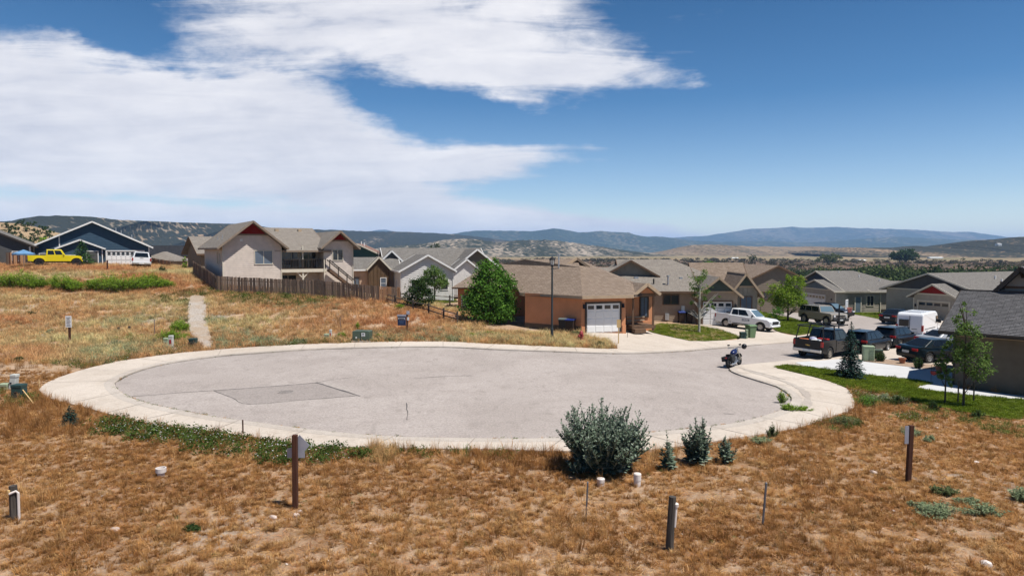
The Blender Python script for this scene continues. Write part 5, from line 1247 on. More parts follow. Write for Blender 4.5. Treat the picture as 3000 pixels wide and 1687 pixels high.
for px, py, top, lab, m, w, ln in ((1715, 1520, 1406, 'thin steel stake left of the white pipe caps', STEEL, .035, .05), (2232, 1537, 1408, 'thin steel stake right of the blackened post', STEEL, .04, .08), (712, 1275, 1228, 'short rusty stake standing at the near sidewalk edge', WOOD_B, .04, 0),
                              (453, 982, 935, 'thin stake in the dry field left of the gravel path', STEEL, .035, .02), (997, 962, 928, 'slim pale stake right of the white marker post', STEEL, .03, 0), (1838, 990, 968, 'short black stake beside the orange house driveway', BLACKM, .03, 0), (348, 972, 958, 'left one of two black stubs in the field', BLACKM, .13, 0), (379, 970, 955, 'right one of two black stubs in the field', BLACKM, .13, .01),
                              (115, 1135, 1110, 'thin lath by the left sidewalk end', WOOD_Y, .03, 0), (271, 1058, 1028, 'pale lath standing in the white flowers', WOOD_Y, .035, 0)):
    post(px, py, top, w=w, m=m, label=lab, name='stake', lean=ln)
e = empty('fallen_lath', base(57, 1160, .05), 0, 'pale lath leaning from the dark green box to the ground', 'stake'); a, b = G(52, 1150), G(92, 1178)
MB().beam((0, 0, .42), (b.x - a.x, b.y - a.y, .03), .035, .02).build('lath', WOOD_Y, e)

# --- navy box sign on its post
p = G(1193, 972); e = empty('estate_sign', p, R(-6), 'navy notice box hanging from a wooden post with a small lot number', 'sign')
h = (972 - 920) / 2000 * p.y
MB().box(-.05, .05, -.05, .05, -.2, h).build('post', WOOD_B, e)
bx = MB().box(-.66, -.08, -.10, .0, h - .78, h - .12).build('notice_box', NAVY_S, e, bevel=.02)
MB().box(-.68, -.06, -.12, .02, h - .15, h - .03).build('box_lid', SIGN_G, bx)
MB().box(-.60, -.14, -.112, -.101, h - .36, h - .24).build('notice_frame', SIGN_W, bx); MB().box(-.57, -.17, -.118, -.1125, h - .34, h - .26).build('notice_text', INK, bx)
for k in range(3): MB().box(-.56 + .03 * k, -.18 - .02 * k, -.108, -.101, h - .48 - k * .085, h - .455 - k * .085).build('text_line', mat('faded_blue_ink', (0.10, 0.16, 0.30), rough=.5), bx)
pl = MB().box(-.03, .20, -.072, -.055, h - .02, h + .24).build('number_plate', SIGN_G, e)
def text(body, size, parent, loc, m, rot=(math.pi / 2, 0, 0), name='lettering', ext=.002):
    """Lettering as a flat mesh part."""
    cu = bpy.data.curves.new(name, 'FONT'); cu.body = body; cu.size = size; cu.align_x = 'CENTER'; cu.align_y = 'CENTER'; cu.extrude = ext
    o = bpy.data.objects.new(name, cu); COL.objects.link(o); dg = bpy.context.evaluated_depsgraph_get()
    me = bpy.data.meshes.new_from_object(o.evaluated_get(dg)); bpy.data.objects.remove(o)
    q = link(name, me, parent, m); q.location = loc; q.rotation_euler = rot; return q
text('19', .2, e, (.085, -.076, h + .11), SIGN_W)
MB().box(.02, .16, -.068, -.055, h - .42, h - .20).build('permit_card', SIGN_W, e)

# --- utility boxes
def transformer():
    e = empty('transformer_box', base(1062, 1000), R(-4), 'green transformer cabinet with a white label by the far sidewalk', 'utility box')
    MB().box(-.62, .62, -.42, .45, -.1, .10).build('pad', M_CONC, e)
    MB().prism([(-.56, .10), (.56, .10), (.56, .68), (.50, .72), (-.50, .72), (-.56, .68)], -.36, .40).build('cabinet', BOX_G, e, bevel=.015)
    MB().box(-.545, .545, -.375, -.36, .16, .62).build('door', BOX_G, e); MB().box(-.02, .0, -.383, -.376, .18, .60).build('door_gap', BLACKM, e)
    MB().box(.05, .28, -.382, -.376, .38, .60).build('label_plate', SIGN_W, e); MB().box(.09, .24, -.387, -.3825, .50, .56).build('label_text', INK, e); MB().box(.08, .25, -.387, -.3825, .42, .45).build('label_text', INK, e)
    MB().slab([(-.30, -.383, .24), (-.24, -.383, .30), (-.30, -.383, .36), (-.36, -.383, .30)], .006).build('warning_mark', SIGN_W, e)
transformer()
def pedestal(px, py, w, d, h, m, label, cap=True, lean=0.0, stripe=None, rz=0, name='utility_pedestal'):
    e = empty(name, base(px, py), R(rz), label, 'utility box')
    hx = w / 2; b = MB(); hexa(b, [(-hx, -d / 2, -.1), (hx, -d / 2, -.1), (hx, d / 2, -.1), (-hx, d / 2, -.1), (-hx * .9 + lean, -d / 2 * .9, h), (hx * .9 + lean, -d / 2 * .9, h), (hx * .9 + lean, d / 2 * .9, h), (-hx * .9 + lean, d / 2 * .9, h)])
    b.build('body', m, e, bevel=.02, seg=2)
    if cap: c = MB(); c.box(lean - hx * .98, lean + hx * .98, -d / 2, d / 2, h - .10, h + .035); c.build('lid', m, e, bevel=.025, seg=2)
    if stripe: MB().box(-hx * .5, hx * .5, -d / 2 - .012, -d / 2 - .001, h * .35, h * .7).build('marker_stripe', stripe, e)
    else: MB().box(-hx * .3, hx * .3, -d / 2 - .010, -d / 2 + .005, h * .45, h * .55).build('latch', BLACKM, e)
    return e
pedestal(38, 1143, .28, .26, .68, BOX_W, 'leaning grey-white utility pedestal at the left edge', lean=.10)
pedestal(15, 1142, .42, .34, .26, BOX_LG, 'low pale green utility box left of the grey pedestal')
pedestal(57, 1166, .46, .4, .56, BOX_DG, 'dark green utility box in the left weeds')
pedestal(488, 1018, .32, .28, .58, BOX_LG, 'pale green utility pedestal beside the green bushes'); pedestal(502, 1018, .26, .24, .74, BOX_W, 'taller grey-white pedestal with red stripe beside the green bushes', stripe=RED)
pedestal(566, 1016, .46, .4, .52, BOX_DG, 'dark green utility box at the foot of the gravel path')
pedestal(958, 994, .34, .3, .34, BOX_LG, 'low grey-green utility box beside the red marked post'); pedestal(969, 993, .17, .17, .60, BOX_W, 'slim white marker post with red band left of the transformer', stripe=RED)
pedestal(2176, 993, .46, .42, .52, BOX_DG, 'dark teal utility box in front of the white pickup'); pedestal(2187, 993, .20, .20, .72, BOX_LG, 'narrow beige pedestal between teal box and green bin')
pedestal(2571, 1052, .58, .5, .62, BOX_G, 'grey-green cabinet right of the slatted green box', rz=-20)
def slat_box():
    e = empty('slatted_utility_box', base(2543, 1060), R(-18), 'pale green utility tower with louvred side near the spruce', 'utility box')
    MB().box(-.33, .33, -.28, .28, -.1, .98).build('body', BOX_LG, e, bevel=.03, seg=2); MB().box(-.345, .345, -.295, .295, .96, 1.05).build('lid', BOX_LG, e, bevel=.03, seg=2)
    for k in range(7): MB().beam((.04, -.295, .18 + k * .11), (.30, -.295, .18 + k * .11), .05, .035).build('louvre', BOX_LG, e)
    MB().box(-.28, -.02, -.30, -.282, .12, .86).build('door', BOX_LG, e)
slat_box()
def bin_(px, py, bm_, lm_, label, rz=0, s=1.0):
    e = empty('wheelie_bin', base(px, py), R(rz), label, 'bin', 'wheeled bins')
    b = MB(); hexa(b, [(-.24, -.28, .06), (.24, -.28, .06), (.24, .24, .06), (-.24, .24, .06), (-.31, -.36, .98), (.31, -.36, .98), (.31, .36, .98), (-.31, .36, .98)]); b.build('body', bm_, e, bevel=.03)
    MB().prism([(-.40, .97), (.40, .97), (.38, 1.05), (.1, 1.10), (-.36, 1.07)], -.33, .33).build('lid', lm_, e, bevel=.015).rotation_euler = (0, 0, R(-90))
    MB().tube([(-.26, .38, .96), (.26, .38, .96)], .02, 6).build('handle', bm_, e)
    for x in (-.26, .26): MB().tube([(x - .03, .26, .10), (x + .03, .26, .10)], .10, 12).build('wheel', BLACKM, e)
bin_(1652, 975, BIN_K, LID_G, 'black wheeled bin with grey-green lid against the orange wall', -25); bin_(1671, 977, BIN_B, LID_BL, 'brown wheeled bin with blue lid beside the orange garage', -20)
bin_(1996, 946, BIN_B, LID_BL, 'brown wheeled bin with blue lid against the tan house', 0); bin_(2018, 947, BIN_B, BIN_K, 'brown wheeled bin with black lid near the tan garage', 5)
bin_(2199, 991, mat('green_bin', (0.14, 0.22, 0.11), (0.12, 0.19, 0.10), scale=3, rough=.55), MATS['green_bin'], 'green wheeled bin in front of the white pickup', 15)
p = G(1681, 976); e = empty('vent_hook_pipe', p, 0, 'white hooked pipe standing beside the brown bin', 'pipe'); MB().tube([(0, 0, -.1), (0, 0, .30), (-.03, 0, .36), (-.09, 0, .37), (-.12, 0, .32)], .025, 8).build('pipe', PVC, e)

# --- pipe stubs in the near grass
def stub(px, py, r, h, label, open_=False):
    e = empty('pipe_stub', base(px, py), 0, label, 'pipe', 'white pipe stubs')
    if open_: MB().lathe([(r * .8, -.2), (r * .8, h * .45), (r * 1.15, h * .5), (r * 1.2, h), (r * .95, h), (r * .9, h * .5), (.005, h * .4)], 16).build('socket', PVC, e)
    else:
        MB().lathe([(r * .9, -.2), (r * .9, h * .8)], 16).build('pipe', PVC, e); MB().lathe([(r, h * .5), (r * 1.03, h * .94), (r * .9, h), (r * .3, h * 1.02)], 16).build('cap', PVC, e)
stub(1760, 1424, .105, .22, 'short white pipe cap left of the taller one'); stub(1867, 1425, .10, .36, 'taller white capped pipe behind the blackened post'); stub(472, 1395, .115, .24, 'open grey-white pipe socket in the left grass', True)

# --- loose rocks
def rock(px, py, r, label, seed, m=ROCK, grp='loose stones in the near grass', name='stone', flat=.55):
    rs = np.random.RandomState(seed); bm = bmesh.new(); bmesh.ops.create_icosphere(bm, subdivisions=2, radius=1)
    ax = rs.uniform(.7, 1.3, 3) * r; ax[2] *= flat
    pl = [Vector(rs.normal(size=3)).normalized() for _ in range(7)]
    for v in bm.verts:
        q = v.co.copy()
        for n in pl:
            d = q.dot(n) - .72
            if d > 0: q -= n * d
        v.co = Vector((q.x * ax[0], q.y * ax[1], q.z * ax[2]))
    me = bpy.data.meshes.new(name); bm.to_mesh(me); bm.free(); o = link(name, me, None, m); g = G(px, py)
    o.location = (g.x, g.y, g.z + ax[2] * .35); o.rotation_euler = (0, 0, rs.uniform(0, 6)); tag(o, label, 'stone', grp)
WHT_R = mat('chalky_rock', (0.56, 0.49, 0.44), (0.64, 0.57, 0.52), scale=6, rough=.9)
for i, (px, py, r, lab) in enumerate(((868, 1512, .11, 'largest pink stone at the foot of the arrow sign post'), (880, 1500, .09, 'pink stone just behind the largest one by the sign post'), (800, 1518, .09, 'grey stone left of the sign post foot'), (845, 1520, .05, 'small pale stone between the stones by the sign post'),
                              (406, 1432, .05, 'small white stone below the open pipe socket'), (336, 1552, .10, 'flat tan stone above the left bottom corner'), (522, 1390, .05, 'small pale stone right of the open pipe socket'), (2597, 1358, .05, 'small white stone left of the right sign post'),
                              (2556, 1384, .13, 'flat grey stone left of the right sign post'), (2888, 1656, .13, 'pale flat stone in the bottom right corner'), (2688, 1583, .08, 'tan stone in the right dry grass'), (2618, 1497, .06, 'small tan stone left of the green bush'), (1332, 1428, .05, 'white scrap of stone in the middle of the near grass'), (2168, 1435, .05, 'white stone left of the right steel stake'),
                              (78, 1053, .12, 'white stone in the left field near the sidewalk'), (272, 806, .14, 'white stone on the slope before the navy house'), (2745, 1254, .06, 'small pale stone right of the right sign post'), (2860, 1355, .09, 'long pale stone in the right dry grass'))):
    rock(px, py, r, lab, 40 + i, WHT_R if 'white' in lab or 'pale' in lab else ROCK)
RB = mat('red_boulder', (0.33, 0.17, 0.11), (0.42, 0.26, 0.18), scale=3, rough=.9, bump=.5, bscale=8)
for i in range(12): rock(2214 + i * 5.2, 903 - (i % 3) * 4, .42, 'reddish landscaping boulder in the row beside the tan house', 80 + i, RB, 'landscaping boulders', 'boulder', .7)
for i, (px, py, lb) in enumerate(((1300, 922, 'leftmost brown boulder'), (1320, 927, 'middle brown boulder'), (1335, 932, 'rightmost brown boulder'), (1312, 934, 'lowest brown boulder'))): rock(px, py, .35, lb + ' of the cluster left of the big green tree', 95 + i, RB, 'boulders by the split-rail fence', 'boulder', .7)

# --- parasol, basketball hoop, flower basket, pots
p = P(70, 765, 74); e = empty('garden_parasol', (p.x, p.y, H(p.x, p.y)), 0, 'light blue garden parasol by the red-brown fence', 'parasol'); zt = P(72, 731, 74).z - e.location.z
MB().tube([(0, 0, 0), (0, 0, zt)], .025, 8).build('pole', METAL, e)
c = MB()
for k in range(8):
    a0, a1 = math.pi * k / 4, math.pi * (k + 1) / 4; c.poly([(0, 0, zt), (1.08 * math.cos(a0), 1.08 * math.sin(a0), zt - .45), (1.08 * math.cos(a1), 1.08 * math.sin(a1), zt - .45)]); c.poly([(1.08 * math.cos(a0), 1.08 * math.sin(a0), zt - .45), (1.06 * math.cos(a0), 1.06 * math.sin(a0), zt - .6), (1.06 * math.cos(a1), 1.06 * math.sin(a1), zt - .6), (1.08 * math.cos(a1), 1.08 * math.sin(a1), zt - .45)])
c.build('canopy', mat('sky_blue_canvas', (0.12, 0.24, 0.40), (0.09, 0.20, 0.34), scale=3, rough=.9), e)
def hoop():
    p = G(2457, 974); e = empty('basketball_hoop', p, R(-35), 'black basketball hoop with clear backboard at the street corner', 'hoop'); h = (974 - 882) / 2000 * p.y
    MB().beam((0, 0, -.1), (0, 0, h - .3), .11, .11, (0, 1, 0)).build('pole', BLACKM, e); MB().beam((0, 0, h - .4), (.55, 0, h - .25), .09, .07).build('arm', BLACKM, e)
    bb = MB(); bb.box(.58, .61, -.55, .55, h - .62, h + .12); bd = bb.build('backboard', mat('clear_acrylic', (0.60, 0.66, 0.70), rough=.1, spec=.6), e)
    for a, b in (((.575, .615, -.57, .57, h + .12, h + .17)), ) if False else (((.57, .62, -.6, .6), (h + .11, h + .17)), ((.57, .62, -.6, .6), (h - .68, h - .61))): MB().box(*a, *b).build('board_frame', SIGN_W, bd)
    for y in (-.575, .575): MB().box(.57, .62, y - .03, y + .03, h - .61, h + .11).build('board_frame', SIGN_W, bd)
    for y in (-.25, .25): MB().box(.612, .62, y - .02, y + .02, h - .5, h - .1).build('target_line', SIGN_W, bd)
    MB().box(.612, .62, -.23, .23, h - .13, h - .1).build('target_line', SIGN_W, bd)
    MB().tube([(.85 + .22 * math.cos(t), .22 * math.sin(t), h - .55) for t in np.linspace(0, 2 * math.pi, 17)], .014, 6, cap=False).build('rim', mat('rim_orange', (0.40, 0.10, 0.05), rough=.4), e)
    MB().lathe([(.22, h - .56), (.17, h - .75), (.13, h - .95)], 10, (.85, 0, 0)).build('net', mat('net_red', (0.42, 0.16, 0.14), rough=.9), e)
    MB().box(-.5, .35, -.35, .35, -.05, .16).build('base', BLACKM, e, bevel=.05)
hoop()
p = G(2727, 1128); e = empty('hanging_basket', p, 0, 'red flower basket on a thin hook by the white driveway', 'flower basket')
hh = (1128 - 1075) / 2000 * p.y; MB().tube([(0, 0, 0), (0, 0, hh + .1), (.06, 0, hh + .2), (.14, 0, hh + .15)], .01, 6).build('hook', BLACKM, e); MB().lathe([(.04, hh - .42), (.15, hh - .35), (.17, hh - .2)], 12, (.14, 0, 0)).build('basket', mat('basket_red', (0.22, 0.03, 0.04), (0.30, 0.05, 0.05), scale=9, rough=.8), e)
MB().tube([(.14, 0, hh + .15), (.14, 0, hh - .2)], .006, 5).build('chain', BLACKM, e)
for i, (px, py, m, lab) in enumerate(((2643, 1068, 'terracotta', 'terracotta flower pot in the mulch bed'), (2752, 1094, 'clay_orange', 'orange clay pot at the right end of the mulch bed'))):
    e = empty('flower_pot', base(px, py, .09), 0, lab, 'flower pot'); MB().lathe([(.14, 0), (.20, .28), (.22, .28), (.22, .34), (.17, .34), (.16, .25)], 12).build('pot', mat(m, (0.34, 0.13, 0.07), rough=.8), e); MB().lathe([(.17, .26), (.01, .27)], 12).build('soil', M_MULCH, e)
# far farm sheds on the bench
SHED = mat('shed_white', (0.70, 0.70, 0.68), rough=.6)
for px, py, D, w, lab in ((2745, 756, 1250, 26, 'long white farm shed on the far bench right of the dark tree'), (2520, 764, 1050, 20, 'pale low farm roofs on the far bench left of the dark tree'), (2155, 757, 1300, 12, 'tiny pale farm shed behind the tan houses'), (2930, 715, 1600, 9, 'tiny white house high on the sage hill')):
    p = P(px, py, D); e = empty('farm_shed', (p.x, p.y, p.z - 1), R(8), lab, 'shed'); MB().box(-w / 2, w / 2, 0, 9, -3, 1.6).build('wall', SHED, e); MB().prism([(-5.2, 1.5), (5.2, 1.5), (0, 2.8)], -w / 2 - .5, w / 2 + .5).build('roof', SHED, e).matrix_local = Matrix.Translation((0, 4.5, 0)) @ Matrix.Rotation(R(90), 4, 'Z')
# ------------------------------------------------------------------ vehicles
def paint(n, c, coat=.35, rough=.28, metal=0.0): return mat(n, tuple(x * .6 for x in c) if max(c) < .05 else c, rough=rough, metal=metal, spec=.22, coat=min(coat, .18))
TYRE = mat('tyre_rubber', (0.018, 0.018, 0.018), (0.028, 0.027, 0.026), scale=9, rough=.85); ALLOY = mat('alloy_rim', (0.42, 0.42, 0.42), rough=.35, metal=.7); RIM_K = mat('dark_rim', (0.03, 0.03, 0.032), rough=.4, metal=.4); RIM_T = mat('dusty_rim', (0.27, 0.24, 0.20), rough=.6, metal=.2)
CGLASS = mat('car_glass', (0.008, 0.010, 0.012), rough=.05, spec=.45); CGLASS_L = mat_glass('sky_lit_glass', (0.10, 0.15, 0.18), .05); UNDER = mat('underbody', (0.012, 0.012, 0.012), rough=.9); CHROME = mat('chrome', (0.62, 0.61, 0.59), (0.54, 0.53, 0.51), scale=6, rough=.22, metal=.85)
TAIL = mat('tail_light', (0.30, 0.012, 0.012), rough=.2, spec=.6); HEADL = mat('head_light', (0.62, 0.64, 0.66), rough=.12, spec=.7); PLAST = mat('black_plastic', (0.02, 0.02, 0.021), rough=.6); PLATE = mat('licence_plate', (0.55, 0.57, 0.56), rough=.5)
_wheel = {}
def wheel(parent, x, y, rw, w, rim, side):
    key = (rw, w, rim.name)
    if key not in _wheel:
        t = MB().lathe([(rw * .62, -w / 2), (rw * .93, -w / 2), (rw, -w * .36), (rw, w * .36), (rw * .93, w / 2), (rw * .62, w / 2)], 22, cap=False)
        t.v = [(a, c, b) for a, b, c in t.v]; o = t.build('wheel', TYRE, None); tm = o.data; bpy.data.objects.remove(o)
        r = MB().lathe([(rw * .60, -w * .25), (rw * .66, w * .40), (rw * .60, w * .47), (rw * .54, w * .30), (rw * .2, w * .30), (rw * .16, w * .42), (.01, w * .42)], 22)
        for k in range(6):
            a = math.pi * k / 3; r.beam((rw * .15 * math.cos(a), rw * .15 * math.sin(a), w * .36), (rw * .58 * math.cos(a), rw * .58 * math.sin(a), w * .36), rw * .17, w * .14, (0, 0, 1))
        r.v = [(a, c, b) for a, b, c in r.v]; o = r.build('rim', rim, None); rm_ = o.data; bpy.data.objects.remove(o); _wheel[key] = (tm, rm_)
    tm, rm_ = _wheel[key]
    t = link('wheel', tm, parent); t.location = (x, y, rw); t.rotation_euler = (0, 0, 0 if side > 0 else math.pi)
    link('rim', rm_, t); return t
def arch_pts(cx, rw, ra, zb):
    t0 = math.asin(max(-1, min(1, (zb - rw) / ra))); return [(cx + ra * math.cos(t), rw + ra * math.sin(t)) for t in np.linspace(t0, math.pi - t0, 13)]
def body_poly(top, zb, axles, rw, ra):
    """top: outline from rear bottom over the roof line to front bottom; arches cut along the sill."""
    pts = list(top)
    for cx in sorted(axles, reverse=True): pts += arch_pts(cx, rw, ra, zb)
    return pts
def soften(mb, L, W, zmid=.75, k=.05, nose=.10):
    """Rounds a body in plan (ends) and section (sill and shoulder)."""
    out = []
    for x, y, z in mb.v:
        e_ = max(0.0, (abs(x) - .36 * L) / (.14 * L)); f = (1 - k * ((z - zmid) / .5) ** 2) * (1 - nose * e_ * e_); out.append((x, y * max(f, .7), z))
    mb.v = out; return mb
def car_root(name, label, cat, x, y, phi, wb=2.8, lift=.0, group='parked vehicles'):
    c, s = math.cos(phi), math.sin(phi); hf, hr = H(x + c * wb / 2, y + s * wb / 2), H(x - c * wb / 2, y - s * wb / 2); hl, hr2 = H(x - s * .8, y + c * .8), H(x + s * .8, y - c * .8)
    e = empty(name, (x, y, (hf + hr) / 2 + lift), 0, label, cat, group); e.rotation_euler = (math.atan2(hl - hr2, 1.6), -math.atan2(hf - hr, wb), phi); return e
class Cabin:
    def __init__(s, e, b, t, m, name='cabin', bev=.05):
        """b, t: (x rear, x front, z, half width) of the belt line and the roof."""
        s.e = e; (x0, x1, z0, w0), (X0, X1, z1, w1) = b, t
        s.c = {'bl0': (x0, w0, z0), 'bl1': (x1, w0, z0), 'br0': (x0, -w0, z0), 'br1': (x1, -w0, z0), 'tl0': (X0, w1, z1), 'tl1': (X1, w1, z1), 'tr0': (X0, -w1, z1), 'tr1': (X1, -w1, z1)}
        c = s.c; mb = MB(); hexa(mb, [c['bl0'], c['bl1'], c['br1'], c['br0'], c['tl0'], c['tl1'], c['tr1'], c['tr0']]); s.o = mb.build(name, m, e, bevel=bev, seg=2)
    def pane(s, q, a0, a1, b0, b1, name='window', m=None):
        """Pane on a cabin face given by corner names (start-bottom, end-bottom, end-top, start-top)."""
        A, B, C, D = (Vector(s.c[k]) for k in q); f = lambda a, b: (A * (1 - a) + B * a) * (1 - b) + (D * (1 - a) + C * a) * b
        p = [f(a0, b0), f(a1, b0), f(a1, b1), f(a0, b1)]; n = (p[1] - p[0]).cross(p[3] - p[0]).normalized()
        cen = sum((Vector(v) for v in s.c.values()), Vector()) / 8
        if n.dot(p[0] - cen) < 0: n = -n; p = p[::-1]
        MB().slab([v + n * .014 for v in p], .03).build(name, m or CGLASS, s.e)
    def sides(s, splits, b0=.12, b1=.88, m=None):
        for a0, a1 in splits: s.pane(('bl0', 'bl1', 'tl1', 'tl0'), a0, a1, b0, b1, 'side_window', m); s.pane(('br0', 'br1', 'tr1', 'tr0'), a0, a1, b0, b1, 'side_window', m)
    def front(s, m=None): s.pane(('br1', 'bl1', 'tl1', 'tr1'), .06, .94, .08, .92, 'windscreen', m or CGLASS_L)
    def rear(s, m=None, b0=.12): s.pane(('br0', 'bl0', 'tl0', 'tr0'), .08, .92, b0, .9, 'rear_window', m)
def four_wheels(e, axles, W, rw, tw, rim):
    for x in axles:
        for sd in (1, -1): wheel(e, x, sd * (W / 2 - tw / 2 - .01), rw, tw, rim, sd)
def mirrors(e, x, z, w, m):
    for sd in (1, -1): MB().box(x - .06, x + .06, sd * w - .11 if sd > 0 else -w - .09, sd * w + .09 if sd > 0 else -w + .11, z, z + .15).build('mirror', m, e, bevel=.03)
def sedan(label, x, y, phi, m, rim=ALLOY, lift=.06, name='sedan_car'):
    e = car_root(name, label, 'car', x, y, phi, lift=lift); W = 1.82; ax = (-1.38, 1.40); rw = .33
    top = [(-2.36, .30), (-2.42, .55), (-2.36, .92), (-2.22, 1.03), (-1.6, 1.05), (-.9, 1.0), (1.0, .97), (1.75, .88), (2.22, .74), (2.40, .58), (2.36, .28)]
    soften(MB().prism(body_poly(top, .22, ax, rw, .39), -W / 2, W / 2), 4.8, W).build('body', m, e, bevel=.06, seg=2); MB().box(-2.1, 2.1, -.62, .62, .2, .75).build('underbody', UNDER, e)
    c = Cabin(e, (-1.85, 1.10, .99, .84), (-1.0, .25, 1.46, .60), m); c.sides(((.20, .48), (.51, .86))); c.front(); c.rear()
    four_wheels(e, ax, W, rw, .21, rim); mirrors(e, .75, .98, .90, m)
    for sd in (1, -1):
        MB().box(-2.40, -2.22, sd * .52 - .26 if sd > 0 else -.88, .88 if sd > 0 else -.26 + -.26, .74, .92).build('tail_light', TAIL, e, bevel=.02) if False else MB().box(-2.40, -2.28, min(sd * .45, sd * .87), max(sd * .45, sd * .87), .76, .92).build('tail_light', TAIL, e, bevel=.02)
        MB().box(2.18, 2.36, min(sd * .45, sd * .84), max(sd * .45, sd * .84), .60, .72).build('head_light', HEADL, e, bevel=.02)
        for xx in (.15, -.75): MB().box(xx, xx + .18, min(sd * .905, sd * .93), max(sd * .905, sd * .93), .84, .87).build('door_handle', m, e)
    MB().box(-2.44, -2.40, -.26, .26, .60, .74).build('licence_plate', PLATE, e); MB().box(2.36, 2.42, -.5, .5, .36, .52).build('grille', PLAST, e)
    return e
def suv(label, x, y, phi, m, rim=ALLOY, lift=.0, name='suv_car', s=1.0, rack=True):
    e = car_root(name, label, 'car', x, y, phi, lift=lift); W = 1.88; ax = (-1.36, 1.40); rw = .36
    top = [(-2.26, .40), (-2.34, .62), (-2.30, 1.05), (-2.15, 1.12), (1.0, 1.08), (1.9, .99), (2.25, .82), (2.36, .6), (2.32, .32)]
    soften(MB().prism(body_poly(top, .28, ax, rw, .44), -W / 2, W / 2), 4.7, W, .8).build('body', m, e, bevel=.07, seg=2); MB().box(-2.1, 2.1, -.64, .64, .25, .8).build('underbody', UNDER, e)
    c = Cabin(e, (-2.26, 1.15, 1.07, .87), (-1.85, .25, 1.66, .66), m); c.sides(((.06, .24), (.27, .52), (.55, .84))); c.front(); c.rear()
    four_wheels(e, ax, W, rw, .23, rim); mirrors(e, .72, 1.08, .93, m)
    for sd in (1, -1):
        MB().box(-2.36, -2.24, min(sd * .5, sd * .92), max(sd * .5, sd * .92), .92, 1.08).build('tail_light', TAIL, e, bevel=.02); MB().box(2.12, 2.30, min(sd * .5, sd * .88), max(sd * .5, sd * .88), .72, .86).build('head_light', HEADL, e, bevel=.02)
        if rack: MB().tube([(-1.6, sd * .62, 1.69), (.1, sd * .60, 1.70)], .022, 6).build('roof_rail', PLAST, e)
    MB().box(-2.37, -2.33, -.26, .26, .68, .82).build('licence_plate', PLATE, e); MB().box(-2.36, -2.28, -.85, .85, .34, .52).build('bumper', PLAST, e, bevel=.03); MB().box(2.30, 2.38, -.55, .55, .42, .72).build('grille', PLAST, e)
    MB().prism([(-2.05, 1.66), (-1.75, 1.68), (-1.75, 1.71), (-2.12, 1.69)], -.6, .6).build('spoiler', m, e)
    return e
def pickup(label, x, y, phi, m, rim, L=5.85, W=2.0, zc=1.88, rw=.40, lift=0.0, bumper=CHROME, hood=1.12, bedz=1.30, name='pickup_truck', front_m=None, xr=-1.0, cab=(-1.05, 1.25), ax=None):
    h = L / 2; ax = ax or (-h + 1.15, h - .95); e = car_root(name, label, 'pickup', x, y, phi, wb=ax[1] - ax[0], lift=lift); ra = rw * 1.22; zb = .42
    # cab and nose
    top = [(xr, zb), (xr, bedz - .05), (cab[1] + .1, hood + .02), (h - .35, hood - .04), (h - .10, hood - .16), (h, .78), (h - .02, .42)]
    MB().prism(body_poly(top, zb, (ax[1],), rw, ra), -W / 2, W / 2).build('body', m, e, bevel=.06, seg=2)
    # bed
    bd = MB(); bd.box(-h + .06, xr - .02, -W / 2 + .06, W / 2 - .06, .72, .80); bed = bd.build('bed', PLAST, e)
    for sd in (1, -1):
        prof = body_poly([(-h + .05, .52), (-h + .05, bedz), (xr - .015, bedz)] + [(xr - .015, zb)], zb, (ax[0],), rw, ra); y0, y1 = sorted((sd * W / 2, sd * (W / 2 - .09))); MB().prism(prof, y0, y1).build('bed_side', m, e, bevel=.02)
    MB().box(-h + .03, -h + .09, -W / 2 + .1, W / 2 - .1, .62, bedz).build('tailgate', m, e, bevel=.015); MB().box(-h + .2, h - .3, -.7, .7, .38, .70).build('underbody', UNDER, e)
    c = Cabin(e, (cab[0], cab[1], hood + .06, W / 2 - .08), (cab[0] + .12, cab[1] - .75, zc, W / 2 - .26), m); c.sides(((.08, .34), (.37, .74))); c.front(); c.rear()
    four_wheels(e, ax, W, rw, .27, rim); mirrors(e, cab[1] - .35, hood + .10, W / 2, PLAST)
    b = MB().box(-h - .10, -h + .04, -W / 2 + .04, W / 2 - .04, .50, .70).build('rear_bumper', bumper, e, bevel=.03); MB().box(-h - .115, -h - .095, -.26, .26, .53, .66).build('licence_plate', PLATE, b)
    MB().box(h - .06, h + .10, -W / 2 + .06, W / 2 - .06, .46, .64).build('front_bumper', front_m or m, e, bevel=.03); MB().box(h - .02, h + .035, -.62, .62, .68, .98).build('grille', PLAST, e, bevel=.01)
    for sd in (1, -1):
        MB().box(-h + .01, -h + .12, min(sd * (W / 2 - .15), sd * (W / 2 + .01)), max(sd * (W / 2 - .15), sd * (W / 2 + .01)), .88, bedz - .08).build('tail_light', TAIL, e, bevel=.015)
        MB().box(h - .16, h + .03, min(sd * .62, sd * (W / 2 - .04)), max(sd * .62, sd * (W / 2 - .04)), .74, .97).build('head_light', HEADL, e, bevel=.02)
        for xx in (cab[1] - 1.05, cab[1] - 1.95): MB().box(xx, xx + .2, min(sd * W / 2, sd * (W / 2 + .025)), max(sd * W / 2, sd * (W / 2 + .025)), hood - .12, hood - .08).build('door_handle', m, e)
    MB().box(-h + .015, -h + .028, -.18, .18, bedz - .12, bedz - .07).build('tailgate_handle', PLAST, e)
    return e, h
def px_xy(px, D): return (px - 1500) / 2000 * D

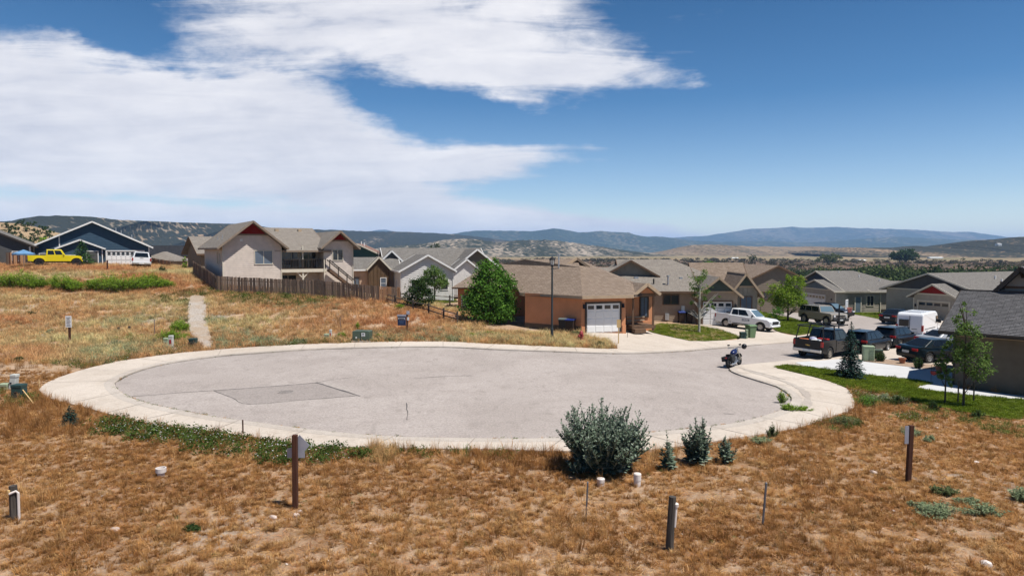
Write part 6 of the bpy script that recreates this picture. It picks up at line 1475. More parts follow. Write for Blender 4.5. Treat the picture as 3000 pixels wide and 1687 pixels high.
# black pickup with ladder rack and load
x, y = 21.55, 46.3; bk, h = pickup('black pickup with a ladder rack and a loaded bed, parked on the street', x, y, R(40), paint('black_truck_paint', (0.013, 0.015, 0.019)), RIM_T, front_m=CHROME)
W = 2.0; RK = BLACKM
for xx in (-h + .25, -1.15):
    for sd in (1, -1): MB().beam((xx, sd * .93, 1.28), (xx + .12, sd * .80, 2.12), .06, .06).build('rack_post', RK, bk)
    MB().beam((xx + .12, -.85, 2.12), (xx + .12, .85, 2.12), .06, .06).build('rack_crossbar', RK, bk)
for sd in (1, -1): MB().beam((-h + .1, sd * .80, 2.16), (1.0, sd * .80, 2.14), .06, .06).build('rack_rail', RK, bk)
MB().beam((.9, -.85, 2.12), (.9, .85, 2.12), .06, .06).build('rack_crossbar', RK, bk)
# bowtie badge on the tailgate
GOLD = mat('gold_badge', (0.55, 0.36, 0.08), rough=.3, metal=.6)
MB().slab([(-h + .024, .16, .965), (-h + .024, .13, .925), (-h + .024, .05, .925), (-h + .024, .04, .90), (-h + .024, -.13, .90), (-h + .024, -.16, .945), (-h + .024, -.05, .945), (-h + .024, -.04, .97)], .012).build('badge', GOLD, bk)
def load(name, label, loc, shape, m):
    c, s_ = math.cos(R(40)), math.sin(R(40)); o = shape.build(name, m, None, bevel=.03); o.location = (x + c * loc[0] - s_ * loc[1], y + s_ * loc[0] + c * loc[1], bk.location.z + loc[2]); o.rotation_euler = (0, 0, R(40) + loc[3]); tag(o, label, 'load', 'things lying in the black pickup bed')
load('duffel_bag', 'blue and white bag in the black pickup bed', (-1.9, .1, .95, .4), MB().lathe([(.05, 0), (.26, .05), (.30, .25), (.22, .42), (.06, .48)], 10), mat('blue_white_bag', (0.10, 0.12, 0.30), (0.50, 0.50, 0.55), scale=5, rough=.8))
load('tool_box', 'red tool box behind the cab of the black pickup', (-1.3, -.3, 1.05, 0), MB().box(-.16, .16, -.36, .36, 0, .26), paint('tool_red', (0.34, 0.03, 0.025), .2))
load('orange_strap', 'orange folded tarp at the tailgate of the black pickup', (-2.5, .45, 1.2, .2), MB().box(-.15, .15, -.3, .3, 0, .13), mat('tarp_orange', (0.45, 0.12, 0.04), rough=.8))
load('cooler_box', 'white cooler box in the black pickup bed', (-2.2, -.25, 1.05, .1), MB().box(-.2, .2, -.28, .28, 0, .26), mat('cooler_white', (0.6, 0.6, 0.6), rough=.5))
load('crate_pile', 'dark crate beside the red tool box in the black pickup', (-1.35, .5, .95, 0), MB().box(-.25, .25, -.3, .3, 0, .45), PLAST)

DKB = paint('midnight_paint', (0.010, 0.014, 0.022)); DKG = paint('graphite_paint', (0.018, 0.022, 0.028)); WHT = paint('white_car_paint', (0.72, 0.73, 0.74), .5)
suv('black compact SUV parked right behind the spruce', 25.5, 48.7, R(40), DKB).scale = (.96, .96, .93)
suv('dark grey SUV parked between the black SUV and the white van', 29.3, 51.8, R(38), DKG).scale = (.97, .97, .93)
sedan('dark green-blue sedan on the driveway left of the slender tree', 27.75, 44.4, R(14), paint('deep_teal_paint', (0.010, 0.020, 0.026)))
sedan('silver car mostly hidden behind the dark sedan', px_xy(2790, 50), 50, R(14), paint('silver_paint', (0.42, 0.43, 0.44), .5, metal=.4))
sedan('dark sedan in front of the red-gabled house', px_xy(2633, 71.5), 71.5, R(38), DKG)
suv('dark SUV with roof load behind the boxy beige SUV', px_xy(2440, 79), 79, R(-60), DKB, rack=True)

# white van
def van():
    e = car_root('white_van', 'white high-roof cargo van parked beyond the dark SUVs', 'van', 35.2, 58.8, R(46), 3.6, group='parked vehicles'); e.scale = (1, 1, .88); W = 2.05; ax = (-1.75, 1.95); rw = .36
    top = [(-2.98, .40), (-3.0, 1.2), (-2.92, 2.30), (-2.78, 2.50), (1.2, 2.54), (1.62, 2.40), (2.25, 1.42), (2.75, 1.20), (2.98, .95), (3.0, .36)]
    soften(MB().prism(body_poly(top, .32, ax, rw, .43), -W / 2, W / 2), 6.0, W, 1.2, .007, .03).build('body', WHT, e, bevel=.12, seg=3); MB().box(-2.7, 2.7, -.7, .7, .28, .9).build('underbody', UNDER, e)
    MB().box(-3.025, -2.96, .06, .80, 1.22, 1.86).build('rear_window', CGLASS, e, bevel=.02); MB().box(-3.015, -2.985, -.015, .015, .50, 2.25).build('door_gap', PLAST, e)
    MB().box(-3.03, -2.96, -.02, .16, 1.02, 1.16).build('door_latch', PLAST, e); MB().box(-3.02, -2.97, -.55, -.15, .98, 1.02).build('badge', PLAST, e)
    for sd in (1, -1):
        y0, y1 = sorted((sd * .86, sd * 1.035)); MB().box(-3.02, -2.88, y0, y1, .82, 1.38).build('tail_light', TAIL, e, bevel=.02)
        y0, y1 = sorted((sd * 1.01, sd * 1.04)); MB().prism([(1.05, 1.45), (2.0, 1.45), (1.55, 2.08), (1.05, 2.08)], y0, y1).build('side_window', CGLASS, e)
        MB().box(-2.4, 1.0, y0, y1, .98, 1.02).build('rub_strip', PLAST, e); y0, y1 = sorted((sd * 1.05, sd * 1.27)); MB().box(1.72, 1.88, y0, y1, 1.36, 1.74).build('mirror', PLAST, e, bevel=.03)
    A = Vector((1.64, 0, 2.37)); B = Vector((2.23, 0, 1.45)); n = Vector((.84, 0, .54)); MB().slab([A + Vector((.02, .8, 0)), A + Vector((.02, -.8, 0)), B + Vector((.02, -.92, 0)), B + Vector((.02, .92, 0))], .03).build('windscreen', CGLASS, e)
    MB().box(-3.08, -2.95, -.95, .95, .36, .56).build('bumper', PLAST, e, bevel=.03); MB().box(-3.03, -3.0, -.6, -.1, .62, .76).build('licence_plate', PLATE, e); four_wheels(e, ax, W, rw, .23, RIM_K)
    [MB().box(-2.5 + .8 * k, -2.42 + .8 * k, -.72, .72, 2.52, 2.56).build('roof_rib', WHT, e) for k in range(5)]
van()

# boxy beige SUV facing the camera
def boxy():
    m = paint('pewter_paint', (0.25, 0.225, 0.19), .4); e = car_root('boxy_suv', 'boxy beige off-road SUV with roof rack at the street corner', 'car', px_xy(2412, 70), 70, R(-72), 3.1); W = 2.06; ax = (-1.5, 1.6); rw = .46
    top = [(-2.30, .62), (-2.34, 1.26), (.72, 1.30), (2.15, 1.26), (2.32, 1.18), (2.36, .62)]
    MB().prism(body_poly(top, .55, ax, rw, .58), -W / 2, W / 2).build('body', m, e, bevel=.04, seg=2); MB().box(-2.1, 2.1, -.7, .7, .45, .85).build('underbody', UNDER, e)
    c = Cabin(e, (-2.32, .78, 1.28, .96), (-2.18, .42, 1.90, .82), m, bev=.04); c.sides(((.05, .28), (.32, .58), (.62, .93)), .15, .85); c.front(); c.rear()
    four_wheels(e, ax, W, rw, .32, ALLOY); mirrors(e, .6, 1.32, 1.0, PLAST)
    g = MB().box(2.34, 2.42, -.80, .80, .86, 1.14).build('grille', CHROME, e, bevel=.01)
    for k in range(7): yy = -.48 + k * .16; MB().box(2.40, 2.44, yy - .05, yy + .05, .90, 1.10).build('grille_slot', PLAST, g)
    for sd in (1, -1):
        y0, y1 = sorted((sd * .60, sd * .80)); MB().box(2.38, 2.45, y0, y1, .90, 1.10).build('head_light', HEADL, e, bevel=.02)
        y0, y1 = sorted((sd * .72, sd * .76)); MB().box(-2.0, .3, y0, y1, 1.97, 2.01).build('rack_rail', PLAST, e)
    for xx in (-1.9, -1.2, -.5, .2): MB().box(xx, xx + .05, -.74, .74, 1.95, 1.99).build('rack_bar', CHROME, e)
    MB().box(2.36, 2.60, -.95, .95, .52, .76).build('bumper', PLAST, e, bevel=.03); MB().tube([(2.58, -.5, .7), (2.64, -.5, 1.05), (2.64, .5, 1.05), (2.58, .5, .7)], .04, 8).build('brush_guard', PLAST, e)
    sp = MB().lathe([(.02, 0), (.40, 0), (.44, .06), (.44, .22), (.40, .28), (.02, .28)], 18); sp.v = [(-2.36 - c_, a, b + 1.15) for a, b, c_ in sp.v]; sp.build('spare_wheel', TYRE, e)
    MB().box(2.60, 2.62, -.18, .18, .58, .70).build('licence_plate', PLATE, e)
boxy()

# white pickup on the driveway of the tan house
xw = px_xy(2189, 61); wp, h = pickup('white crew-cab pickup parked on the tan house driveway', xw, 61, R(-45), WHT, ALLOY, L=5.36, W=1.94, zc=1.86, rw=.40, lift=.06, hood=1.16, bedz=1.32, front_m=WHT, bumper=PLAST, xr=-1.25, cab=(-1.28, 1.30))
wp.scale = (.98, .98, .95)
for sd in (1, -1):
    y0, y1 = sorted((sd * .96, sd * .99)); MB().box(-.9, 1.0, y0, y1, .46, .54).build('side_step', PLAST, wp)
    y0, y1 = sorted((sd * .955, sd * .972)); lg = MB().box(-.02, .72, y0, y1, .78, 1.0).build('door_emblem', mat('door_print', (0.52, 0.54, 0.57), (0.12, 0.14, 0.18), scale=14, rough=.4, lo=.45, hi=.55), wp)
for k in range(3): MB().tube([(-2.3 + k * .35, -.5 + .4 * k, 1.15), (-1.3, -.3 + .3 * k, 1.45)], .035, 6).build('bed_pole', [STEEL, BLACKM, WOOD_Y][k], wp)
MB().box(-1.9, -1.3, -.3, .5, .82, 1.42).build('bed_box', PLAST, wp, bevel=.03)
# white pickup at the navy house garage
x2 = px_xy(407, 82); pickup('white pickup seen from behind at the navy house garage', x2, 82.5, R(119), WHT, ALLOY, L=5.8, W=2.0, lift=.02, front_m=CHROME)
# yellow off-road pickup
def jeep():
    m = paint('lemon_paint', (0.60, 0.49, 0.012), .4); e = car_root('yellow_offroad_pickup', 'bright yellow four-door off-road pickup in front of the navy house', 'pickup', px_xy(168, 77.5), 77.5, R(36), 3.5, lift=.05); W = 1.62; ax = (-1.70, 1.80); rw = .44
    top = [(-2.72, .62), (-2.74, 1.24), (-1.05, 1.24), (.78, 1.24), (2.05, 1.16), (2.30, 1.12), (2.36, .62)]
    MB().prism(body_poly(top, .58, ax, rw, .56), -W / 2, W / 2).build('body', m, e, bevel=.04, seg=2); MB().box(-2.4, 2.1, -.6, .6, .45, .9).build('underbody', UNDER, e)
    c = Cabin(e, (-1.05, .80, 1.22, .79), (-.98, .42, 1.88, .70), m, bev=.04); c.sides(((.08, .44), (.50, .88)), .16, .86); c.front(CGLASS); c.rear()
    MB().box(-2.66, -1.12, -.70, .70, 1.15, 1.245).build('bed_liner', PLAST, e)
    four_wheels(e, ax, 1.95, rw, .30, RIM_K); mirrors(e, .62, 1.28, .84, m)
    for sd in (1, -1):
        for cx in ax:
            f = MB(); pts = [(cx + .66 * math.cos(t), rw + .62 * math.sin(t)) for t in np.linspace(.25, math.pi - .25, 9)] + [(cx + .56 * math.cos(t), rw + .53 * math.sin(t)) for t in np.linspace(math.pi - .25, .25, 9)]
            y0, y1 = sorted((sd * .78, sd * 1.0)); f.prism(pts, y0, y1).build('fender', m, e)
        y0, y1 = sorted((sd * .42, sd * .62)); MB().box(2.34, 2.40, y0, y1, .86, 1.06).build('head_light', HEADL, e, bevel=.02); y0, y1 = sorted((sd * .66, sd * .80)); MB().box(-2.78, -2.70, y0, y1, .86, 1.14).build('tail_light', TAIL, e)
    MB().box(2.36, 2.62, -.85, .85, .52, .72).build('front_bumper', PLAST, e, bevel=.03); MB().box(-2.86, -2.72, -.8, .8, .52, .68).build('rear_bumper', PLAST, e, bevel=.03)
    for k in range(7): yy = -.33 + k * .11; MB().box(2.355, 2.385, yy - .03, yy + .03, .82, 1.06).build('grille_slot', PLAST, e)
jeep()

# motorcycle
def motorcycle():
    p = G(2152, 1074); MK = paint('black_bike_paint', (0.012, 0.013, 0.018)); e = empty('motorcycle', p, R(52), 'black cruiser motorcycle standing alone on the asphalt', 'motorcycle', 'parked vehicles'); e.rotation_euler = (R(-9), 0, R(52))
    def bw(x, r, w, name):
        t = MB(); n = 20
        t.lathe([(r * .72, -w / 2), (r * .9, -w / 2), (r, -w * .2), (r, w * .2), (r * .9, w / 2), (r * .72, w / 2)], n, cap=False); t.v = [(a + x, c, b + r) for a, b, c in t.v]; q = t.build(name, TYRE, e)
        s = MB()
        for k in range(7): a = 2 * math.pi * k / 7; s.beam((x, 0, r), (x + r * .74 * math.cos(a), 0, r + r * .74 * math.sin(a)), .03, .025, (0, 1, 0))
        s.tube([(x, -w * .6, r), (x, w * .6, r)], .055, 10); s.build('rim', ALLOY, q)
    bw(-.78, .33, .17, 'wheel'); bw(.82, .32, .13, 'wheel')
    MB().lathe([(.02, -.36), (.12, -.30), (.17, -.1), (.18, .08), (.13, .28), (.02, .36)], 12).build('tank', paint('blue_tank_paint', (0.012, 0.02, 0.075)), e, smooth=True).matrix_local = Matrix.Translation((.18, 0, .80)) @ Matrix.Rotation(R(82), 4, 'Y')
    MB().prism([(-.72, .66), (-.30, .62), (-.05, .66), (-.1, .73), (-.35, .70), (-.55, .80), (-.78, .82)], -.14, .14).build('seat', PLAST, e, bevel=.03, seg=2)
    MB().box(-.22, .28, -.15, .15, .24, .58).build('engine', STEEL, e, bevel=.04)
    for k in (0, 1): MB().tube([(.02, 0, .5), (.02 + (.16 if k else -.14), 0, .74)], .085, 10).build('cylinder', CHROME, e)
    for sd in (1, -1):
        MB().tube([(.84, sd * .11, .32), (.52, sd * .11, .95)], .03, 8).build('fork', CHROME, e); MB().tube([(.50, 0, .98), (.46, sd * .18, 1.06), (.36, sd * .40, 1.04)], .017, 6).build('handlebar', CHROME, e); MB().tube([(.38, sd * .33, 1.05), (.42, sd * .34, 1.20)], .01, 5).build('mirror_stem', CHROME, e); MB().box(.40, .43, sd * .34 - .07, sd * .34 + .07, 1.18, 1.26).build('mirror', BLACKM, e)
        y0, y1 = sorted((sd * .16, sd * .32)); MB().prism([(-1.0, .42), (-.55, .40), (-.45, .55), (-.5, .70), (-1.02, .70)], y0, y1).build('saddlebag', PLAST, e, bevel=.03, seg=2)
    MB().tube([(.2, -.17, .34), (-.4, -.2, .24), (-1.05, -.22, .24)], [.035, .045, .05], 8).build('exhaust', CHROME, e); MB().tube([(-.25, 0, .6), (-.1, 0, .2), (.3, 0, .2), (.50, 0, .9)], .03, 7).build('frame', BLACKM, e)
    for cx, r0 in ((-.78, .37), (.82, .36)):
        pts = [(cx + r0 * math.cos(t), .33 + r0 * math.sin(t)) for t in np.linspace(.35, 2.6, 9)] + [(cx + (r0 - .02) * math.cos(t), .33 + (r0 - .02) * math.sin(t)) for t in np.linspace(2.6, .35, 9)]
        MB().prism(pts, -.10, .10).build('fender', MK, e)
    MB().lathe([(.03, -.1), (.09, -.06), (.10, .06)], 12).build('head_light', CHROME, e).matrix_local = Matrix.Translation((.60, 0, .92)) @ Matrix.Rotation(R(80), 4, 'Y')
    MB().box(-1.14, -1.10, -.05, .05, .60, .68).build('tail_light', TAIL, e); MB().tube([(-.1, .12, .22), (-.05, .36, .02)], .014, 6).build('side_stand', STEEL, e)
    MB().tube([(.15, .16, .26), (.15, .34, .24)], .02, 6).build('foot_peg', STEEL, e); MB().tube([(.15, -.16, .26), (.15, -.34, .24)], .02, 6).build('foot_peg', STEEL, e)
    hm_ = MB().lathe([(.08, -.12), (.13, -.08), (.15, .02), (.135, .10), (.08, .15), (.01, .165)], 14).build('helmet', MK, None, smooth=True)
    c, s = math.cos(R(52)), math.sin(R(52)); hm_.location = (p.x + c * .36 + s * .40, p.y + s * .36 - c * .40, p.z + 1.16); hm_.rotation_euler = (R(20), R(15), 0); tag(hm_, 'black round helmet hung on the right motorcycle handlebar', 'helmet')
motorcycle()
# ------------------------------------------------------------------ vegetation
def mat_leaf(name, c1, c2, c3, trans=.35, attr='tint', kind='GEOMETRY', rough=.75):
    """Leaf colours picked along each leaf's (or tuft's) own tint value; a little light passes through."""
    if name in MATS: return MATS[name]
    m = bpy.data.materials.new(name); m.use_nodes = True; MATS[name] = m; nt = m.node_tree; N = nt.nodes; L = nt.links; N.remove(N['Principled BSDF'])
    at = N.new('ShaderNodeAttribute'); at.attribute_name = attr; at.attribute_type = kind
    cr = N.new('ShaderNodeValToRGB'); L.new(at.outputs['Fac'], cr.inputs[0]); r = cr.color_ramp
    r.elements[0].color = rgba(c1); r.elements[1].color = rgba(c3); e = r.elements.new(.5); e.color = rgba(c2)
    col = cr.outputs[0]
    if kind == 'INSTANCER':
        oi = N.new('ShaderNodeObjectInfo'); hv = N.new('ShaderNodeHueSaturation'); mr = N.new('ShaderNodeMapRange'); L.new(oi.outputs['Random'], mr.inputs[0]); mr.inputs[3].default_value = .56; mr.inputs[4].default_value = 1.38
        L.new(mr.outputs[0], hv.inputs['Value']); L.new(col, hv.inputs['Color']); col = hv.outputs[0]
    d = N.new('ShaderNodeBsdfDiffuse'); t = N.new('ShaderNodeBsdfTranslucent'); mx = N.new('ShaderNodeMixShader'); mx.inputs[0].default_value = trans
    L.new(col, d.inputs[0]); L.new(col, t.inputs[0]); L.new(d.outputs[0], mx.inputs[1]); L.new(t.outputs[0], mx.inputs[2]); L.new(mx.outputs[0], N['Material Output'].inputs[0])
    return m
BARK = mat('grey_bark', (0.13, 0.10, 0.075), (0.20, 0.16, 0.12), scale=6, rough=.95, bump=.7, bscale=12, stretch=(4, 4, .6)); BARK_W = mat('aspen_bark', (0.46, 0.43, 0.38), (0.30, 0.27, 0.23), scale=5, rough=.85, bump=.3, bscale=12); BARK_D = mat('dark_bark', (0.05, 0.038, 0.028), (0.08, 0.06, 0.045), scale=6, rough=.95)
LF_BRIGHT = mat_leaf('maple_leaves', (0.045, 0.1125, 0.018), (0.093, 0.2025, 0.033), (0.18, 0.315, 0.0525)); LF_LIME = mat_leaf('lime_leaves', (0.0825, 0.1425, 0.018), (0.18, 0.2775, 0.033), (0.33, 0.42, 0.06)); LF_DARK = mat_leaf('dark_leaves', (0.0234, 0.0468, 0.0156), (0.0455, 0.0806, 0.026), (0.0845, 0.1235, 0.0416))
LF_OLIVE = mat_leaf('olive_leaves', (0.075, 0.0975, 0.042), (0.1275, 0.1575, 0.0675), (0.195, 0.225, 0.105)); LF_ASP = mat_leaf('aspen_leaves', (0.0675, 0.1275, 0.03), (0.1275, 0.2025, 0.0525), (0.21, 0.285, 0.09)); LF_SPR = mat_leaf('spruce_needles', (0.0168, 0.0408, 0.0312), (0.036, 0.0744, 0.06), (0.09, 0.144, 0.126), .1); LF_SPG = mat_leaf('green_spruce_needles', (0.027, 0.075, 0.024), (0.06, 0.1275, 0.042), (0.12, 0.195, 0.075), .1)
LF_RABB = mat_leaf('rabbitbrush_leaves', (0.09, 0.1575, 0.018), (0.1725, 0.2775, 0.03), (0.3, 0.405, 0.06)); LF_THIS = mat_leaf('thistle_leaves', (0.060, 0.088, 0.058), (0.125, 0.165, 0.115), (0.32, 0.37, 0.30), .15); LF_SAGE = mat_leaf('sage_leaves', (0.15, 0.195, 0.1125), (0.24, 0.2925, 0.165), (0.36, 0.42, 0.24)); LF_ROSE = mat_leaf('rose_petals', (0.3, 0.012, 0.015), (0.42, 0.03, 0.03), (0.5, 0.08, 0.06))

def leaf_quads(pts, size, rs, up=.35, aspect=.55, out=None):
    """Small diamond leaves at pts, random turns, biased upwards / outwards. Returns verts, faces."""
    n = len(pts); nrm = rs.normal(size=(n, 3)); nrm[:, 2] += up * 2
    if out is not None: nrm += out * 1.0
    nrm /= np.linalg.norm(nrm, axis=1)[:, None] + 1e-9
    a = np.cross(nrm, rs.normal(size=(n, 3))); a /= np.linalg.norm(a, axis=1)[:, None] + 1e-9; b = np.cross(nrm, a)
    s = size * rs.uniform(.6, 1.35, (n, 1)); V = np.stack([pts - a * s, pts + b * s * aspect, pts + a * s, pts - b * s * aspect], 1).reshape(-1, 3)
    return V, np.arange(n * 4).reshape(-1, 4)
def crown_points(rs, n, blobs, fill=.75):
    """Points spread through a set of ellipsoid lobes (cx, cy, cz, rx, ry, rz), denser near their skins, in clumps."""
    blobs = np.array(blobs, float); vol = blobs[:, 3] * blobs[:, 4] * blobs[:, 5]; k = rs.choice(len(blobs), size=max(8, n // 38), p=vol / vol.sum())
    d = rs.normal(size=(len(k), 3)); d /= np.linalg.norm(d, axis=1)[:, None]; r = rs.uniform(fill ** 3 * .35, 1, len(k)) ** (1 / 3.)
    c = blobs[k, :3] + d * r[:, None] * blobs[k, 3:]
    j = rs.randint(0, len(c), n); sp = blobs[k[j], 3:].mean(1)[:, None] * .15
    p = c[j] + rs.normal(size=(n, 3)) * sp; return p, d[j]
def tree(name, label, loc, blobs, n, size, leaf, bark=BARK, trunk_r=.1, trunk_h=None, cat='tree', group=None, seed=0, limbs=7, rz=0, lean=(0, 0), up=.35, extra_tint=0.0):
    rs = np.random.RandomState(seed); e = empty(name, loc, rz, label, cat, group); B = np.array(blobs, float)
    top = B[:, 2].max(); cz = B[:, 2].mean(); th = trunk_h or cz
    t = MB(); t.tube([(0, 0, -.2), (lean[0] * .4, lean[1] * .4, th * .5), (lean[0], lean[1], th), (lean[0] * 1.2, lean[1] * 1.2, top)], [trunk_r * 1.25, trunk_r, trunk_r * .75, trunk_r * .2], 8)
    for k in range(limbs):
        b = B[rs.randint(len(B))]; d = rs.normal(size=3); d /= np.linalg.norm(d); tip = b[:3] + d * b[3:] * .75; z0 = float(np.clip(tip[2] - 1.1 * math.hypot(tip[0], tip[1]) - .1, .3 * th, .97 * max(th, top * .8)))
        mid = np.array([lean[0] * z0 / th, lean[1] * z0 / th, z0]) * .5 + tip * .5 + np.array([0, 0, .05]); t.tube([(lean[0] * z0 / th, lean[1] * z0 / th, z0), mid, tip], [trunk_r * .55, trunk_r * .35, trunk_r * .12], 6)
    t.build('trunk', bark, e)
    p, d = crown_points(rs, n, blobs); w_ = B[:, 3].max(); k = (p[:, 2] > .05) & (fbm((p[:, 0] + p[:, 2] * .8) * 2.2 / w_ + seed, (p[:, 1] - p[:, 2] * .9) * 2.2 / w_ + 40, 3) > .335); p, d = p[k], d[k]
    V, F = leaf_quads(p, size, rs, up, out=d * .6); tint = np.repeat(np.clip(.45 + rs.normal(size=len(p)) * .2 + extra_tint, 0, 1), 4)
    link('crown', np_mesh('crown', V, F, leaf, col=tint), e); return e
def gxy(px, py): p = G(px, py); return (p.x, p.y, p.z)

# big maple left of the orange house
tree('maple_tree', 'dense bright green tree left of the orange house', gxy(1432, 946), [(0, 0, 1.4, 2.1, 1.8, 1.3), (.2, 0, 2.7, 1.8, 1.6, 1.4), (.1, -.1, 3.9, 1.1, 1.0, 1.0), (-.9, -.3, 1.9, 1.1, 1, 1.1), (1.1, -.2, 1.5, 1.0, 1, 1.2), (.1, 0, 4.6, .5, .5, .55), (-.3, -.4, 3.2, 1.0, .8, .9), (1.6, 0, .8, .6, .6, .6)], 21000, .095, LF_BRIGHT, seed=1, trunk_r=.12, trunk_h=2.4)
# shrub and small tree before the grey house
tree('plum_shrub', 'dark bushy shrub in front of the grey gable house', gxy(1228, 905), [(0, 0, 1.0, 1.25, 1.0, .9), (.3, 0, 1.9, 1.0, .8, .8), (-.4, 0, 1.6, .8, .8, .8)], 6000, .075, LF_DARK, seed=2, trunk_r=.06, trunk_h=.8, cat='shrub')
tree('lawn_tree', 'small round tree with bare trunk on the lawn by the grey house', gxy(1273, 886), [(0, 0, 2.5, 1.2, 1, .9), (.4, 0, 1.9, 1.0, .9, .6), (-.3, 0, 3.1, .7, .7, .6), (.8, 0, 2.3, .6, .6, .6)], 5500, .075, LF_ASP, seed=3, trunk_r=.07, trunk_h=1.6, bark=BARK_D)
# sparse aspen before the tan house
tree('sparse_aspen', 'half-bare pale aspen with few leaves before the tan house', gxy(2048, 976), [(-.6, 0, 2.7, .35, .35, .5), (.9, 0, 2.4, .5, .4, .5), (-.8, 0, 1.9, .35, .3, .35), (.5, 0, 1.7, .4, .35, .35), (1.4, 0, 3.0, .3, .3, .4), (0, 0, 4.2, .8, .6, 1.3), (.2, 0, 3.2, .7, .5, .6)], 1500, .07, LF_ASP, bark=BARK_W, seed=4, trunk_r=.085, trunk_h=3.6, limbs=26)
# round lime tree at the corner lawn
tree('linden_tree', 'round yellow-green tree on the corner lawn', gxy(2308, 942), [(0, 0, 2.6, 1.7, 1.4, 1.3), (-1.1, 0, 3.2, 1.0, .9, .9), (.6, 0, 3.9, 1.2, 1.0, .9), (1.2, 0, 2.4, .9, .9, .9), (-1.2, 0, 2.1, .9, .8, .6), (.2, 0, 4.5, .7, .7, .5), (1.5, 0, 1.9, .5, .5, .5)], 9500, .085, LF_LIME, seed=5, trunk_r=.10, trunk_h=2.2, bark=BARK_D)
tree('young_tree', 'very young tree on the corner lawn beside the white pickup', gxy(2274, 957), [(0, 0, 1.25, .75, .7, .35), (.2, 0, 1.6, .55, .5, .3), (-.3, 0, 1.0, .5, .5, .25)], 1500, .06, LF_BRIGHT, seed=6, trunk_r=.03, trunk_h=1.0)
# slender staked trees at the right
tree('slender_tree', 'tall slender tree with stakes in front of the taupe house', gxy(2822, 1197), [(.3, 0, 2.2, .85, .6, .7), (0, 0, 3.1, .6, .5, .8), (-.1, 0, 4.0, .45, .4, .7), (.7, 0, 1.7, .6, .5, .5), (-.2, 0, 4.6, .22, .22, .35), (.9, 0, 2.6, .35, .3, .5)], 4200, .055, LF_ASP, seed=7, trunk_r=.045, trunk_h=2.2, limbs=12, bark=BARK_D)
tree('slender_tree', 'smaller slender tree left of the tall one by the taupe house', gxy(2768, 1188), [(0, 0, 1.3, .4, .4, .35), (.25, 0, 1.75, .4, .35, .4), (-.2, 0, 2.0, .3, .3, .35), (.1, 0, 2.5, .3, .3, .5)], 1100, .055, LF_ASP, seed=8, trunk_r=.035, trunk_h=1.4, limbs=8, bark=BARK_D)
for px, py, top, lab in ((2852, 1182, 1075, 'dark tree stake right of the tall slender tree'), (2806, 1186, 1110, 'dark tree stake left of the tall slender tree')): post(px, py, top, w=.05, m=BLACKM, label=lab, name='stake')
# others
tree('poplar_tree', 'bright green tree crown showing behind the grey house roof', (P(1135, 760, 112).x, 112, .5), [(0, 0, 3.6, 1.9, 1.5, 1.5), (-1.4, 0, 3.2, 1.3, 1.2, 1.2), (1.3, 0, 3.4, 1.2, 1.2, 1.2), (.4, 0, 4.6, 1.0, 1, .8)], 4000, .14, LF_LIME, seed=9, trunk_r=.15)
tree('sapling_tree', 'thin olive sapling before the navy-gabled greige house', gxy(2478, 915), [(0, 0, 1.6, .75, .6, .8), (.2, 0, 2.5, .55, .5, .7), (-.3, 0, 2.0, .5, .5, .6), (0, 0, 3.1, .25, .25, .4)], 1800, .07, LF_OLIVE, seed=10, trunk_r=.05, trunk_h=1.4)
tree('backyard_tree', 'green tree rising behind the tan house roof', (P(2075, 780, 118).x, 118, -2), [(0, 0, 5.2, 1.8, 1.5, 1.2), (1.5, 0, 4.9, 1.3, 1.2, 1.0)], 2600, .15, LF_BRIGHT, seed=11, trunk_r=.15)
tree('sapling_tree', 'tiny bright sapling by the fence left of the beige house', gxy(541, 792), [(0, 0, .7, .3, .3, .45), (0, 0, 1.2, .22, .22, .4)], 500, .07, LF_RABB, seed=12, trunk_r=.03)
tree('vine_shrub', 'climbing green shrub on the corner of the tan house entry', (P(2228, 880, 66).x, 66, -.8), [(0, 0, 1.0, .3, .3, .6), (0, 0, 2.2, .3, .3, .8)], 900, .07, LF_LIME, seed=13, trunk_r=.03, cat='shrub')
# far trees standing on the bench
def far_tree(px, py, D, w, h, leaf, label, seed, n=1500):
    p = P(px, py, D); rs = np.random.RandomState(seed); bl = [(rs.uniform(-.35, .35) * w, rs.uniform(-.2, .2) * w, h * rs.uniform(.4, .7), w * rs.uniform(.22, .36), w * .25, h * rs.uniform(.22, .34)) for _ in range(6)] + [(0, 0, h * .5, w * .38, w * .3, h * .42)]
    tree('bench_tree', label, (p.x, p.y, p.z - .3), bl, n, w * .035, leaf, seed=seed, trunk_r=w * .02, group='trees on the far bench', limbs=3)
far_tree(2655, 765, 760, 32, 13, LF_DARK, 'large round dark tree standing alone on the far bench', 21, 3500); far_tree(2440, 768, 700, 22, 9, LF_OLIVE, 'pale willow clump on the far bench', 22, 2000); far_tree(2205, 768, 700, 9, 9, LF_DARK, 'dark tree on the bench behind the entry gable', 23); far_tree(2118, 770, 700, 4, 5.5, LF_DARK, 'small dark tree left on the far bench', 24, 500)
far_tree(2395, 772, 620, 9, 6, LF_OLIVE, 'small olive tree left of the pale willow', 25, 700); far_tree(1278, 737, 420, 7, 6, LF_DARK, 'dark juniper above the slate roof ridge', 26, 900); far_tree(2820, 765, 760, 7, 4, LF_DARK, 'small dark bush right of the far white shed', 27, 500)
far_tree(140, 722, 165, 5, 2.6, LF_RABB, 'bright bush at the foot of the tan slope behind the navy house', 28, 900)

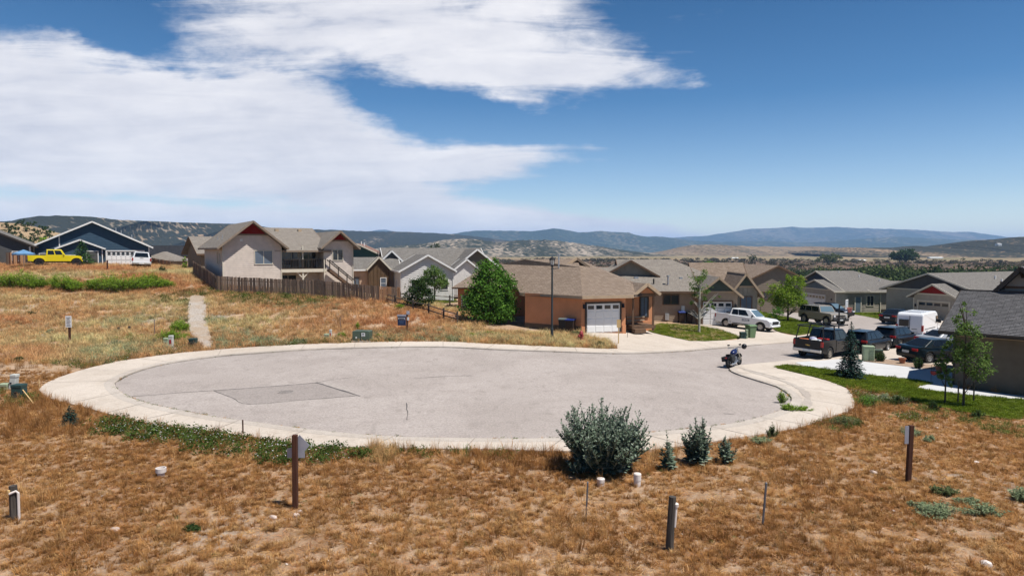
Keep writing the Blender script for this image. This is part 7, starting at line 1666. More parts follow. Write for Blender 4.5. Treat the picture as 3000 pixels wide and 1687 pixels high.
# spruces
def spruce(label, loc, h, r, leaf, seed, n_w=26, name='spruce_tree', q=.06, dens=1.0):
    rs = np.random.RandomState(seed); e = empty(name, loc, 0, label, 'tree'); MB().tube([(0, 0, -.1), (0, 0, h * .5), (0, 0, h)], [h * .02, h * .013, .006], 8).build('trunk', BARK_D, e)
    P_, O_, br = [], [], MB()
    for k in range(n_w):
        t = k / (n_w - 1); z = h * (.06 + .92 * t); L = r * (1 - t) ** .85 * rs.uniform(.85, 1.1) + .03; nb = max(4, int(11 * (1 - t) + 4))
        for j in range(nb):
            a = 2 * math.pi * (j + rs.rand() * .7) / nb + k * .7; l = L * rs.uniform(.7, 1.12); droop = -.18 * l * (1 - t) + .10 * l; tip = np.array([l * math.cos(a), l * math.sin(a), z + droop]); o = np.array([0, 0, z + .04 * h * (1 - t)])
            if l > .25: br.tube([o, tip], [.012, .004], 4)
            m = max(3, int(l / q * 2.4 * dens)); s = rs.rand(m) ** .7; side = np.array([-math.sin(a), math.cos(a), 0]); pts = o + (tip - o) * s[:, None] + side * (rs.normal(size=(m, 1)) * .16 * l * (1.1 - s[:, None] * .7)) + np.array([0, 0, 1]) * rs.normal(size=(m, 1)) * .02
            P_.append(pts); O_.append(np.tile(tip - o, (m, 1)))
    p = np.vstack(P_); d = np.vstack(O_); d /= np.linalg.norm(d, axis=1)[:, None] + 1e-9; n = len(p)
    a = d + rs.normal(size=(n, 3)) * .35; a /= np.linalg.norm(a, axis=1)[:, None]; b = np.cross(a, rs.normal(size=(n, 3)) * .5 + np.array([0, 0, 1])); b /= np.linalg.norm(b, axis=1)[:, None] + 1e-9
    s = q * rs.uniform(.7, 1.3, (n, 1)); V = np.stack([p - a * s, p + b * s * .38, p + a * s * 1.1, p - b * s * .38], 1).reshape(-1, 3); rad = np.hypot(p[:, 0], p[:, 1]) / (r * np.clip(1 - p[:, 2] / h, .05, 1) + .05)
    br.build('branches', BARK_D, e); tag(e.children[-1], kind='stuff') if False else None
    link('needles', np_mesh('needles', V, np.arange(n * 4).reshape(-1, 4), leaf, col=np.repeat(np.clip(.4 + rs.normal(size=n) * .2, 0, 1), 4)), e); return e
spruce('blue spruce standing on the right front lawn', gxy(2490, 1112), 3.2, .78, LF_SPR, 31, 30)
spruce('green spruce in front of the navy house porch', (P(241, 770, 81).x, 81, 4.0), 3.5, 1.75, LF_SPG, 32, 26, q=.10)
spruce('tiny blue spruce seedling by the left sidewalk', gxy(205, 1248), .72, .34, LF_SPR, 33, 12, 'spruce_seedling', .035)

# bushes: many thin upright shoots with fine leaves
def bush(label, loc, rx, ry, h, leaf, n, size, seed, name='rabbitbrush', group=None, up=.8, cat='bush'):
    rs = np.random.RandomState(seed); e = empty(name, loc, 0, label, cat, group); st = MB()
    k = max(10, int(n / 40)); a = rs.uniform(0, 2 * math.pi, k); rr = np.sqrt(rs.rand(k)); lump = .8 + .35 * np.sin(a * 2 + rs.rand() * 6) * rr; tips = np.stack([np.cos(a) * rr * rx * lump, np.sin(a) * rr * ry * lump, h * (1 - .55 * rr ** 2) * rs.uniform(.7, 1.08, k)], -1)
    for t in tips[:60]: st.tube([(t[0] * .25, t[1] * .25, -.03), (t[0] * .7, t[1] * .7, t[2] * .5), tuple(t)], [.012, .008, .003], 4, cap=False)
    st.build('stems', BARK, e)
    j = rs.randint(0, k, n); s = rs.rand(n, 1) ** .6; p = tips[j] * (np.array([.3, .3, 0]) + s * np.array([.7, .7, 1])) + rs.normal(size=(n, 3)) * np.array([rx, ry, h]) * .07; p[:, 2] = np.abs(p[:, 2])
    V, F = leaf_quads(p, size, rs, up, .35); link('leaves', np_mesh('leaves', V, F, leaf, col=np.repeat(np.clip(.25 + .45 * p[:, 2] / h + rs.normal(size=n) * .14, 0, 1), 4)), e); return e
gb = 'green bushes along the middle of the left slope'
for i, (px, py, rx, h, lab) in enumerate(((20, 846, 1.6, 1.15, 'tall green bush at the left picture edge'), (75, 844, 1.7, 1.15, 'green bush second from the left picture edge'), (118, 846, 1.0, .8, 'small green bush third from the left edge'), (180, 850, 1.5, 1.1, 'yellow-green bush below the yellow pickup'), (215, 852, 1.1, .8, 'low yellow-green bush below the green spruce'), (275, 850, 1.1, .75, 'low bush at the left end of the long green clump'),
                                          (315, 852, 1.5, 1.15, 'left tall bush of the long green clump'), (365, 856, 1.7, 1.2, 'middle bush of the long green clump'), (410, 850, 1.4, .95, 'right middle bush of the long green clump'), (440, 843, 1.2, 1.05, 'right tall bush of the long green clump'), (480, 846, 1.1, .65, 'low bush at the right end of the long green clump'))):
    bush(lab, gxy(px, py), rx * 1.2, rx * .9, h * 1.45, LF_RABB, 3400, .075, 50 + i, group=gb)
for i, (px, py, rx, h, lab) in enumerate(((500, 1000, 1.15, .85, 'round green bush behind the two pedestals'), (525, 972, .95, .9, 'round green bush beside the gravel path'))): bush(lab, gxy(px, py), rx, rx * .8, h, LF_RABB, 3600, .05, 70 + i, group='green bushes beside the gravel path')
small = [(1000, 990, .5, .4, 'green tuft left of the transformer cabinet', LF_RABB), (1048, 965, .25, .5, 'slim green weed behind the transformer cabinet', LF_RABB), (1110, 990, .3, .3, 'small green tuft right of the transformer cabinet', LF_RABB), (1172, 907, .6, .5, 'bright green bush at the split-rail fence', LF_RABB), (1085, 880, .6, .5, 'yellow-green bush at the end of the cedar fence', LF_SAGE), (1384, 985, .5, .25, 'low green tuft left of the big green tree foot', LF_RABB), (1433, 982, .6, .3, 'low green tuft below the big green tree', LF_RABB),
         (1690, 985, .5, .45, 'green weed left of the fire hydrant', LF_OLIVE), (1755, 1015, .45, .35, 'dark green weed right of the fire hydrant', LF_DARK), (90, 922, .4, .3, 'dark green tuft in the left field', LF_DARK), (152, 978, .4, .35, 'green tuft in the field left of the white notice', LF_SAGE),
         (2742, 1510, .75, .30, 'wide grey-green bush right of the right sign post', LF_SAGE), (2690, 1490, .30, .22, 'left side sprig of the wide grey-green bush', LF_SAGE), (2885, 1510, .55, .30, 'grey-green bush in the lower right grass', LF_SAGE), (2838, 1478, .4, .2, 'low grey-green sprig beyond the lower right bush', LF_SAGE), (2990, 1465, .5, .35, 'green bush cut by the right picture edge', LF_SAGE), (2760, 1450, .45, .25, 'faint grey-green bush behind the wide one', LF_OLIVE), (2665, 1275, .55, .3, 'green weed behind the right sign post', LF_SAGE), (2722, 1295, .35, .25, 'small green weed right of the right sign post', LF_SAGE),
         (2470, 1245, .9, .35, 'grey-green weed clump at the right sidewalk edge', LF_OLIVE), (2540, 1190, .9, .5, 'leafy weed clump where the lawn meets the sidewalk', LF_BRIGHT), (2590, 1175, .9, .4, 'second leafy weed clump along the lawn edge', LF_SAGE), (2630, 1185, .6, .45, 'dark leafy weed along the lawn edge', LF_DARK), (2740, 1205, .4, .5, 'dark weed below the slender trees', LF_DARK), (2865, 1228, .35, .45, 'dark weed at the lower lawn edge', LF_DARK), (2262, 1283, .22, .5, 'upright green weed on the near sidewalk edge', LF_OLIVE), (2225, 1300, .5, .25, 'low green weed right of the small thistles', LF_SAGE),
         (2310, 1205, .55, .35, 'yellow-green weed in the gutter of the turning circle', LF_RABB), (2350, 1205, .45, .25, 'low yellow-green weed on the right sidewalk', LF_RABB), (2290, 1180, .3, .5, 'upright yellow-green weed at the right gutter', LF_RABB),
         (560, 1555, .25, .15, 'small green sprig left of the arrow sign post', LF_DARK), (55, 1060, .35, .3, 'green tuft near the left sidewalk end', LF_DARK)]
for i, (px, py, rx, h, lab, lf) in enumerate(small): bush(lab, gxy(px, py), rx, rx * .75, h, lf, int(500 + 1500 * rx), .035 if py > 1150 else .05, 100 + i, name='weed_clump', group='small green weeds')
def bed_bush(label, px, py, r, h, leaf, seed, flowers=None):
    e = bush(label, (gxy(px, py)[0], gxy(px, py)[1], gxy(px, py)[2] + .08), r, r, h, leaf, 1600, .045, seed, name='garden_shrub', cat='shrub', up=.4)
    if flowers:
        rs = np.random.RandomState(seed); n = 90; a = rs.rand(n) * 6.28; q = np.sqrt(rs.rand(n)); p = np.stack([np.cos(a) * q * r, np.sin(a) * q * r, h * (1 - .4 * q ** 2) * rs.uniform(.75, 1.1, n)], -1); V, F = leaf_quads(np.repeat(p, 5, 0) + rs.normal(size=(n * 5, 3)) * .03, .055, rs, .6, .9); link('flowers', np_mesh('flowers', V, F, flowers, col=np.repeat(rs.rand(n * 5), 4)), e); tag(e.children[-1], kind='stuff')
bed_bush('dark round shrub in the mulch bed right of the cabinets', 2580, 1062, .45, .62, LF_DARK, 150); bed_bush('dark shrub in the mulch bed before the dark sedan', 2688, 1082, .48, .70, LF_DARK, 151); bed_bush('shrub with red roses beside the white van', 2712, 1018, .9, .95, LF_DARK, 152, LF_ROSE); bed_bush('second red rose shrub right of the white van', 2745, 1008, .6, 1.0, LF_DARK, 153, LF_ROSE)
bed_bush('small dry shrub right of the flower pot', 2755, 1085, .3, .4, LF_OLIVE, 154); bed_bush('low shrub at the base of the navy house side', 475, 800, .6, .7, LF_DARK, 155)
# junipers dotting the near tan slope
jun = [(10, 690), (35, 683), (52, 700), (75, 676), (92, 664), (100, 692), (22, 668), (62, 660), (118, 702), (140, 690), (135, 685), (8, 712), (78, 715), (45, 672), (30, 705), (110, 680), (-30, 690), (-60, 670), (90, 712), (58, 718), (142, 712), (168, 713)]
for i, (px, py) in enumerate(jun):
    p = on_hill('near_hill', px, py); rs = np.random.RandomState(300 + i); w = rs.uniform(2.6, 5.0)
    if p is None: continue
    tree('juniper_shrub', 'round dark juniper dotting the tan slope at far left', (p.x, p.y, p.z - .3), [(0, 0, w * .4, w * .5, w * .5, w * .42), (w * .25, 0, w * .5, w * .35, w * .3, w * .3), (-w * .3, 0, w * .3, w * .35, w * .3, w * .3)], 420, .26, LF_DARK, seed=300 + i, trunk_r=.12, cat='shrub', group='junipers on the tan slope', limbs=1)

# thistles
def thistle(label, loc, rad, h, stems, seed, leaves=26):
    rs = np.random.RandomState(seed); e = empty('thistle_bush', loc, 0, label, 'thistle', 'grey-green thistles by the near sidewalk'); st = MB(); V, T, nq = [], [], 0
    for k in range(stems):
        a = rs.rand() * 6.28; q = math.sqrt(rs.rand()); bx, by = math.cos(a) * q * rad * .5, math.sin(a) * q * rad * .5; hh = h * (1 - .40 * q ** 3) * rs.uniform(.62, 1.12); tx, ty = bx * 1.9 + rs.normal() * .05, by * 1.9 + rs.normal() * .05
        path = [np.array((bx * .6, by * .6, 0)), np.array((bx * 1.2, by * 1.2, hh * .5)), np.array((tx, ty, hh))]; f = lambda t: path[0] * (1 - t) ** 2 + path[1] * 2 * t * (1 - t) + path[2] * t * t
        tips = [(f(0), f(.33), f(.66), f(1.))]; st.tube([f(0), f(.33), f(.66), f(1.)], [.016, .013, .010, .006], 5, cap=False)
        brs = []
        for b in range(rs.randint(2, 5)):
            t0 = rs.uniform(.55, .9); aa = rs.rand() * 6.28; o = f(t0); tip = o + np.array((math.cos(aa) * .10, math.sin(aa) * .10, .20 * rs.uniform(.7, 1.3))) * h / 1.6; st.tube([o, tip], [.007, .004], 4, cap=False); brs.append((o, tip))
        for i in range(leaves + 4 * len(brs)):
            if i < leaves: t = .04 + .95 * (i / leaves); o = f(t); L = (.30 * (1 - t) + .085) * rs.uniform(.75, 1.2) * (h / 1.6) ** .4
            else: u, v = brs[(i - leaves) // 4]; s = rs.uniform(.3, 1); o = u + (v - u) * s; L = .075 * rs.uniform(.7, 1.3); t = 1
            aa = i * 2.4 + rs.rand(); el = R(rs.uniform(15, 60) + 15 * t); d = np.array((math.cos(aa) * math.cos(el), math.sin(aa) * math.cos(el), math.sin(el))); sd = np.array((-math.sin(aa), math.cos(aa), 0)); w = L * .23; dn = np.array((0, 0, -1.)); upv = np.cross(sd, d)
            m1 = o + d * L * .38; m2 = o + d * L * .72 + dn * L * .10; tp = o + d * L + dn * L * .28; V += [o, m1 + sd * w + upv * w * .3, m1, m1 - sd * w + upv * w * .3, m2 + sd * w * .75 + upv * w * .2, m2, m2 - sd * w * .75 + upv * w * .2, tp]; tn = np.clip(.45 + rs.normal() * .22, 0, 1); T += [tn] * 8; nq += 1
    st.build('stems', mat('thistle_stem', (0.16, 0.19, 0.14), (0.22, 0.25, 0.19), scale=8, rough=.9), e); V = np.array(V); F = []
    b = np.arange(nq) * 8
    F = np.concatenate([np.stack([b + i, b + j, b + k], -1) for i, j, k in ((0, 1, 2), (0, 2, 3), (1, 4, 5), (1, 5, 2), (2, 5, 6), (2, 6, 3), (4, 7, 5), (5, 7, 6))], 0)
    link('leaves', np_mesh('leaves', V, F, LF_THIS, smooth=True, col=T), e); return e
thistle('largest grey-green thistle bush in front of the sidewalk', gxy(1768, 1378), 1.5, 1.88, 185, 401, 30); thistle('second largest thistle bush right of the big one', gxy(2042, 1360), .50, 1.32, 36, 402); thistle('slim small thistle between the two larger bushes', gxy(1955, 1376), .24, 1.02, 7, 403, 20); thistle('small pale thistle at the right end of the row', gxy(2125, 1356), .30, .85, 9, 404, 22)
thistle('low thistle rosette at the left foot of the largest bush', gxy(1700, 1388), .5, .55, 12, 405, 16)
# ------------------------------------------------------------------ grass and weeds: scattered tufts nobody could count
GR = np.random.RandomState(99)
def blade_mesh(name, n, h0, h1, spread, lean, w, m, seed, heads=0, head_m=None, curl=.25):
    rs = np.random.RandomState(seed); V, F, mi = [], [], []
    for k in range(n):
        a = rs.rand() * 6.28; r = spread * math.sqrt(rs.rand()); b = np.array([math.cos(a) * r, math.sin(a) * r, 0]); h = rs.uniform(h0, h1); aa = a + rs.normal() * .6; l = lean * rs.uniform(.3, 1.2) * h; d = np.array([math.cos(aa), math.sin(aa), 0]); sd = np.array([-d[1], d[0], 0]) * w * rs.uniform(.6, 1.3)
        mid = b + d * l * .4 + np.array([0, 0, h * .6]); tip = b + d * l * (1 + curl) + np.array([0, 0, h]); i = len(V); V += [b - sd, b + sd, mid + sd * .8, mid - sd * .8, tip]; F += [(i, i + 1, i + 2, i + 3), (i + 3, i + 2, i + 4)]; mi += [0, 0]
        if k < heads:
            i = len(V); s = w * 1.9; q = tip
            V += [q + np.array([s, 0, 0]), q + np.array([0, s, .3 * s]), q - np.array([s, 0, 0]), q - np.array([0, s, -.3 * s])]; F.append((i, i + 1, i + 2, i + 3)); mi.append(1)
    me = bpy.data.meshes.new(name); me.from_pydata([tuple(v) for v in V], [], F); me.materials.append(m)
    if head_m: me.materials.append(head_m)
    me.polygons.foreach_set('material_index', mi); me.update(); return me
def leafy_mesh(name, n, r, h, size, m, seed, flowers=0, fm=None, up=.6):
    rs = np.random.RandomState(seed); a = rs.rand(n) * 6.28; q = np.sqrt(rs.rand(n)); p = np.stack([np.cos(a) * q * r, np.sin(a) * q * r, h * (1 - .5 * q * q) * rs.rand(n) ** .6], -1); V, F = leaf_quads(p, size, rs, up, .45); F = [tuple(f) for f in F]; mi = [0] * len(F); V = [tuple(v) for v in V]
    for k in range(flowers):
        a = rs.rand() * 6.28; qq = math.sqrt(rs.rand()); c = (math.cos(a) * qq * r, math.sin(a) * qq * r, h * (1.05 - .4 * qq * qq)); i = len(V); s = size * .42; V += [(c[0] + s * math.cos(t), c[1] + s * math.sin(t), c[2] + rs.uniform(-.2, .2) * s) for t in (0, 1.57, 3.14, 4.71)]; F.append((i, i + 1, i + 2, i + 3)); mi.append(1)
    me = bpy.data.meshes.new(name); me.from_pydata(V, [], F); me.materials.append(m)
    if fm: me.materials.append(fm)
    me.polygons.foreach_set('material_index', mi); me.update(); return me
GM_DRY = mat_leaf('dry_grass', (0.27, 0.132, 0.048), (0.43, 0.225, 0.080), (0.56, 0.365, 0.165), .4, 'tint', 'INSTANCER'); GM_FLD = mat_leaf('field_grass', (0.55, 0.285, 0.13), (0.61, 0.41, 0.20), (0.58, 0.53, 0.27), .45, 'tint', 'INSTANCER'); GM_GRN = mat_leaf('green_weed', (0.058, 0.092, 0.022), (0.098, 0.14, 0.034), (0.21, 0.25, 0.075), .35, 'tint', 'INSTANCER')
GM_LAWN = mat_leaf('lawn_grass', (0.095, 0.145, 0.014), (0.15, 0.20, 0.022), (0.25, 0.26, 0.045), .35, 'tint', 'INSTANCER'); GM_SAGE = mat_leaf('grey_green_weed', (0.21, 0.25, 0.13), (0.31, 0.34, 0.19), (0.42, 0.43, 0.25), .35, 'tint', 'INSTANCER'); GM_FLW = mat('white_petals', (0.62, 0.62, 0.60), rough=.8); GM_SEED = mat_leaf('seed_heads', (0.42, 0.20, 0.11), (0.54, 0.31, 0.16), (0.66, 0.45, 0.23), .4, 'tint', 'INSTANCER')
LF_MASS = mat_leaf('cottonwood_mass', (0.024, 0.040, 0.017), (0.046, 0.070, 0.026), (0.095, 0.115, 0.045), .25, 'tint', 'INSTANCER'); LF_BRUSH = mat_leaf('brush_mass', (0.050, 0.048, 0.030), (0.085, 0.075, 0.045), (0.13, 0.11, 0.065), .2, 'tint', 'INSTANCER')
def protos(cname, meshes):
    c = bpy.data.collections.new(cname)
    for me in meshes: c.objects.link(bpy.data.objects.new(me.name, me))
    return c
C_DRY = protos('dry_tufts', [blade_mesh('dry_a', 38, .04, .11, .05, .95, .0042, GM_DRY, 1), blade_mesh('dry_b', 42, .03, .085, .065, 1.2, .0042, GM_DRY, 2), blade_mesh('dry_c', 30, .06, .16, .04, .7, .004, GM_DRY, 3, 8, GM_SEED), blade_mesh('dry_d', 44, .025, .07, .075, 1.4, .0045, GM_DRY, 4)])
C_TALL = protos('tall_dry_tufts', [blade_mesh('tall_a', 26, .22, .48, .10, .35, .0045, GM_DRY, 5, 16, GM_SEED), blade_mesh('tall_b', 22, .18, .40, .13, .5, .0045, GM_DRY, 6, 12, GM_SEED)])
C_FLD = protos('field_tufts', [blade_mesh('fld_a', 26, .10, .30, .20, .6, .010, GM_FLD, 7, 12, GM_SEED), blade_mesh('fld_b', 24, .08, .22, .24, .8, .011, GM_FLD, 8, 8, GM_SEED), blade_mesh('fld_c', 24, .16, .42, .16, .45, .009, GM_FLD, 9, 14, GM_SEED)])
C_GRN = protos('green_tufts', [leafy_mesh('grn_a', 46, .22, .26, .034, GM_GRN, 10), leafy_mesh('grn_b', 42, .20, .32, .034, GM_GRN, 11), blade_mesh('grn_c', 26, .15, .36, .12, .45, .007, GM_GRN, 12)])
C_FLW = protos('flower_tufts', [leafy_mesh('flw_a', 46, .22, .28, .036, GM_GRN, 13, 4, GM_FLW), leafy_mesh('flw_b', 44, .22, .24, .036, GM_GRN, 14, 1, GM_FLW), leafy_mesh('flw_c', 46, .22, .30, .032, GM_GRN, 15)])
C_SAGE = protos('sage_tufts', [leafy_mesh('sag_a', 50, .26, .26, .032, GM_SAGE, 16), blade_mesh('sag_b', 30, .12, .32, .2, .5, .009, GM_SAGE, 17)])
C_LAWN = protos('lawn_tufts', [blade_mesh('lwn_a', 34, .04, .085, .15, .6, .006, GM_LAWN, 18), blade_mesh('lwn_b', 34, .035, .07, .16, .8, .006, GM_LAWN, 19)])
C_MASS = protos('tree_masses', [leafy_mesh('mas_a', 260, 4.2, 7.0, .62, LF_MASS, 20), leafy_mesh('mas_b', 240, 3.6, 8.5, .60, LF_MASS, 21), leafy_mesh('mas_c', 220, 4.8, 5.0, .65, LF_MASS, 22)])
C_BRUSH = protos('brush_masses', [leafy_mesh('bru_a', 70, 1.6, 1.4, .34, LF_BRUSH, 23), leafy_mesh('bru_b', 60, 1.3, 1.1, .32, LF_BRUSH, 24)])
def flat_mesh(name, n, r, m, seed):
    rs = np.random.RandomState(seed); V, F = [], []
    for k in range(n):
        a = rs.rand() * 6.28; q = r * math.sqrt(rs.rand()); c = np.array([math.cos(a) * q, math.sin(a) * q, .006 + rs.rand() * .012]); b = rs.rand() * 6.28; d = np.array([math.cos(b), math.sin(b), rs.uniform(-.1, .1)]) * rs.uniform(.03, .08); s_ = np.array([-d[1], d[0], 0]) * .05; i = len(V); V += [c - d - s_, c - d + s_, c + d + s_, c + d - s_]; F.append((i, i + 1, i + 2, i + 3))
    me = bpy.data.meshes.new(name); me.from_pydata([tuple(v) for v in V], [], F); me.materials.append(m); return me
def peb_mesh(name, seed):
    rs = np.random.RandomState(seed); bm = bmesh.new(); bmesh.ops.create_icosphere(bm, subdivisions=1, radius=.016)
    for v in bm.verts: v.co = Vector((v.co.x * rs.uniform(.8, 1.3), v.co.y * rs.uniform(.8, 1.3), v.co.z * .6))
    me = bpy.data.meshes.new(name); bm.to_mesh(me); bm.free(); me.materials.append(mat_leaf('pebble_stone', (0.30, 0.25, 0.21), (0.42, 0.35, 0.29), (0.55, 0.48, 0.42), 0, 'tint', 'INSTANCER')); return me
C_LIT = protos('litter', [flat_mesh('lit_a', 16, .2, GM_SEED, 31), flat_mesh('lit_b', 14, .22, GM_DRY, 32)]); C_PEB = protos('pebbles', [peb_mesh('peb_a', 33), peb_mesh('peb_b', 34)])
def scatter(name, coll, x, y, z, scale, tint, rot_tilt=.15):
    n = len(x); me = bpy.data.meshes.new(name); me.vertices.add(n); me.vertices.foreach_set('co', np.stack([x, y, z], -1).astype(np.float32).ravel())
    a = me.attributes.new('rot', 'FLOAT_VECTOR', 'POINT'); a.data.foreach_set('vector', np.stack([GR.normal(size=n) * rot_tilt, GR.normal(size=n) * rot_tilt, GR.rand(n) * 6.28], -1).astype(np.float32).ravel())
    a = me.attributes.new('scl', 'FLOAT', 'POINT'); a.data.foreach_set('value', np.asarray(scale, np.float32)); a = me.attributes.new('tint', 'FLOAT', 'POINT'); a.data.foreach_set('value', np.clip(tint, 0, 1).astype(np.float32))
    o = link(name, me); tag(o, kind='stuff')
    ng = bpy.data.node_groups.new('scatter_' + name, 'GeometryNodeTree'); ng.interface.new_socket('Geometry', in_out='INPUT', socket_type='NodeSocketGeometry'); ng.interface.new_socket('Geometry', in_out='OUTPUT', socket_type='NodeSocketGeometry')
    N, L = ng.nodes, ng.links; gi, go = N.new('NodeGroupInput'), N.new('NodeGroupOutput'); ip = N.new('GeometryNodeInstanceOnPoints'); ci = N.new('GeometryNodeCollectionInfo'); ci.inputs['Collection'].default_value = coll; ci.inputs['Separate Children'].default_value = True; ci.inputs['Reset Children'].default_value = True
    def named(nm, t): q = N.new('GeometryNodeInputNamedAttribute'); q.data_type = t; q.inputs['Name'].default_value = nm; return q.outputs[0]
    L.new(gi.outputs[0], ip.inputs['Points']); L.new(ci.outputs[0], ip.inputs['Instance']); ip.inputs['Pick Instance'].default_value = True
    L.new(named('rot', 'FLOAT_VECTOR'), ip.inputs['Rotation']); L.new(named('scl', 'FLOAT'), ip.inputs['Scale']); rv = N.new('FunctionNodeRandomValue'); rv.data_type = 'INT'; rv.inputs[4].default_value = 0; rv.inputs[5].default_value = len(coll.objects) - 1
    L.new(rv.outputs[2], ip.inputs['Instance Index']); L.new(ip.outputs[0], go.inputs[0])
    md = o.modifiers.new('scatter', 'NODES'); md.node_group = ng; return o
def rnd(x0, x1, y0, y1, dens):
    n = int((x1 - x0) * (y1 - y0) * dens); return GR.uniform(x0, x1, n), GR.uniform(y0, y1, n)
LAWNS = [LAWN_R, LAWN_A, LAWN_B, LAWN_C, LAWN_D]
def open_ground(x, y, margin=0.0):
    k = ~inside(CONC_XY, x, y) & ~inside(ASPHALT_XY, x, y) & ~inside(PATH, x, y)
    for l in LAWNS: k &= ~inside(l, x, y)
    return k
def in_view(x, y, m=1.08): return np.abs(x) < y * .75 * m + 1.5
def band(px_poly): return np.array(Gxy(px_poly))
def put(name, coll, x, y, sc, tint, lift=-.01): scatter(name, coll, x, y, H(x, y) + lift, sc, tint)

# near dry grass
x, y = rnd(-27, 27, 10, 34, 118); k = in_view(x, y) & open_ground(x, y); x, y = x[k], y[k]
cl = fbm(x * 3.4, y * 3.4, 3); big = fbm(x * .35 + 4, y * .35, 3); keep = (cl > .36 + .30 * (big - .5)) & (GR.rand(len(x)) < np.clip(1.35 - y / 40, .4, 1)); x, y, cl, big = x[keep], y[keep], cl[keep], big[keep]
put('dry_grass', C_DRY, x, y, GR.uniform(.6, 1.4, len(x)) * (.78 + .7 * np.clip(cl - .4, 0, .4)), .42 + (big - .5) * .9 + (fbm(x * 1.3 + 30, y * 1.3, 2) - .5) * .6 + GR.normal(size=len(x)) * .27)
x, y = rnd(-27, 27, 10, 30, 60); k = in_view(x, y) & open_ground(x, y); x, y = x[k], y[k]; put('dry_litter', C_LIT, x, y, GR.uniform(.6, 1.3, len(x)), .5 + GR.normal(size=len(x)) * .3, .004)
x, y = rnd(-27, 27, 10, 26, 9); k = in_view(x, y) & open_ground(x, y) & (fbm(x * .9, y * .9 + 5, 3) > .48); x, y = x[k], y[k]; put('pebbles', C_PEB, x, y, GR.uniform(.5, 1.6, len(x)) ** 1.5, GR.rand(len(x)), .004)
# taller dry grass: along the near sidewalk and in loose drifts
x, y = rnd(-27, 27, 10, 36, 16); k = in_view(x, y) & open_ground(x, y); x, y = x[k], y[k]; dc = edge_dist(CONC_XY, x, y); dr = fbm(x * .5 + 11, y * .5 + 3, 3)
k = (GR.rand(len(x)) < np.exp(-dc / .8) * .6) | ((dr > .66) & (GR.rand(len(x)) < .25)); x, y = x[k], y[k]; put('tall_dry_grass', C_TALL, x, y, GR.uniform(.6, 1.15, len(x)), .45 + (fbm(x * .8, y * .8, 2) - .5) * 1.2)
# left slope and far field grass
x, y = rnd(-66, 12, 36, 92, 17); k = in_view(x, y) & open_ground(x, y) & ~((x > -28) & (y > 64)) & ~((x > -2) & (y > 49)); x, y = x[k], y[k]
zone = fbm(x * .11 + 2, y * .16 + 7, 3); cl = fbm(x * 1.1, y * 1.1, 3); k = (cl > .36) & (GR.rand(len(x)) < np.clip(1.5 - y / 85, .45, 1)); x, y, zone = x[k], y[k], zone[k]
put('field_grass', C_FLD, x, y, GR.uniform(.75, 1.35, len(x)), .42 + (zone - .5) * 2.2 + GR.normal(size=len(x)) * .13 + .25 * sstep(6, 0, edge_dist(CONC_XY, x, y)))
# strip before the orange house and right hand lots
x, y = rnd(-2, 12, 42, 52, 14); k = open_ground(x, y) & (y < 48.6 + .0 * x) & (x < 9); x, y = x[k], y[k]; put('field_grass', C_FLD, x, y, GR.uniform(.7, 1.2, len(x)), .5 + GR.normal(size=len(x)) * .2)
# grey-green and green zones of the slope
def zone_scatter(name, coll, poly, dens, sc, tint=.5, sd=.2, soft=1.0, noise=.0, freq=.6):
    pl = band(poly) if not isinstance(poly, np.ndarray) else poly; lo, hi = pl.min(0) - soft, pl.max(0) + soft; x, y = rnd(lo[0], hi[0], lo[1], hi[1], dens); k = open_ground(x, y); x, y = x[k], y[k]
    d = edge_dist(pl, x, y) * np.where(inside(pl, x, y), 1, -1); k = d + (fbm(x * freq, y * freq, 3) - .5) * soft * 3 - noise > -soft * .2 + GR.normal(size=len(x)) * soft * .35; x, y = x[k], y[k]
    put(name, coll, x, y, GR.uniform(sc * .65, sc * 1.3, len(x)), tint + GR.normal(size=len(x)) * sd)
zone_scatter('green_grass', C_GRN, [(640, 862), (760, 855), (860, 852), (985, 860), (1000, 880), (860, 900), (700, 890)], 9, 1.3, .45, soft=1.0)
zone_scatter('green_grass', C_GRN, [(470, 868), (560, 850), (640, 848), (640, 866), (580, 876), (545, 895), (480, 885)], 8, 1.2, .4, soft=.8)
zone_scatter('sage_grass', C_SAGE, [(800, 900), (960, 890), (1000, 905), (900, 915)], 4, 1.0, .6, soft=1.0)
zone_scatter('sage_grass', C_SAGE, [(640, 985), (620, 935), (640, 930), (700, 985), (900, 1000), (880, 1012), (650, 1018)], 10, 1.2, .5, soft=.8)
zone_scatter('sage_grass', C_SAGE, [(250, 1040), (330, 1010), (480, 1010), (470, 1035), (300, 1060), (250, 1065)], 10, 1.2, .45, soft=.8)
zone_scatter('sage_grass', C_SAGE, [(1080, 985), (1230, 965), (1420, 985), (1560, 1000), (1400, 1004), (1100, 1000)], 8, 1.1, .5, soft=.8)
zone_scatter('sage_grass', C_SAGE, [(300, 930), (520, 915), (545, 950), (470, 960), (320, 965)], 4.5, 1.0, .6, soft=1.2)
zone_scatter('green_grass', C_GRN, [(540, 900), (556, 905), (560, 980), (600, 1018), (520, 1018), (530, 960)], 8, 1.0, .6, soft=.6)
zone_scatter('green_grass', C_GRN, [(650, 1000), (900, 995), (1200, 985), (1560, 1004), (1640, 1012), (1300, 1000), (900, 1008), (650, 1020)], 5, .85, .6, soft=.6, noise=.2)
zone_scatter('sage_grass', C_SAGE, [(60, 900), (260, 940), (300, 1000), (120, 1020), (0, 980)], 2.2, .9, .6, soft=1.5, noise=.4)
zone_scatter('flower_weeds', C_FLW, [(220, 1062), (330, 1042), (450, 1030), (560, 1018), (560, 1030), (404, 1050), (300, 1068), (230, 1085)], 12, 1.0, .35, soft=.5)
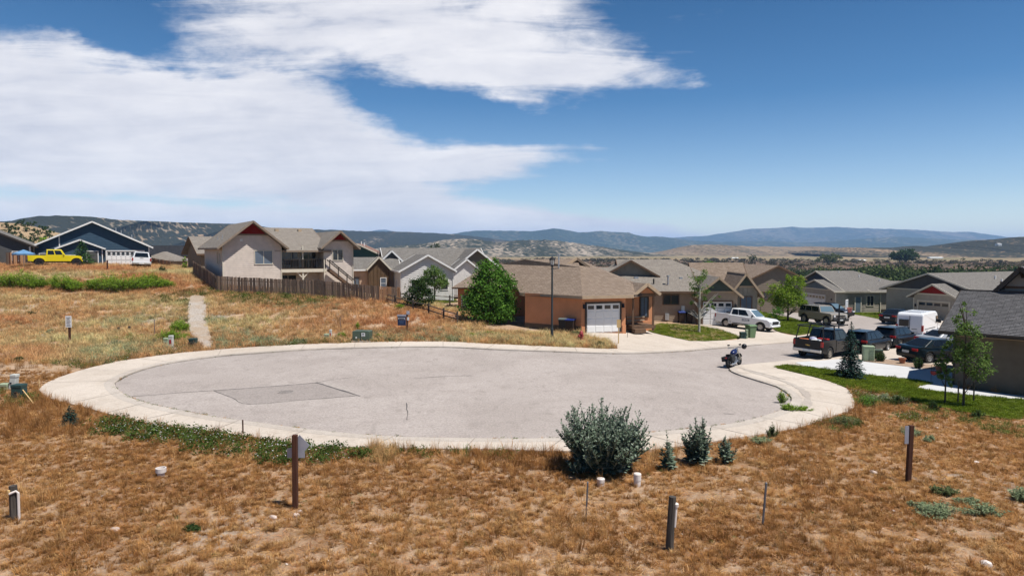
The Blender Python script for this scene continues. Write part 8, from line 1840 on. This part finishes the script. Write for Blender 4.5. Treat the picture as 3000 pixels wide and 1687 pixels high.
zone_scatter('flower_weeds', C_FLW, [(730, 1008), (860, 990), (960, 992), (1000, 1000), (1200, 998), (1200, 1002), (900, 1012), (750, 1016)], 11, .9, .45, soft=.4)
zone_scatter('flower_weeds', C_FLW, [(280, 1235), (360, 1232), (450, 1240), (560, 1258), (700, 1278), (760, 1290), (900, 1315), (1060, 1325), (1090, 1345), (960, 1365), (830, 1370), (700, 1340), (560, 1320), (420, 1300), (300, 1270)], 24, 1.15, .12, soft=.45, noise=.2, freq=1.5)
zone_scatter('flower_weeds', C_FLW, [(2500, 1150), (2570, 1160), (2640, 1180), (2600, 1190), (2520, 1195)], 20, .9, .4, soft=.3); zone_scatter('flower_weeds', C_FLW, [(2610, 1215), (2690, 1210), (2720, 1235), (2640, 1235)], 22, .8, .5, soft=.25)
zone_scatter('green_grass', C_GRN, [(1090, 1320), (1250, 1318), (1400, 1318), (1560, 1328), (1600, 1345), (1400, 1350), (1250, 1350), (1120, 1350)], 12, .85, .4, soft=.35, noise=.15, freq=1.8)
zone_scatter('green_grass', C_GRN, [(2640, 1180), (2760, 1205), (2870, 1228), (2960, 1245), (3010, 1265), (3010, 1290), (2900, 1265), (2780, 1235)], 16, .75, .5, soft=.3)
zone_scatter('green_grass', C_GRN, [(2400, 1245), (2480, 1225), (2540, 1240), (2470, 1270)], 14, .8, .35, soft=.3)
zone_scatter('green_grass', C_GRN, [(120, 1050), (200, 1045), (240, 1060), (160, 1070)], 8, .9, .3, soft=.5); zone_scatter('green_grass', C_GRN, [(0, 1150), (45, 1155), (100, 1165), (60, 1185), (0, 1200)], 10, .9, .5, soft=.5); zone_scatter('green_grass', C_GRN, [(330, 1000), (400, 985), (480, 1000), (430, 1012)], 7, 1.1, .95, soft=.6)
zone_scatter('straw_drift', C_TALL, [(1085, 1320), (1150, 1318), (1160, 1350), (1110, 1362)], 40, .95, .98, .06, soft=.2)
zone_scatter('dry_brown_drift', C_TALL, [(1350, 1330), (1620, 1325), (1660, 1385), (1500, 1380), (1380, 1360)], 18, .9, .15, .12, soft=.4)
zone_scatter('dry_brown_drift', C_TALL, [(0, 1190), (130, 1180), (260, 1205), (330, 1230), (240, 1290), (60, 1270), (0, 1260)], 16, .85, .2, .12, soft=.5)
zone_scatter('tall_straw', C_TALL, [(1560, 1540), (1720, 1515), (1800, 1560), (1700, 1610), (1580, 1590)], 16, .9, .55, .12, soft=.4)
# scattered single green sprigs in the dry grass
x, y = rnd(-14, 16, 11, 21, 1.1); k = in_view(x, y) & open_ground(x, y) & (fbm(x * .4, y * .4 + 9, 2) > .5); x, y = x[k], y[k]; put('green_sprigs', C_GRN, x, y, GR.uniform(.18, .42, len(x)), .3 + GR.rand(len(x)) * .5)
# weeds in the gutter joint of the turning circle
lp = np.array(ASPHALT_XY); seg = np.arange(len(lp)); X, Y, S = [], [], []
for i in range(len(lp)):
    a, b = lp[i], lp[(i + 1) % len(lp)]; mid = (a + b) / 2; near = mid[1] < 33; n = GR.poisson(np.linalg.norm(b - a) * (11 if near and fbm(mid[0] * .5, mid[1] * .5, 2) > .42 else 1.2)) if mid[0] < 13.5 and mid[1] < 47 else 0
    t = GR.rand(n); q = a + (b - a) * t[:, None]; nrm = np.array([-(b - a)[1], (b - a)[0]]) / (np.linalg.norm(b - a) + 1e-9); q = q + nrm * GR.normal(size=(n, 1)) * .05; X += list(q[:, 0]); Y += list(q[:, 1]); S += list(GR.uniform(.22, .5, n) * (1 if near else .7))
X, Y = np.array(X), np.array(Y); h_ = len(X) // 2; pm = GR.permutation(len(X)); S = np.array(S)
put('gutter_weeds', C_GRN, X[pm[:h_]], Y[pm[:h_]], S[pm[:h_]], .45 + GR.rand(h_) * .4, .0); put('gutter_grass', C_DRY, X[pm[h_:]], Y[pm[h_:]], S[pm[h_:]] * 1.8, .4 + GR.rand(len(X) - h_) * .4, .0)
# lawns
for l, dn, lift, tn in ((LAWN_R, 55, .08, .45), (LAWN_A, 26, .08, .62), (LAWN_B, 22, .085, .4), (LAWN_C, 12, .085, .5), (LAWN_D, 10, .05, .4)):
    pl = np.array(l); lo, hi = pl.min(0), pl.max(0); x, y = rnd(lo[0], hi[0], lo[1], hi[1], dn); k = inside(pl, x, y); x, y = x[k], y[k]; scatter('lawn_grass', C_LAWN, x, y, H(x, y) + lift, GR.uniform(.8, 1.4, len(x)), tn + (fbm(x * .9, y * .9, 3) - .5) * (1.6 if tn > .6 else .9))
x, y = rnd(9, 22, 46, 60, 10); pl = np.array(LAWN_A); k = inside(pl, x, y) & (fbm(x * .8, y * .8, 3) > .53); x, y = x[k], y[k]; scatter('dry_lawn_grass', C_FLD, x, y, H(x, y) + .08, GR.uniform(.35, .6, len(x)), .5 + GR.rand(len(x)) * .4)
# cottonwoods in the valley and brush on the bank beyond the houses
n = 3000; r = GR.uniform(330, 470, n); a = np.radians(GR.uniform(6, 46, n)); x, y = r * np.sin(a), r * np.cos(a); k = fbm(x / 60, y / 60, 3) > .52 - .14 * sstep(.35, .55, x / y); x, y = x[k], y[k]; put('valley_woods', C_MASS, x, y, GR.uniform(.6, 1.45, len(x)) * (.75 + .45 * sstep(.3, .55, x / y)), GR.rand(len(x)), -.5)
n = 16000; r = np.exp(GR.uniform(math.log(140), math.log(1150), n)); a = np.radians(GR.uniform(-26, 50, n)); x, y = r * np.sin(a), r * np.cos(a); k = fbm(x / 35, y / 35, 3) > .46; x, y = x[k], y[k]; put('valley_brush', C_BRUSH, x, y, GR.uniform(.6, 1.6, len(x)) * np.clip(np.hypot(x, y) / 450, .7, 1.8), GR.rand(len(x)), -.2)
# junipers on the tan slope read as single shrubs; fine brush covers the rest of the left rise
n = 700; x = GR.uniform(-190, -90, n); y = GR.uniform(130, 235, n); k = (x < -.5 * y); x, y = x[k], y[k]; put('slope_brush', C_BRUSH, x, y, GR.uniform(.3, .8, len(x)), GR.rand(len(x)), -.1)
